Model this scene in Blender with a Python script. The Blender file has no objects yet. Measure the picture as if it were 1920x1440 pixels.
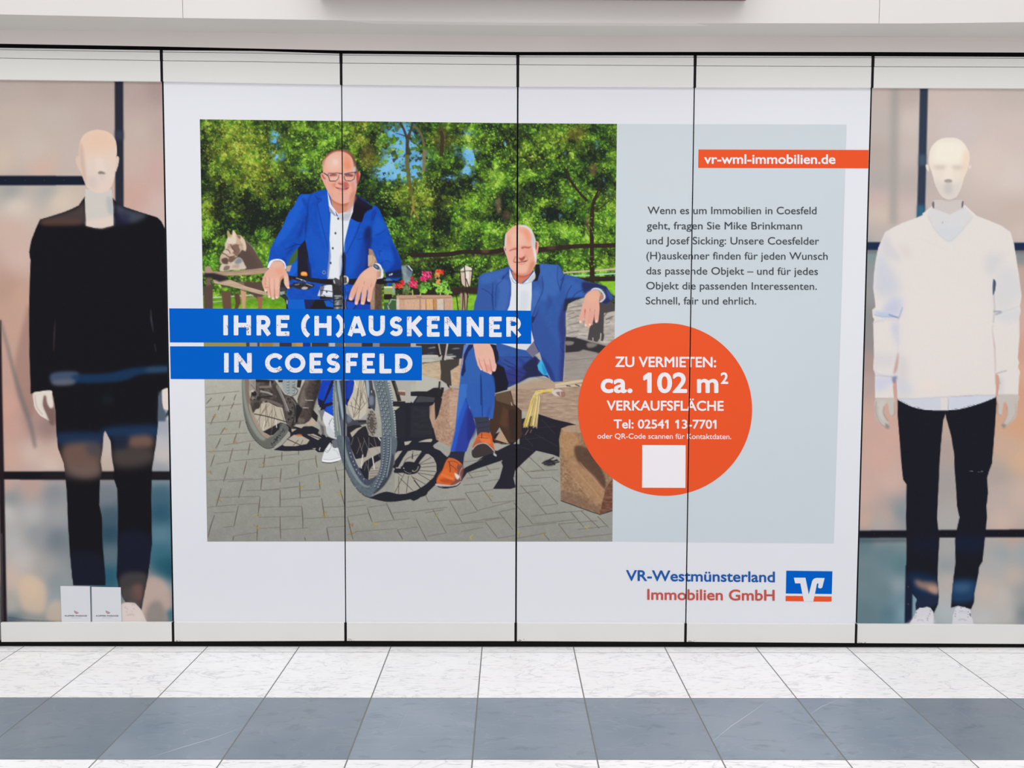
import bpy, bmesh, math
import numpy as np
from mathutils import Matrix, Vector

scene = bpy.context.scene
COL = scene.collection
# ---------------------------------------------------------------- camera
F_PX, PIT, ROL, YAW = 1362.354, .06122, .00327, -.00473
CAM = (-.03946, -3.49593, 1.51187)
RY = np.array([[math.cos(YAW), math.sin(YAW), 0], [-math.sin(YAW), math.cos(YAW), 0], [0, 0, 1]])
RP = np.array([[1, 0, 0], [0, math.cos(PIT), -math.sin(PIT)], [0, math.sin(PIT), math.cos(PIT)]])
RV = RP @ RY                       # world -> (right, forward, up) before roll
cr, sr = math.cos(ROL), math.sin(ROL)
cam_d = bpy.data.cameras.new('camera')
cam = bpy.data.objects.new('camera', cam_d)
COL.objects.link(cam)
cam_d.sensor_width = 36.0
cam_d.lens = F_PX * 36.0 / 1920.0
cam_d.clip_start = .05
right, fwd, up = RV[0], RV[1], RV[2]
# roll: image u' = cr*u - sr*v, v' = sr*u + cr*v (v down)
r2 = cr * right + sr * up
u2 = -sr * right + cr * up
M = Matrix(((r2[0], u2[0], -fwd[0], CAM[0]), (r2[1], u2[1], -fwd[1], CAM[1]), (r2[2], u2[2], -fwd[2], CAM[2]), (0, 0, 0, 1)))
cam.matrix_world = M
scene.camera = cam
# ---------------------------------------------------------------- light: soft daylight of the glazed arcade
world = bpy.data.worlds.new('arcade_daylight')
scene.world = world
world.use_nodes = True
wn = world.node_tree.nodes; wl = world.node_tree.links
bg = wn['Background']
tc = wn.new('ShaderNodeTexCoord'); sp = wn.new('ShaderNodeSeparateXYZ'); mr = wn.new('ShaderNodeMapRange'); mx = wn.new('ShaderNodeValToRGB')
wl.new(tc.outputs['Generated'], sp.inputs[0]); wl.new(sp.outputs['Z'], mr.inputs[0])
mr.inputs[1].default_value = -.2; mr.inputs[2].default_value = 1.0
mx.color_ramp.elements[0].position = .2; mx.color_ramp.elements[0].color = (.76, .75, .74, 1)
mx.color_ramp.elements[1].position = 1.0; mx.color_ramp.elements[1].color = (1.75, 1.75, 1.78, 1)
wl.new(mr.outputs[0], mx.inputs[0]); wl.new(mx.outputs[0], bg.inputs[0])
bg.inputs[1].default_value = .88
sky_d = bpy.data.lights.new('arcade_skylight', 'AREA')
sky_d.shape = 'RECTANGLE'; sky_d.size = 9; sky_d.size_y = 3.5; sky_d.energy = 110; sky_d.color = (1.0, .99, .97)
sky = bpy.data.objects.new('arcade_skylight', sky_d)
sky.location = (0, -3.6, 6.2)
sky.rotation_euler = (math.radians(12), 0, 0)
COL.objects.link(sky)
vs = scene.view_settings
vs.view_transform = 'Standard'; vs.look = 'None'; vs.gamma = 1; vs.use_curve_mapping = False
vs.exposure = -0.08


# ---------------------------------------------------------------- helpers
def to_plane(P, y=0.0):
    """points of the photograph (pixels) on the vertical plane at depth y -> world"""
    P = np.asarray(P, float).reshape(-1, 2)
    u0, v0 = P[:, 0] - 960, P[:, 1] - 720
    u = cr * u0 + sr * v0
    v = -sr * u0 + cr * v0
    d = np.stack([u / F_PX, np.ones(len(u)), -v / F_PX], 1) @ RV
    t = (np.asarray(y, float) - CAM[1]) / d[:, 1]
    return np.array(CAM) + d * t[:, None]


def px_z(x, y, plane=0.0):
    return float(to_plane([(x, y)], plane)[0, 2])


def px_x(x, y, plane=0.0):
    return float(to_plane([(x, y)], plane)[0, 0])


def lin(c):
    c = np.asarray(c, float) / 255.0
    return tuple(np.where(c <= .04045, c / 12.92, ((c + .055) / 1.055) ** 2.4))


def mat(name, col=None, rough=.5, spec=.3, metal=0.0, build=None):
    m = bpy.data.materials.new(name); m.use_nodes = True
    nt = m.node_tree; b = nt.nodes['Principled BSDF']
    if col is not None:
        b.inputs['Base Color'].default_value = (*lin(col), 1)
    b.inputs['Roughness'].default_value = rough
    b.inputs['Specular IOR Level'].default_value = spec
    b.inputs['Metallic'].default_value = metal
    if build:
        build(nt, b)
    return m


def node(nt, kind, **kw):
    n = nt.nodes.new(kind)
    for k, v in kw.items():
        if k.startswith('i_'):
            n.inputs[int(k[2:])].default_value = v
        else:
            setattr(n, k, v)
    return n


def link(name, me, m=None, parent=None, kind=None, label=None):
    o = bpy.data.objects.new(name, me)
    COL.objects.link(o)
    if m is not None:
        me.materials.append(m)
    if parent is not None:
        o.parent = parent
    if kind:
        o['kind'] = kind
    if label:
        o['label'] = label
    return o


def thing(name, label, cat, loc=(0, 0, 0), group=None):
    o = bpy.data.objects.new(name, None); COL.objects.link(o)
    o.location = loc; o['label'] = label; o['category'] = cat; o.empty_display_size = .1
    if group:
        o['group'] = group
    return o


def rebase(root):
    """children were built in world space: keep them there under an empty that stands at the thing's base"""
    inv = Matrix.Translation(-root.location)
    for c in root.children:
        c.data.transform(inv)
        for g in c.children:
            g.data.transform(inv)


def mesh(name, V, Fc):
    me = bpy.data.meshes.new(name); me.from_pydata([tuple(map(float, v)) for v in V], [], Fc); me.update()
    return me


def box_vf(x0, x1, y0, y1, z0, z1):
    V = [(x0, y0, z0), (x1, y0, z0), (x1, y1, z0), (x0, y1, z0), (x0, y0, z1), (x1, y0, z1), (x1, y1, z1), (x0, y1, z1)]
    return V, [(0, 3, 2, 1), (4, 5, 6, 7), (0, 1, 5, 4), (1, 2, 6, 5), (2, 3, 7, 6), (3, 0, 4, 7)]


def bevel_me(me, w, seg=2):
    bm = bmesh.new(); bm.from_mesh(me)
    bmesh.ops.bevel(bm, geom=bm.edges[:], offset=w, segments=seg, affect='EDGES', profile=.5)
    bm.to_mesh(me); bm.free()
    return me


def slab(name, front, y0, y1, bev=0.0):
    """a prism whose front outline is given as world (x, z) pairs, from depth y0 (front) to y1 (back)"""
    n = len(front)
    V = [(x, y0, z) for x, z in front] + [(x, y1, z) for x, z in front]
    Fc = [tuple(range(n)), tuple(range(2 * n - 1, n - 1, -1))] + [(i, i + n, (i + 1) % n + n, (i + 1) % n) for i in range(n)]
    me = mesh(name, V, Fc)
    bm = bmesh.new(); bm.from_mesh(me); bmesh.ops.recalc_face_normals(bm, faces=bm.faces)
    if bev:
        bmesh.ops.bevel(bm, geom=bm.edges[:], offset=bev, segments=2, affect='EDGES', profile=.5)
    bm.to_mesh(me); bm.free()
    return me


# the joints between the glass panels, measured on the glass: (x at y=160, x at y=1205, gap in pixels)
JOINT = [(-31, 1.0, 4), (305.3, 325.5, 3.0), (640.6, 648.6, 2.0), (970.8, 967.2, 3.0), (1301.8, 1285.2, 2.2), (1633.8, 1604.6, 3.0), (1968, 1925, 4)]


def jx(k, y):
    a, b, g = JOINT[k]
    return a + (b - a) * (y - 160) / 1045.0


def cut_joints(bm, ks=(1, 2, 3, 4, 5), grow=0.0):
    """bm lies in photograph pixels (x, y, 0): cut the panel joints out of it"""
    for k in ks:
        a, b, g = JOINT[k]
        h = (g + grow) / 2
        nrm = Vector((1045.0, -(b - a), 0)).normalized()
        for s in (-h, h):
            bmesh.ops.bisect_plane(bm, geom=bm.verts[:] + bm.edges[:] + bm.faces[:], plane_co=(a + s, 160, 0), plane_no=nrm, dist=1e-4)
        dead = [f for f in bm.faces if abs(f.calc_center_median().x - jx(k, f.calc_center_median().y)) < h - 1e-3]
        bmesh.ops.delete(bm, geom=dead, context='FACES')


def flat(name, polys, m, depth, parent=None, label=None, cut=True):
    """printed film: polygons in photograph pixels laid on the plane y = depth"""
    bm = bmesh.new()
    for p in polys:
        vs_ = [bm.verts.new((x, y, 0)) for x, y in p]
        bm.faces.new(vs_)
    for f in bm.faces:
        f.normal_update()
    if cut:
        cut_joints(bm)
    return flat_bm(name, bm, m, depth, parent, label)


def flat_bm(name, bm, m, depth, parent=None, label=None):
    for f in bm.faces:
        f.normal_update()
    bmesh.ops.triangulate(bm, faces=[f for f in bm.faces if len(f.verts) > 4])
    co = np.array([(v.co.x, v.co.y) for v in bm.verts])
    # overlapping strokes of one letter lie a hair apart (their z), as inks printed one over the other
    W = to_plane(co, depth - np.array([v.co.z for v in bm.verts]))
    for v, w in zip(bm.verts, W):
        v.co = w
    for f in bm.faces:
        f.normal_update()
        if f.normal.y > 0:
            f.normal_flip()
    me = bpy.data.meshes.new(name); bm.to_mesh(me); bm.free()
    return link(name, me, m, parent, label=label)
# ---------------------------------------------------------------- printed-picture painter (numpy)
VIEWS = {'A1': (370, 220, 4.8), 'A2': (770, 220, 4.8), 'A3': (370, 460, 4.8), 'A4': (770, 460, 4.8),
         'A5': (370, 720, 4.8), 'A6': (770, 720, 4.8), 'B1': (580, 270, 16), 'B2': (920, 410, 16),
         'B3': (480, 480, 16), 'B4': (600, 480, 12), 'B5': (440, 700, 9.6), 'B6': (600, 700, 12),
         'B7': (600, 820, 9.6), 'B8': (740, 820, 9.6), 'C1': (400, 420, 12), 'C2': (720, 490, 12),
         'C3': (860, 480, 9.6), 'C4': (1020, 500, 13.714), 'C5': (780, 640, 9.6), 'C6': (960, 620, 9.6),
         'L1': (0, 0, 4), 'L2': (0, 360, 4), 'L3': (0, 720, 4), 'L4': (0, 1060, 3.79),
         'R5': (1500, 0, 4.571), 'R6': (1560, 240, 5.333), 'R7': (1560, 700, 5.333), 'R8': (1560, 970, 5.333),
         'R9': (1600, 440, 5.143), 'L5': (0, 500, 5.143), 'A7': (640, 220, 6), 'D1': (780, 600, 16), 'K1': (100, 1090, 10.105), 'T': (0, 0, 1)}


def pts_of(view, s):
    ox, oy, k = VIEWS[view]
    if isinstance(s, str):
        s = [tuple(float(c) for c in p.split(',')) for p in s.split()]
    return np.array([(ox + u / k, oy + v / k) for u, v in s], float)


def catmull(p, closed=True, n=6):
    N = len(p)
    if N < 3:
        return p
    out = []
    rng_ = range(N) if closed else range(N - 1)
    t = (np.arange(n) / n)[:, None]
    for i in rng_:
        if closed:
            a, b, c, d = p[i - 1], p[i], p[(i + 1) % N], p[(i + 2) % N]
        else:
            a, b, c, d = p[max(i - 1, 0)], p[i], p[i + 1], p[min(i + 2, N - 1)]
        out.append(.5 * ((2 * b) + (c - a) * t + (2 * a - 5 * b + 4 * c - d) * t * t + (3 * b - a - 3 * c + d) * t ** 3))
    r = np.concatenate(out)
    if not closed:
        r = np.vstack([r, p[-1]])
    return r


def box1(a, r, ax):
    if r < 1:
        return a
    pad = [(0, 0)] * a.ndim
    pad[ax] = (r + 1, r)
    c = np.cumsum(np.pad(a, pad, mode='edge'), axis=ax, dtype=np.float64)
    n = a.shape[ax]
    hi = np.take(c, np.arange(2 * r + 1, 2 * r + 1 + n), axis=ax)
    lo = np.take(c, np.arange(0, n), axis=ax)
    return ((hi - lo) / (2 * r + 1)).astype(np.float32)


def blur_arr(a, sig):
    if sig <= 0:
        return a
    if sig < .75:
        r, k = 1, 1
    else:
        r, k = max(1, int(round(sig * 1.0))), 3
    for _ in range(k):
        a = box1(box1(a, r, 0), r, 1)
    return a


class Canvas:
    def __init__(self, x0, y0, x1, y1, ss, seed=1):
        self.x0, self.y0, self.x1, self.y1, self.ss = x0, y0, x1, y1, ss
        self.W, self.H = int((x1 - x0) * ss), int((y1 - y0) * ss)
        self.rgb = np.zeros((self.H, self.W, 3), np.float32)
        self.lay = np.zeros((self.H, self.W), np.uint8)
        self.rng = np.random.RandomState(seed)
        self.layer = 0

    # a mask is (x, y, array) in canvas cells
    def raster(self, p, blur=0.0):
        ss = self.ss
        q = (p - [self.x0, self.y0]) * ss
        pad = int(blur * ss * 3.2) + 2
        bx0 = max(0, int(q[:, 0].min()) - pad); bx1 = min(self.W, int(q[:, 0].max()) + pad + 1)
        by0 = max(0, int(q[:, 1].min()) - pad); by1 = min(self.H, int(q[:, 1].max()) + pad + 1)
        if bx1 <= bx0 or by1 <= by0:
            return None
        m = np.zeros((by1 - by0, bx1 - bx0), np.float32)
        x = q[:, 0] - bx0; y = q[:, 1] - by0
        xn = np.roll(x, -1); yn = np.roll(y, -1)
        w = m.shape[1]
        cells = np.arange(w)
        r0 = max(0, int(y.min())); r1 = min(m.shape[0], int(y.max()) + 1)
        for r in range(r0, r1):
            for sub in (.25, .75):
                yy = r + sub
                k = (y <= yy) != (yn <= yy)
                if not k.any():
                    continue
                xs = np.sort(x[k] + (yy - y[k]) / (yn[k] - y[k]) * (xn[k] - x[k]))
                for a, b in zip(xs[0::2], xs[1::2]):
                    ia = max(0, int(a)); ib = min(w, int(b) + 1)
                    if ib > ia:
                        c = cells[ia:ib]
                        m[r, ia:ib] += .5 * np.clip(np.minimum(c + 1, b) - np.maximum(c, a), 0, 1)
        if blur > 0:
            m = blur_arr(m, blur * ss)
        return (bx0, by0, np.clip(m, 0, 1))

    def inter(self, m, clip):
        ax, ay, a = m
        bx, by, b = clip
        x0, y0 = max(ax, bx), max(ay, by)
        x1, y1 = min(ax + a.shape[1], bx + b.shape[1]), min(ay + a.shape[0], by + b.shape[0])
        if x1 <= x0 or y1 <= y0:
            return None
        return (x0, y0, a[y0 - ay:y1 - ay, x0 - ax:x1 - ax] * b[y0 - by:y1 - by, x0 - bx:x1 - bx])

    def fill(self, m, col, a=1.0, clip=None):
        if m is None:
            return
        if clip is not None:
            m = self.inter(m, clip)
            if m is None:
                return
        x, y, k = m
        h, w = k.shape
        R = self.rgb[y:y + h, x:x + w]
        kk = (k * a)[..., None]
        if callable(col):
            Y, X = np.mgrid[y:y + h, x:x + w]
            col = col(X / self.ss + self.x0, Y / self.ss + self.y0)
        else:
            col = np.array(col, np.float32)
        R += (col - R) * kk
        if self.layer is not None:
            L = self.lay[y:y + h, x:x + w]
            L[k * a > .5] = self.layer

    def P(self, view, s, col, sm=1, b=0.0, a=1.0, clip=None):
        p = pts_of(view, s)
        if sm:
            p = catmull(p)
        m = self.raster(p, b)
        self.fill(m, col, a, clip)
        return m

    def E(self, x, y, rx, ry, col, rot=0, b=0.0, a=1.0, clip=None):
        t = np.linspace(0, 2 * np.pi, max(10, int(10 + 3 * max(rx, ry) ** .7)), endpoint=False)
        c, s = math.cos(rot), math.sin(rot)
        p = np.stack([x + rx * np.cos(t) * c - ry * np.sin(t) * s, y + rx * np.cos(t) * s + ry * np.sin(t) * c], 1)
        m = self.raster(p, b)
        self.fill(m, col, a, clip)
        return m

    # stroke with width(s) in photograph pixels
    def S(self, view, s, col, w=1.0, sm=1, b=0.0, a=1.0, clip=None):
        p = pts_of(view, s)
        n = len(p)
        ws = np.full(n, w, float) if np.isscalar(w) else np.interp(np.linspace(0, 1, n), np.linspace(0, 1, len(w)), w)
        if sm and n > 2:
            t = np.arange(n)
            p2 = catmull(p, closed=False)
            ws = np.interp(np.linspace(0, n - 1, len(p2)), t, ws)
            p = p2
        d = np.gradient(p, axis=0)
        L = np.hypot(d[:, 0], d[:, 1]) + 1e-6
        nx, ny = -d[:, 1] / L, d[:, 0] / L
        h = ws / 2
        up = np.stack([p[:, 0] + nx * h, p[:, 1] + ny * h], 1)
        dn = np.stack([p[:, 0] - nx * h, p[:, 1] - ny * h], 1)
        m = self.raster(np.vstack([up, dn[::-1]]), b)
        self.fill(m, col, a, clip)
        return m

    def noise(self, m, cell, seed, oct_=1, asp=1.0):
        """value noise over a mask's box, about 0..1"""
        x, y, k = m
        h, w = k.shape
        tot = np.zeros((h, w), np.float32); amp = 1.0; s = 0
        for o in range(oct_):
            c = cell * self.ss / (2 ** o)
            cx, cy = max(c * asp, 1.0), max(c, 1.0)
            r = np.random.RandomState(seed * 31 + o)
            gw, gh = int(self.W / cx) + 3, int(self.H / cy) + 3
            g = r.rand(gh, gw).astype(np.float32)
            X = (np.arange(x, x + w)) / cx; Y = (np.arange(y, y + h)) / cy
            ix, iy = X.astype(int), Y.astype(int)
            fx, fy = X - ix, Y - iy
            fx = fx * fx * (3 - 2 * fx); fy = fy * fy * (3 - 2 * fy)
            a_ = g[iy][:, ix] * (1 - fx) + g[iy][:, ix + 1] * fx
            b_ = g[iy + 1][:, ix] * (1 - fx) + g[iy + 1][:, ix + 1] * fx
            tot += amp * (a_ * (1 - fy)[:, None] + b_ * fy[:, None])
            s += amp; amp *= .6
        return tot / s

    def grain(self, m, amt, cell=1.5, seed=5, asp=1.0, oct_=2, tint=(1, 1, 1), a=1.0):
        if m is None:
            return
        x, y, k = m
        n = (self.noise(m, cell, seed, oct_, asp) - .5) * 2
        h, w = k.shape
        self.rgb[y:y + h, x:x + w] += (n * amt * k * a)[..., None] * np.array(tint, np.float32)

    def sample(self, X, Y):
        """bilinear colour at photograph pixel positions (soft 1px footprint)"""
        if not hasattr(self, '_soft'):
            s = self.rgb
            if self.ss >= 2:
                s = (s + np.roll(s, 1, 0) + np.roll(s, 1, 1) + np.roll(np.roll(s, 1, 0), 1, 1)) / 4
                self._off = .0
            else:
                self._off = .5
            self._soft = np.clip(s, 0, 255)
        fx = np.clip((X - self.x0) * self.ss - self._off, 0, self.W - 1.001)
        fy = np.clip((Y - self.y0) * self.ss - self._off, 0, self.H - 1.001)
        ix, iy = fx.astype(int), fy.astype(int)
        tx, ty = (fx - ix)[:, None], (fy - iy)[:, None]
        s = self._soft
        return (s[iy, ix] * (1 - tx) + s[iy, ix + 1] * tx) * (1 - ty) + (s[iy + 1, ix] * (1 - tx) + s[iy + 1, ix + 1] * tx) * ty

    def layer_at(self, X, Y):
        ix = np.clip(((X - self.x0) * self.ss).astype(int), 0, self.W - 1)
        iy = np.clip(((Y - self.y0) * self.ss).astype(int), 0, self.H - 1)
        return self.lay[iy, ix]
# ---------------------------------------------------------------- the two printed shop-window figures
def mesh_grad(C, pts, power=2.2):
    """soft backdrop interpolated from a list of (x, y, colour)"""
    st = 6
    gy, gx = np.mgrid[0:C.H + st:st, 0:C.W + st:st].astype(np.float32)
    X = gx / C.ss + C.x0; Y = gy / C.ss + C.y0
    num = np.zeros(X.shape + (3,), np.float32); den = np.zeros(X.shape, np.float32)
    for x, y, c in pts:
        w = 1 / (((X - x) ** 2 + (Y - y) ** 2 + 200) ** (power / 2))
        num += w[..., None] * np.array(c, np.float32); den += w
    g = num / den[..., None]
    yy = np.arange(C.H) / st; xx = np.arange(C.W) / st
    iy, ix = yy.astype(int), xx.astype(int); fy, fx = (yy - iy)[:, None, None], (xx - ix)[None, :, None]
    C.rgb[:] = (g[iy][:, ix] * (1 - fx) + g[iy][:, ix + 1] * fx) * (1 - fy) + (g[iy + 1][:, ix] * (1 - fx) + g[iy + 1][:, ix + 1] * fx) * fy


def paint_left(SS):
    C = Canvas(-60, 142, 332, 1180, SS, 5)
    P, E, S = C.P, C.E, C.S
    C.layer = 1
    mesh_grad(C, [(0, 160, (186, 172, 164)), (100, 160, (184, 168, 160)), (200, 160, (182, 166, 158)), (-50, 300, (200, 182, 170)), (0, 230, (194, 178, 168)), (100, 230, (194, 180, 170)), (190, 220, (190, 172, 164)), (0, 300, (204, 186, 170)), (60, 280, (200, 186, 176)), (80, 318, (206, 178, 162)), (140, 300, (196, 180, 172)),
                  (245, 165, (184, 164, 158)), (300, 165, (172, 150, 146)), (260, 250, (196, 178, 168)), (300, 240, (188, 168, 160)), (250, 300, (200, 176, 166)), (300, 320, (200, 168, 160)), (250, 370, (202, 166, 154)), (300, 390, (204, 180, 172)),
                  (20, 358, (160, 160, 158)), (90, 358, (168, 168, 166)), (30, 385, (214, 200, 186)), (110, 375, (214, 196, 178)), (20, 430, (204, 176, 164)), (40, 480, (206, 178, 168)), (10, 540, (186, 152, 136)), (40, 560, (196, 160, 142)), (20, 620, (196, 158, 142)), (40, 660, (194, 160, 146)), (15, 700, (196, 158, 144)),
                  (10, 760, (206, 162, 146)), (25, 800, (202, 160, 146)), (60, 790, (170, 140, 132)), (90, 800, (150, 124, 118)), (60, 850, (208, 184, 172)), (20, 860, (206, 168, 152)), (95, 870, (214, 190, 176)), (110, 850, (206, 176, 162)), (205, 840, (200, 184, 178)), (203, 870, (196, 176, 162)), (300, 800, (160, 166, 178)), (300, 830, (190, 188, 192)), (305, 855, (206, 194, 188)), (300, 878, (150, 156, 164)),
                  (10, 910, (202, 168, 156)), (60, 912, (190, 158, 148)), (20, 932, (140, 146, 150)), (100, 925, (136, 142, 148)), (200, 925, (120, 126, 134)), (10, 960, (198, 194, 190)), (60, 965, (184, 182, 180)), (110, 965, (160, 160, 162)), (70, 1000, (150, 152, 154)), (105, 1010, (116, 126, 134)), (20, 1020, (186, 184, 182)), (40, 1050, (196, 190, 186)),
                  (205, 970, (70, 92, 106)), (205, 1000, (44, 74, 92)), (205, 1040, (96, 114, 124)), (300, 930, (66, 100, 118)), (300, 960, (44, 86, 106)), (300, 1005, (96, 132, 148)), (300, 1030, (58, 108, 126)), (305, 1060, (36, 88, 108)), (20, 1080, (208, 186, 172)), (60, 1100, (222, 196, 172)), (100, 1090, (140, 150, 154)), (80, 1075, (170, 166, 162)), (105, 1130, (150, 162, 166)), (20, 1140, (186, 180, 172)), (60, 1148, (150, 152, 150)), (20, 1162, (70, 92, 108)), (100, 1165, (150, 146, 140)),
                  (205, 1080, (40, 90, 112)), (275, 1100, (196, 170, 160)), (300, 1100, (196, 180, 172)), (320, 1070, (20, 78, 98)), (322, 1150, (60, 110, 128)), (280, 1140, (196, 178, 166)), (300, 1160, (128, 124, 122)), (-50, 700, (190, 156, 142)), (-50, 1000, (150, 150, 150)), (-50, 500, (190, 158, 144))], 3.2)
    P('T', '215,148 231,148 232,392 216,392', (40, 44, 56), 0, b=.5); P('T', '216,245 231,245 231,262 216,262', (54, 60, 76), 0, b=2)
    P('T', '-60,329 160,330 160,347 -60,348', (24, 30, 46), 0, b=.6)
    for x in (10, 47, 83, 120):
        E(x, 338, .7, .7, (120, 126, 140))
    P('T', '-60,884 330,884 330,900 -60,899', (24, 22, 28), 0, b=.6); P('T', '80,886 330,886 330,898 80,898', (40, 36, 38), 0, b=3, a=.5)
    # leaning shadow behind the sleeve, diagonal line
    P('T', '56,575 46,600 36,640 28,680 30,730 44,770 60,780 70,700', (150, 116, 106), 1, b=3, a=.6)
    S('T', '0,600 14,650 24,690 40,745 58,800 66,840', (118, 112, 112), [4, 5, 6, 8, 8, 5], b=2, a=.75)
    P('L4', '130,120 200,70 280,100 320,160 330,280 300,340 200,330 150,280', (216, 190, 166), 1, b=4, a=.8); P('L4', '360,260 480,260 520,330 430,400 330,380', (206, 186, 166), 1, b=3, a=.7)
    S('L4', '60,370 200,390 400,402', (60, 70, 80), 1.2, b=.4, a=.8)
    P('L4', '1060,100 1120,95 1180,150 1215,220 1225,300 1180,330 1180,405 1040,405 990,330', (190, 166, 156), 1, b=3, a=.9); P('L4', '1060,280 1140,260 1180,400 1040,405', (136, 130, 126), 1, b=3, a=.8)
    # dark edge strip at the panel's left end
    C.layer = 2
    P('T', '0,600 2,600 4,720 8,900 13,1168 2,1168 -4,720', (36, 28, 34), 0, b=.5); S('T', '3,1000 5,1168', (140, 130, 128), 1.4, b=.4, a=.7)
    # ---- layer 3: jacket and trousers in one dark suit
    C.layer = 3
    K = (22, 21, 26)
    j = P('L2', '640,30 610,70 590,100 540,125 480,150 370,185 300,205 270,270 235,360 218,450 228,510 222,700 218,900 220,1200 228,1440 230,1515 300,1500 385,1490 400,1540 1190,1530 1215,1485 1290,1480 1290,340 1235,270 1210,220 1180,190 1050,150 930,110 870,75 835,30 850,250 760,273 645,255', K, 0)
    P('L2', '590,110 630,60 640,230 500,240 330,240 300,210 480,155', (84, 70, 68), 1, b=3, a=.8, clip=j); P('L2', '320,215 480,200 600,210 560,250 330,250', (92, 62, 52), 1, b=2.5, a=.6, clip=j); P('L2', '870,90 960,130 1100,170 1000,230 900,200', (76, 80, 96), 1, b=3, a=.8, clip=j); P('L2', '860,170 960,160 960,240 860,250', (34, 36, 66), 1, b=3, a=.6, clip=j)
    S('L2', '415,960 408,1060 403,1190', (84, 70, 62), [.6, 2, 1], b=.5, a=.8); S('L2', '1130,880 1135,960 1150,1050', (84, 90, 96), [.6, 2.4, .6], b=.5, a=.8); S('L2', '1160,1140 1170,1200', (110, 112, 112), .8, a=.7, b=.3)
    t = P('L3', '385,-5 400,100 415,200 420,330 435,480 480,600 500,800 510,1050 525,1280 540,1440 550,1510 790,1510 790,1440 770,1200 765,1000 745,910 750,720 765,650 755,580 770,480 778,370 790,350 830,430 840,560 855,640 850,700 880,790 885,1000 880,1300 875,1440 890,1530 920,1600 955,1660 1060,1700 1070,1640 1110,1440 1140,1200 1135,860 1140,640 1170,450 1185,300 1190,60', K, 0)
    # reflections printed in the dark cloth
    P('L2', '390,1360 580,1350 560,1430 400,1440', (74, 90, 120), 1, b=1.6, a=.85); P('L2', '560,1370 800,1360 1000,1320 1260,1310 1265,1345 1050,1370 900,1420 580,1430', (24, 56, 92), 1, b=2.5, a=.85); P('L2', '1120,1315 1265,1310 1265,1345 1100,1350', (60, 84, 110), 1, b=3, a=.6); P('L2', '400,1415 550,1405 545,1445 410,1450', (110, 110, 114), 1, b=2, a=.6)
    P('L3', '430,370 770,370 760,460 450,460', (30, 52, 86), 1, b=4, a=.85, clip=t); P('L3', '480,460 740,450 760,580 740,680 600,700 480,620', (124, 96, 84), 1, b=5, a=.85, clip=t); P('L3', '500,620 740,620 740,700 500,700', (110, 96, 92), 1, b=5, a=.5, clip=t); P('L3', '640,460 740,440 750,540 680,540', (60, 62, 74), 1, b=4, a=.6, clip=t)
    P('L3', '790,330 1180,310 1180,400 820,400', (30, 56, 92), 1, b=4, a=.85, clip=t); P('L3', '970,400 1130,390 1140,470 980,480', (130, 98, 84), 1, b=4, a=.85, clip=t); P('L3', '860,480 1140,480 1120,600 870,620', (84, 74, 70), 1, b=6, a=.8, clip=t); P('L3', '850,390 960,390 940,480 860,480', (34, 44, 66), 1, b=3, a=.7, clip=t)
    P('L3', '530,1270 780,1300 790,1500 540,1500', (26, 32, 50), 1, b=4, a=.7, clip=t); P('L3', '885,1130 1140,1140 1120,1400 880,1440', (28, 32, 54), 1, b=5, a=.7, clip=t)
    P('L4', '860,70 1040,60 1030,200 1000,300 860,240', (70, 66, 68), 1, b=3, a=.9, clip=t); P('L4', '940,150 1010,140 1000,250 930,230', (124, 88, 80), 1, b=3, a=.8, clip=t); P('L4', '860,180 940,160 1000,300 870,240', (84, 76, 74), 1, b=3, a=.6, clip=t)
    P('L3', '770,90 840,90 840,150 770,150', (28, 38, 42), 1, b=4, a=.6)
    # ---- layer 4: mannequin head, neck and hands
    C.layer = 4
    P('L2', '640,-20 636,60 640,130 645,250 700,268 760,273 852,250 850,120 840,0 838,-20', (206, 200, 192), 0)
    P('L2', '642,220 720,200 850,180 852,250 760,273 645,252', (226, 206, 192), 0, b=1.5, a=.8); P('L2', '800,40 845,60 848,160 810,150', (170, 176, 180), 1, b=2, a=.7)
    h = P('L1', '740,973 680,982 630,1010 602,1060 590,1120 592,1200 600,1270 620,1330 640,1380 660,1410 710,1440 760,1444 820,1420 850,1360 866,1290 872,1200 876,1140 873,1080 855,1030 810,990', (226, 204, 188))
    P('L1', '740,960 850,1000 880,1060 860,1120 740,1140 610,1120 590,1060 640,1000', (230, 194, 168), 1, b=9, a=.8, clip=h); P('L1', '650,1230 830,1230 840,1300 800,1400 700,1400 640,1300', (222, 204, 194), 1, b=4, a=.8, clip=h); P('L1', '592,1100 620,1100 650,1380 610,1300', (196, 168, 152), 1, b=2, a=.7, clip=h); P('L1', '660,1330 720,1330 720,1420 660,1400', (206, 190, 182), 1, b=3, a=.6, clip=h)
    P('L1', '720,1190 770,1190 790,1290 730,1290', (230, 212, 200), 1, b=2, a=.7); P('L1', '738,1290 760,1284 790,1298 780,1306 740,1304', (132, 120, 112), 1, b=.4); P('L1', '750,1310 780,1310 775,1350 755,1350', (206, 192, 184), 1, b=1.5, a=.6)
    P('L1', '570,1180 590,1174 600,1240 622,1290 600,1284 572,1225', (218, 190, 174)); P('L1', '874,1176 893,1182 888,1230 868,1290 866,1240', (220, 196, 182))
    hd = P('L3', '250,68 300,55 385,50 390,90 398,150 394,182 375,182 352,140 345,95 330,90 322,150 340,205 370,265 366,276 345,262 300,235 262,180 250,120', (224, 214, 202)); S('L3', '262,80 275,170 320,230', (176, 158, 148), 1.6, b=.6, a=.7); P('L3', '330,90 345,95 352,140 375,182 410,182 410,300 375,300 350,230 322,160', (112, 86, 78), 1, b=.8, a=.75)
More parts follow.
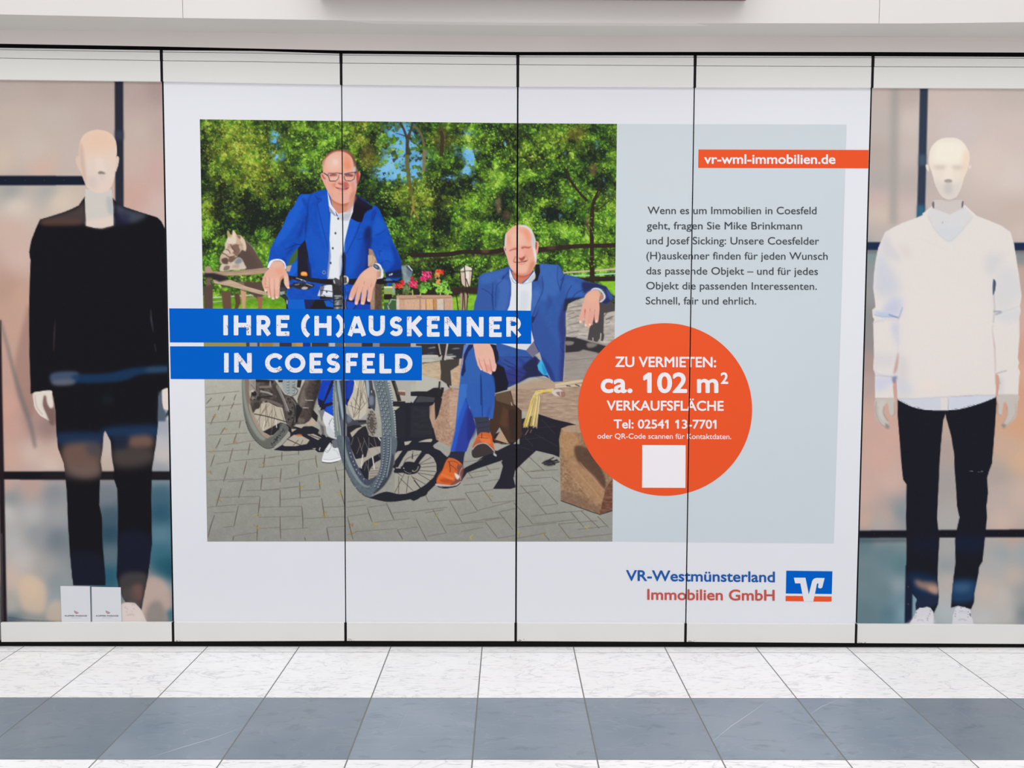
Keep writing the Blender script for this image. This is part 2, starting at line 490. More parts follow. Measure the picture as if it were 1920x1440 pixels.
    P('L3', '1188,60 1222,50 1218,120 1228,190 1250,220 1240,280 1180,280', (70, 82, 98), 0, b=1, a=.85)
    P('L3', '1222,42 1290,42 1290,150 1268,188 1240,192 1224,175 1216,110', (224, 212, 204)); P('L3', '1255,200 1290,190 1290,250 1240,250', (30, 36, 44), 0, a=.8); P('L3', '1250,240 1290,230 1290,270 1250,270', (190, 200, 206), 0, b=.6, a=.8)
    # ---- layer 5: pale shoe
    C.layer = 5
    sh = P('L4', '860,275 900,262 960,268 1000,310 1045,405 860,405', (218, 202, 196), 0); P('L4', '860,300 960,280 1020,405 860,405', (222, 208, 204), 1, b=3, a=.6)
    S('L4', '900,355 930,348 955,356', (160, 140, 138), 1, b=.3, a=.8)
    for x, y in [(940, 280), (955, 280), (890, 300), (905, 310), (950, 308), (900, 330), (935, 325)]:
        E(x / 3.79, 1060 + y / 3.79, .9, .7, (150, 132, 130), a=.8)
    C.layer = None
    C.grain((0, 0, np.ones((C.H, C.W), np.float32)), 1.6, 2, 99)
    C.rgb[:] = np.clip(C.rgb, 0, 246)
    return C


def paint_right(SS):
    C = Canvas(1596, 150, 1990, 1182, SS, 6)
    P, E, S = C.P, C.E, C.S
    C.layer = 1
    mesh_grad(C, [(1650, 175, (196, 182, 174)), (1650, 230, (190, 180, 174)), (1700, 175, (190, 174, 168)), (1710, 230, (206, 192, 184)), (1760, 175, (206, 190, 182)), (1820, 175, (204, 190, 182)), (1900, 175, (198, 186, 178)), (1800, 240, (206, 194, 190)), (1900, 240, (208, 192, 186)), (1850, 300, (214, 198, 188)), (1900, 330, (214, 200, 192)), (1650, 290, (182, 170, 162)), (1650, 340, (176, 168, 164)), (1650, 372, (200, 178, 172)), (1650, 400, (206, 190, 176)), (1650, 440, (190, 178, 172)), (1705, 290, (200, 186, 180)), (1705, 340, (186, 174, 168)), (1705, 400, (204, 186, 180)),
                  (1900, 400, (200, 182, 172)), (1915, 440, (208, 190, 180)), (1640, 482, (120, 146, 150)), (1640, 500, (150, 148, 146)), (1630, 540, (150, 150, 150)), (1630, 600, (140, 138, 138)), (1630, 640, (146, 140, 140)), (1630, 680, (170, 146, 140)), (1915, 482, (126, 136, 140)), (1915, 510, (196, 166, 152)), (1917, 600, (206, 172, 156)), (1917, 660, (206, 160, 142)), (1917, 700, (214, 168, 144)),
                  (1622, 720, (180, 158, 150)), (1622, 790, (202, 168, 154)), (1670, 760, (206, 168, 154)), (1670, 820, (206, 168, 154)), (1650, 860, (208, 170, 156)), (1620, 920, (206, 172, 160)), (1670, 900, (208, 176, 164)), (1620, 975, (206, 170, 154)), (1660, 970, (190, 166, 156)), (1690, 960, (136, 146, 152)), (1650, 985, (176, 172, 170)),
                  (1770, 790, (190, 166, 154)), (1775, 850, (176, 160, 152)), (1775, 900, (168, 160, 156)), (1775, 980, (176, 172, 168)), (1900, 740, (210, 160, 136)), (1910, 800, (212, 164, 132)), (1890, 840, (204, 172, 150)), (1915, 860, (214, 176, 146)), (1870, 890, (176, 164, 156)), (1880, 930, (190, 174, 166)), (1915, 930, (206, 180, 168)), (1880, 980, (206, 182, 170)),
                  (1620, 1020, (96, 124, 132)), (1660, 1040, (104, 130, 138)), (1690, 1060, (92, 126, 134)), (1620, 1080, (110, 132, 138)), (1660, 1110, (106, 128, 134)), (1620, 1150, (100, 124, 132)), (1670, 1150, (84, 116, 128)), (1685, 1100, (150, 162, 168)), (1690, 1120, (110, 140, 152)), (1690, 1150, (130, 160, 172)), (1715, 1125, (126, 156, 172)),
                  (1773, 1030, (170, 168, 166)), (1775, 1060, (150, 156, 160)), (1775, 1090, (190, 178, 168)), (1770, 1120, (186, 180, 176)), (1775, 1140, (176, 186, 190)), (1900, 1012, (196, 160, 144)), (1900, 1022, (176, 172, 170)), (1880, 1038, (156, 166, 170)), (1915, 1035, (160, 170, 174)), (1870, 1060, (176, 176, 174)), (1900, 1080, (196, 178, 168)), (1850, 1110, (200, 184, 172)), (1880, 1120, (196, 188, 182)), (1915, 1110, (160, 160, 160)), (1890, 1150, (190, 186, 182)), (1917, 1150, (126, 136, 142)), (1845, 1160, (190, 190, 188)), (1970, 700, (206, 166, 146)), (1970, 300, (206, 190, 182)), (1970, 1100, (170, 168, 166))], 3.2)
    P('T', '1670,165 1685,165 1682,420 1668,420', (160, 156, 152), 0, b=3.5, a=.75)
    P('T', '1725,160 1740,160 1737,300 1734,410 1719,412 1722,300', (50, 60, 78), 0, b=.6); P('T', '1723,290 1737,290 1736,310 1722,310', (70, 92, 110), 0, b=2.5, a=.8); P('T', '1720,385 1734,385 1734,410 1719,410', (50, 110, 140), 0, b=2.5, a=.8)
    P('T', '1600,454 1990,455 1990,470 1600,469', (28, 44, 74), 0, b=.6); P('T', '1600,470 1990,470 1990,474 1600,474', (96, 80, 78), 0, b=1.5, a=.7)
    P('T', '1600,995 1990,992 1990,1007 1600,1009', (24, 24, 34), 0, b=.5)
    for x in (1639, 1673, 1774, 1873, 1906):
        E(x, 1001, .7, .7, (90, 96, 110))
    P('T', '1600,1009 1700,1009 1700,1016 1600,1018', (70, 84, 92), 0, b=2.5, a=.7)
    P('T', '1698,1060 1712,1060 1710,1168 1696,1168', (26, 34, 54), 0, b=.4)
    for y in (1066, 1100, 1133):
        E(1703, y, .8, .8, (150, 160, 170))
    # ---- layer 3: dark trousers
    C.layer = 3
    K = (26, 27, 36)
    t1 = P('R7', '655,250 1140,250 1135,410 1112,470 1090,700 1075,900 1070,1050 1060,1250 1050,1450 1060,1540 1075,1640 1060,1890 1055,2050 1068,2240 1060,2310 1018,2400 1010,2380 960,2345 880,2350 840,2370 835,2310 850,2260 800,2200 740,2020 745,1740 740,1440 745,1110 710,1060 690,850 670,600 655,400', K, 0)
    t2 = P('R7', '1120,250 1640,230 1646,300 1625,600 1600,900 1570,980 1550,1050 1560,1200 1545,1330 1550,1440 1530,1640 1505,1880 1470,1940 1465,2000 1425,2190 1420,2290 1390,2360 1330,2340 1260,2325 1190,2345 1195,2240 1215,2040 1235,1890 1230,1670 1250,1550 1275,1440 1250,1330 1240,1150 1225,950 1220,800 1190,620 1140,440', K, 0)
    S('R7', '1370,980 1410,978', (120, 116, 120), .7, sm=0); S('R7', '1455,983 1510,982', (170, 166, 166), .9, sm=0)
    P('R8', '760,560 1050,600 1068,800 1040,860 960,890 840,900 790,700', (24, 44, 76), 1, b=4, a=.9, clip=t1); P('R8', '830,620 900,640 1050,660 1060,760 960,740 850,690', (150, 122, 110), 1, b=3, a=.95, clip=t1); P('R8', '960,690 1055,700 1055,770 980,740', (196, 160, 140), 1, b=2, a=.7, clip=t1); P('R8', '840,790 1060,800 1040,870 850,900', (32, 42, 66), 1, b=2, a=.9, clip=t1)
    P('R8', '1200,640 1450,640 1420,820 1200,840', (30, 66, 104), 1, b=4, a=.9, clip=t2); P('R8', '1220,670 1380,670 1360,740 1230,740', (76, 108, 140), 1, b=4, a=.6, clip=t2); P('R8', '1240,200 1520,200 1500,330 1240,330', (24, 32, 60), 1, b=6, a=.7, clip=t2); P('R8', '800,220 1060,220 1060,330 800,330', (24, 30, 54), 1, b=6, a=.6, clip=t1)
    # ---- layer 2: pale jumper over a shirt
    C.layer = 2
    W = (226, 219, 214)
    P('R7', '655,255 800,328 950,362 1090,366 1090,238 655,250', (206, 208, 218), 0); P('R7', '1085,238 1160,238 1160,366 1088,366', (222, 216, 212), 0); P('R7', '1160,366 1300,345 1500,290 1635,232 1635,215 1160,236', (206, 210, 222), 0); S('R7', '660,262 800,330 950,362 1160,366 1320,344 1500,290 1635,236', (226, 230, 238), 1.4)
    w = P('R6', '930,860 840,900 700,950 600,1000 530,1042 500,1110 462,1200 435,1330 418,1480 412,1600 430,1740 435,1790 402,1820 406,1890 422,1912 412,1950 415,2090 420,2290 412,2380 414,2420 430,2452 430,2700 620,2702 610,2580 645,2520 655,2706 850,2707 1090,2692 1400,2674 1636,2668 1650,2470 1665,2470 1672,2580 1660,2668 1862,2668 1872,2490 1880,2440 1860,2390 1872,2350 1858,2300 1876,2080 1872,1900 1888,1830 1880,1780 1896,1680 1870,1480 1850,1350 1820,1160 1785,1040 1700,980 1560,920 1400,860 1180,1100', W, 0)
    P('R6', '900,860 1000,780 1180,860 1330,770 1440,870 1200,1180', W, 0)
    # cool folds
    CF = (206, 206, 214)
    for s_, c, b_, a_ in [('R9|290,60 340,110 400,220 440,280 430,200 370,120', (204, 204, 210), 4, .9), ('R9|250,130 300,230 370,340 420,430 440,560 300,600 215,560 205,400', (204, 206, 216), 7, .95), ('R9|350,630 460,620 470,700 440,790 340,770 280,740', (196, 200, 220), 5, .95), ('R9|370,870 430,860 430,1080 400,1000', (196, 200, 222), 4, .9), ('R9|190,740 280,790 400,790 440,800 340,760', (176, 196, 222), 2.5, .9),
                          ('R9|195,1130 300,1160 400,1150 380,1260 200,1280', (214, 210, 212), 5, .8), ('R9|1290,200 1400,200 1470,160 1380,330 1290,380', (210, 208, 210), 6, .9), ('R9|1380,350 1500,320 1600,400 1620,560 1500,700 1370,720', (212, 212, 214), 7, .8), ('R9|1360,780 1600,720 1610,800 1480,840', (212, 213, 216), 4, .8), ('R9|450,100 520,120 560,220 480,200', (218, 206, 204), 5, .7),
                          ('R9|520,700 800,500 1200,600 1300,1000 1100,1400 600,1400', (230, 221, 217), 14, .7), ('R9|440,1150 520,1250 500,1440 430,1440', (212, 206, 208), 5, .8), ('R6|520,1060 570,1110 600,1240 640,1300 560,1300 500,1180', (206, 204, 210), 5, .8), ('R7|430,40 520,40 640,20 600,90 540,150 440,180', (204, 206, 224), 3.5, .9), ('R7|660,60 760,100 800,200 700,250 655,220', (206, 208, 216), 5, .8), ('R7|900,60 1100,130 900,170', (236, 220, 210), 6, .7), ('R7|1660,60 1700,40 1700,200 1670,200', (200, 202, 210), 3, .8)]:
        v_, q = s_.split('|'); P(v_, q, c, 1, b=b_, a=a_, clip=w)
    for v_, q, c, wd in [('R9', '440,800 390,790 280,790 200,770', (150, 170, 206), 1.6), ('R9', '475,700 440,800', (120, 150, 190), 1.4), ('R9', '340,770 440,805', (90, 120, 170), 1.6), ('R9', '200,840 300,820 440,830', (206, 204, 208), 1.4), ('R9', '1350,740 1430,745 1370,770', (130, 132, 146), 2.2), ('R9', '1370,760 1460,740 1600,690', (200, 200, 206), 1.2), ('R9', '1380,1340 1410,1330 1480,1310', (140, 136, 144), 1.2), ('R9', '430,800 430,1100 425,1200 430,1440', (206, 204, 212), 1.4), ('R9', '1352,560 1362,700 1350,850', (140, 146, 160), 1), ('R9', '1350,870 1340,920 1360,1050 1370,1200 1372,1320', (206, 190, 186), 1.6), ('R9', '200,1360 260,1362 380,1370', (160, 164, 180), 1), ('R9', '190,1290 240,1340 330,1360', (196, 190, 196), 1),
                          ('R9', '640,30 700,60 900,150', (220, 212, 210), 1), ('R7', '655,252 850,252 1090,238 1400,221 1636,217', (186, 182, 184), 1), ('R7', '430,252 620,252', (176, 170, 172), 1), ('R7', '1660,214 1860,214', (176, 170, 172), 1), ('R9', '185,860 250,830 300,840', (200, 200, 210), 1)]:
        S(v_, q, c, wd, b=.5, a=.85)
    P('R9', '1350,430 1372,450 1374,500 1360,560 1346,580 1344,500', (72, 88, 112)); P('R9', '425,1160 436,1150 425,1280 400,1340 390,1320', (196, 158, 148), 1, b=.8)
    P('R7', '612,60 640,70 640,240 622,240 612,140', (204, 160, 150), 0, b=.7); P('R7', '1640,20 1665,40 1668,120 1650,215 1640,120', (206, 156, 136), 0, b=.5); P('R9', '1340,930 1366,1080 1368,1330 1400,1360 1420,1440 1370,1440 1360,1100', (206, 160, 146), 0, b=.7, a=.85); P('R7', '600,40 650,30 640,70 615,100', (120, 124, 160), 1, b=1, a=.8)
    # collar and neck opening
    P('R6', '950,870 1000,785 1030,810 1180,868 1320,785 1410,880 1300,1030 1200,1135 1160,1140 1060,1060', (216, 214, 214), 0); P('R6', '1030,1000 1300,1000 1200,1120 1150,1110', (208, 214, 218), 1, b=3, a=.8); S('R6', '960,880 1020,1000 1100,1090 1180,1130 1300,1020 1410,890', (206, 202, 202), 1.4, b=.6); S('R6', '1100,960 1112,930', (170, 166, 170), 1, sm=0)
    # ---- layer 4: head, neck, hands
    C.layer = 4
    P('R6', '1015,720 1310,720 1312,800 1180,866 1020,805', (206, 197, 193), 0); P('R6', '1000,755 1020,735 1022,800 1010,800', (110, 108, 112), 1); P('R6', '1300,740 1314,735 1310,780 1298,800', (90, 90, 96), 1); 
    h = P('R6', '1180,95 1080,112 1000,180 972,260 970,360 1000,450 1030,560 1080,660 1130,705 1180,716 1240,690 1290,600 1320,500 1350,430 1372,340 1372,250 1325,160 1260,108', (232, 220, 206))
    P('R6', '1060,130 1290,130 1340,240 1330,340 1180,370 1010,340 1010,230', (242, 234, 218), 1, b=5, a=.9, clip=h); P('R6', '1020,380 1130,375 1120,410 1040,410', (206, 192, 180), 1, b=2, a=.8); P('R6', '1200,380 1310,380 1290,410 1220,410', (206, 192, 180), 1, b=2, a=.8); P('R6', '1310,260 1372,260 1340,430 1300,520', (238, 206, 176), 1, b=3, a=.6, clip=h)
    P('R6', '1010,520 1120,560 1240,560 1310,520 1260,680 1180,720 1080,680', (214, 205, 200), 1, b=4, a=.8, clip=h); P('R6', '1140,400 1200,400 1210,510 1120,510', (240, 226, 214), 1, b=2, a=.7); P('R6', '1122,525 1160,512 1200,522 1190,545 1140,545', (150, 142, 136), 1, b=.6, a=.9); P('R6', '1130,550 1195,550 1195,650 1130,650', (196, 190, 184), 1, b=2, a=.7); S('R6', '1110,715 1180,724 1240,706', (160, 152, 148), 1.2, b=.8, a=.8)
    P('R6', '936,372 966,370 968,430 950,420', (230, 216, 206)); P('R6', '1366,385 1390,372 1388,395 1372,410', (232, 214, 204))
    HC = (198, 190, 182)
    for s_ in ['432,262 500,254 620,252 624,400 612,425 590,420 570,380 560,310 540,300 520,330 515,400 530,440 568,500 572,545 545,550 490,510 440,450 428,380', '1662,220 1860,220 1856,300 1840,430 1780,500 1740,535 1710,545 1700,525 1720,480 1745,420 1752,330 1740,292 1720,292 1710,330 1700,400 1680,418 1660,400 1662,300']:
        P('R7', s_, HC)
    P('R7', '470,280 540,280 510,340 500,440 550,520 500,500 460,400', (206, 200, 192), 1, b=1.5, a=.8); S('R7', '440,280 440,400 480,490 545,548', (128, 118, 110), 1, b=.5, a=.8); S('R7', '455,330 465,430 520,500', (160, 150, 142), .8, b=.4, a=.7); S('R7', '520,330 515,400 560,480', (120, 104, 98), .8, b=.3, a=.8); P('R7', '530,500 570,520 570,548 545,550', (120, 112, 106), 1, b=.8, a=.7)
    S('R7', '1835,300 1830,420 1740,530', (150, 136, 124), .8, b=.4, a=.8); S('R7', '1700,525 1750,420 1752,330', (130, 108, 96), .8, b=.3, a=.8); S('R7', '1660,300 1660,400 1690,418', (120, 104, 96), .8, b=.3, a=.8); P('R7', '1700,515 1740,510 1725,545 1705,540', (120, 106, 98), 1, b=.8, a=.7); S('R7', '624,290 624,400 600,425', (120, 104, 98), .8, b=.3, a=.8)
    # ---- layer 5: shoes
    C.layer = 5
    P('R8', '765,1075 820,990 845,930 880,902 900,908 950,893 985,905 1012,945 1018,1000 1012,1075', (214, 212, 218), 0); P('R8', '1200,1075 1210,980 1232,912 1262,886 1300,898 1325,895 1380,925 1398,1000 1420,1075', (214, 213, 218), 0)
    P('R8', '780,1040 860,1000 1000,1010 1010,1075 770,1075', (222, 220, 226), 1, b=2, a=.7)
    for x, y in [(985, 935), (978, 965), (965, 985), (955, 1010), (955, 1030), (845, 955), (838, 985), (830, 1005), (1236, 940), (1234, 965), (1232, 990), (1362, 945), (1362, 970), (1360, 998), (1290, 905), (1340, 905)]:
        E(1560 + x / 5.333, 970 + y / 5.333, .9, 1, (90, 88, 100), a=.8)
    S('R8', '850,1035 880,1025 915,1035', (150, 146, 156), .9, b=.3); S('R8', '1260,1030 1300,1018 1345,1032', (150, 146, 156), .9, b=.3); S('R8', '1380,960 1385,990', (60, 60, 70), 1.4, sm=0); S('R8', '1265,935 1350,938', (170, 168, 176), .7, sm=0); S('R8', '1262,955 1350,956', (176, 174, 180), .7, sm=0)
    C.layer = None
    C.grain((0, 0, np.ones((C.H, C.W), np.float32)), 1.6, 2, 99)
    C.rgb[:] = np.clip(C.rgb, 0, 246)
    return C
# ---------------------------------------------------------------- the printed photograph
def ramp(t, stops):
    t = np.clip(t, 0, 1)
    xs = [s[0] for s in stops]
    return np.stack([np.interp(t, xs, [s[1][i] for s in stops]) for i in range(3)], -1).astype(np.float32)


def paint_photo(SS):
    C = Canvas(372, 221, 1160, 1019, SS, 3)
    P, E, S = C.P, C.E, C.S
    full = (0, 0, np.ones((C.H, C.W), np.float32))
    Y, X = np.mgrid[0:C.H, 0:C.W]
    X = X / SS + C.x0; Y = Y / SS + C.y0
    # ---- layer 1: trees and hedge
    C.layer = 1
    L = np.full(X.shape, .43, np.float32)
    O = np.full(X.shape, .25, np.float32)
    SK = np.zeros(X.shape, np.float32)

    def g(A, x, y, rx, ry, v):
        A += v * np.exp(-(((X - x) / rx) ** 2 + ((Y - y) / ry) ** 2)).astype(np.float32)
    for v in [(440, 270, 60, 60, .13), (385, 310, 12, 45, -.3), (480, 300, 40, 40, .12), (395, 245, 20, 20, -.05),
              (500, 245, 8, 30, -.16), (540, 260, 25, 25, .05), (430, 380, 30, 25, -.22), (485, 400, 45, 35, -.32),
              (560, 350, 40, 22, -.15), (410, 430, 18, 22, -.2), (390, 395, 12, 15, .16), (385, 440, 12, 14, .14),
              (395, 490, 16, 14, .10), (395, 460, 20, 8, -.2), (415, 480, 10, 20, -.1), (505, 430, 16, 16, .10), (485, 460, 12, 9, .14),
              (500, 490, 20, 20, .08), (530, 420, 16, 25, -.25), (462, 425, 20, 18, -.22), (590, 300, 20, 40, .12), (610, 250, 30, 16, .14),
              (572, 350, 18, 24, -.16), (655, 262, 18, 16, -.04), (680, 260, 14, 20, .02), (672, 320, 12, 30, -.16), (700, 340, 26, 26, -.16),
              (712, 375, 24, 22, -.22), (722, 400, 22, 16, -.3), (737, 360, 22, 16, .12), (795, 365, 24, 30, .12), (735, 425, 16, 14, .1),
              (745, 415, 14, 40, -.14), (820, 400, 16, 40, -.18), (850, 350, 24, 22, -.3), (885, 345, 14, 20, -.22), (830, 300, 18, 16, .02),
              (900, 262, 26, 22, .15), (855, 265, 22, 20, .03), (950, 300, 22, 26, .14), (935, 345, 24, 16, .14), (980, 330, 22, 16, .12), (905, 380, 26, 20, .14),
              (870, 410, 26, 18, .08), (825, 430, 30, 22, -.16), (940, 385, 18, 24, -.3), (925, 408, 26, 12, -.32), (950, 262, 20, 20, -.22),
              (985, 370, 20, 14, -.2), (1000, 350, 30, 12, -.26), (1030, 330, 34, 30, -.06), (1015, 380, 14, 10, .16), (1035, 400, 22, 20, -.38),
              (1000, 262, 26, 24, .05), (1020, 290, 20, 30, -.02), (1075, 270, 36, 40, -.02), (1130, 260, 20, 30, -.06), (1060, 330, 26, 24, -.1),
              (1120, 330, 26, 30, -.14), (1090, 380, 14, 10, .12), (1130, 400, 24, 26, .12), (1070, 425, 30, 14, .14), (985, 415, 30, 16, .18), (1075, 395, 12, 12, -.1),
              (930, 430, 26, 14, .18), (880, 450, 26, 16, -.05), (1120, 450, 30, 12, .16), (1040, 440, 36, 12, .16), (1000, 440, 10, 10, -.1),
              (900, 440, 14, 8, -.2), (800, 470, 30, 26, -.05), (740, 470, 12, 24, -.04), (880, 485, 36, 10, .14), (930, 490, 26, 18, .08), (1080, 482, 46, 12, .2),
              (1110, 510, 40, 10, .18), (1040, 500, 16, 12, -.1), (850, 505, 22, 14, -.24), (890, 520, 12, 20, -.02), (810, 500, 16, 12, -.18), (865, 545, 20, 20, -.2), (770, 505, 20, 12, -.2)]:
        g(L, *v)
    for v in [(440, 290, 70, 80, .75), (500, 340, 40, 40, .3), (675, 250, 30, 50, .6), (800, 380, 34, 40, .75), (1070, 260, 40, 30, .55), (985, 290, 20, 30, .3),
              (830, 260, 30, 20, .6), (1125, 320, 20, 20, .3), (395, 400, 20, 20, .6), (690, 300, 20, 20, .5), (745, 370, 20, 20, .5), (950, 395, 14, 14, .6)]:
        g(O, *v)
    for v in [(516, 258, 10, 16, .6), (520, 292, 16, 12, .46), (508, 345, 12, 10, .12), (568, 318, 16, 7, .22), (590, 330, 8, 12, .2), (610, 240, 12, 8, .1),
              (735, 300, 26, 40, .42), (765, 270, 22, 38, .44), (745, 245, 30, 16, .4), (715, 325, 18, 16, .36), (790, 300, 12, 30, .3), (750, 330, 22, 10, .3), (775, 325, 12, 20, .4),
              (875, 250, 20, 12, .3), (880, 288, 20, 14, .48), (884, 305, 10, 20, .4), (872, 322, 10, 12, .46), (842, 334, 14, 6, .46), (810, 290, 10, 12, .24),
              (850, 280, 8, 12, .3), (947, 270, 4, 6, .45), (890, 345, 6, 9, .36), (920, 335, 8, 8, .2), (1068, 376, 6, 5, .42), (1145, 360, 8, 7, .34), (1132, 338, 4, 6, .34), (1118, 270, 4, 14, .3), (1060, 290, 3, 12, .3),
              (1020, 402, 4, 4, .3), (1050, 405, 5, 5, .3), (905, 345, 4, 4, .2), (665, 340, 8, 10, .08)]:
        g(SK, *v)
    n1 = C.noise(full, 18, 11, 2); n2 = C.noise(full, 7, 12, 2)
    L = .46 + (L - .43) * 1.25; O *= .85
    GR = [(0, (20, 28, 26)), (.2, (32, 50, 30)), (.4, (52, 90, 32)), (.6, (84, 144, 34)), (.8, (134, 196, 48)), (1, (184, 224, 100))]
    OL = [(0, (34, 36, 22)), (.2, (60, 62, 26)), (.4, (92, 96, 32)), (.6, (124, 130, 36)), (.8, (160, 166, 54)), (1, (200, 200, 96))]
    o = np.clip(O + (C.noise(full, 20, 21, 1) - .5) * .4, 0, 1)
    skc = ramp((n1 + (Y - 230) / 300) / 1.6, [(0, (70, 150, 215)), (.6, (120, 185, 225)), (1, (160, 205, 215))])
    base = ramp(L - .16 + (n1 - .5) * .5, GR)
    C.rgb[:] = base + (skc - base) * np.clip(SK * 3 - .25, 0, 1)[..., None]
    T = L + (n1 - .5) * .8 + (n2 - .5) * .4
    r0 = C.rng
    st = {}
    for q in range(3, 24):
        for v in range(4):
            yy, xx = np.mgrid[-q:q + 1, -q:q + 1] / float(q)
            an = v * .8; ca, sa = math.cos(an), math.sin(an)
            d = np.hypot((xx * ca + yy * sa), (-xx * sa + yy * ca) * 1.5)
            th = np.arctan2(yy, xx)
            st[q, v] = np.clip((1 - d * (1 + .22 * np.sin(3 * th + v * 2))) * q * .5, 0, 1).astype(np.float32)[..., None]
    for rad, num, dt, sp, al in [(7.5, 2600, -.16, .10, .75), (4.2, 8000, -.03, .14, .8), (2.6, 15000, .04, .19, .8), (1.7, 15000, .10, .24, .75)]:
        X_ = r0.randint(0, C.W, num); Y_ = r0.randint(0, int(400 * SS), num); rr = np.maximum(3, (rad * SS * (.6 + .7 * r0.rand(num))).astype(int)).clip(3, 23)
        V_ = r0.randint(0, 4, num); tt = T[Y_, X_] + dt + r0.randn(num) * sp; oo = o[Y_, X_][:, None]
        cc = ramp(tt, GR) * (1 - oo) + ramp(tt, OL) * oo
        go = r0.rand(num) > SK[Y_, X_] * 1.6
        for x, y, q, v, c, k in zip(X_, Y_, rr, V_, cc, go):
            if not k:
                continue
            x0, x1, y0, y1 = max(0, x - q), min(C.W, x + q + 1), max(0, y - q), y + q + 1
            R_ = C.rgb[y0:y1, x0:x1]
            R_ += (c - R_) * st[q, v][y0 - y + q:y1 - y + q, x0 - x + q:x1 - x + q] * al
    # a warm cast of bark between the leaves and the far red-brown patches
    for x, y, rx, ry, c, a in [(1112, 318, 6, 12, (150, 110, 72), .5), (935, 385, 4, 16, (160, 116, 96), .6), (828, 262, 12, 26, (80, 66, 44), .4), (1103, 420, 4, 18, (136, 96, 70), .5),
                               (950, 404, 8, 8, (120, 84, 66), .5), (1080, 250, 16, 14, (150, 130, 50), .35), (690, 292, 12, 24, (110, 86, 50), .35)]:
        E(x, y, rx, ry, c, b=2, a=a)
    # dark trunks
    for s_, w, c in [('660,60 700,130 735,230', [5, 4, 5], (58, 48, 34)), ('800,60 780,150 750,230 742,330 745,420', [4, 4, 7, 6, 8], (62, 50, 34)),
                     ('745,420 742,520 755,640 768,760 790,880', [8, 8, 7, 8, 9], (96, 92, 44)),
                     ('810,90 880,160 915,240 930,330', [5, 4, 4, 5], (104, 92, 62)), ('940,360 930,440 932,520 925,620', [7, 7, 6, 5], (128, 112, 70)),
                     ('1120,150 1135,240 1130,340 1125,440', [6, 7, 8, 6], (56, 44, 32)), ('610,180 660,190 715,210', [1, 1.5, 2], (50, 50, 40)),
                     ('780,270 840,300 890,350', [1.2, 1.5, 1.5], (56, 52, 40)), ('560,470 640,450 720,440 850,460', [.8, 1, 1, .8], (96, 110, 70)),
                     ('790,1000 830,1060 870,1140', [4, 3, 3], (150, 128, 60)), ('780,1100 810,1000 800,900', [3, 4, 4], (150, 130, 62)), ('1310,1220 1312,1330 1318,1440', [1, 1.4, 1.4], (60, 46, 36))]:
        S('A7', s_, c, w, a=.9)
    S('A2', '1380,440 1410,520 1460,600 1520,680 1590,750', (44, 36, 26), [2, 4, 5, 4, 5])
    S('A2', '1690,600 1700,680 1650,760', (52, 44, 30), [2, 2, 4])
    S('A2', '1810,730 1740,790 1660,850', (48, 40, 28), [1.5, 2, 3])
    S('A2', '1700,560 1690,650 1655,740 1635,850 1630,1000 1632,1200 1628,1440', (46, 38, 28), [2, 3, 6, 8, 8, 8, 8])
    # fresh leaf tips over the dark
    r = C.rng
    for cx, cy, rx, ry, nn, c in [(950, 428, 36, 12, 70, (150, 205, 60)), (1000, 425, 30, 14, 60, (146, 200, 56)), (910, 262, 30, 24, 60, (140, 190, 60)),
                                  (945, 300, 20, 30, 50, (150, 200, 50)), (890, 380, 26, 18, 60, (130, 188, 48)), (735, 365, 24, 14, 40, (150, 180, 60)),
                                  (740, 424, 12, 12, 30, (120, 200, 70)), (1130, 405, 22, 26, 60, (130, 180, 56)), (1085, 430, 34, 12, 60, (130, 186, 50)), (1090, 505, 60, 12, 80, (140, 200, 50)),
                                  (480, 300, 50, 50, 120, (170, 174, 60)), (440, 260, 50, 30, 90, (150, 150, 56)), (385, 430, 12, 16, 24, (120, 190, 50)), (395, 492, 16, 12, 40, (90, 180, 40)),
                                  (500, 440, 18, 16, 40, (90, 160, 50)), (610, 260, 30, 20, 50, (150, 190, 70)), (1000, 280, 24, 30, 40, (190, 196, 70)), (880, 490, 36, 9, 60, (140, 205, 60)), (600, 310, 22, 22, 40, (140, 185, 60)),
                                  (790, 360, 24, 26, 60, (170, 184, 70)), (490, 495, 20, 16, 40, (80, 160, 50)), (395, 250, 20, 20, 30, (140, 140, 56)), (1015, 380, 14, 8, 20, (170, 200, 60))]:
        for _ in range(nn):
            x, y = cx + r.randn() * rx * .6, cy + r.randn() * ry * .6
            k = .8 + .4 * r.rand()
            E(x, y, 1 + 1.6 * r.rand(), .7 + .9 * r.rand(), tuple(np.array(c) * k), rot=r.rand() * 3, a=.7)
    # dark horizontal rails of the far fence
    S('A2', '0,1240 300,1235 500,1210 700,1215 850,1190', (44, 34, 30), [9, 9, 8, 9, 9])
    S('A2', '1130,1195 1300,1180 1500,1160 1700,1155 1860,1150', (48, 36, 32), [10, 9, 8, 8, 9])
    E(910, 471, 8, 4, (110, 70, 60), b=1.2, a=.6); E(1034, 465, 8, 3, (96, 70, 56), b=1.2, a=.6)
    # grass, pale rails behind
    P('T', '372,556 560,556 560,590 372,590', (92, 150, 30), 0, b=2)
    P('T', '372,575 560,572 560,590 372,590', (128, 180, 30), 0, b=2, a=.8)
    P('A4', '360,470 610,440 620,600 360,600', (124, 180, 40), 0, b=1.5)
    P('C4', '1400,360 1840,330 1840,760 1660,640 1560,520', (126, 186, 40), 0, b=1)
    m = (0, int((520 - 221) * SS), np.ones((int(66 * SS), C.W), np.float32)); C.grain(m, 22, 5, 9, asp=2)
    S('C4', '500,160 700,140 1180,110', (196, 178, 150), [2.5, 3, 3.4]); S('C4', '1300,100 1840,60', (200, 180, 150), 3.4, sm=0)
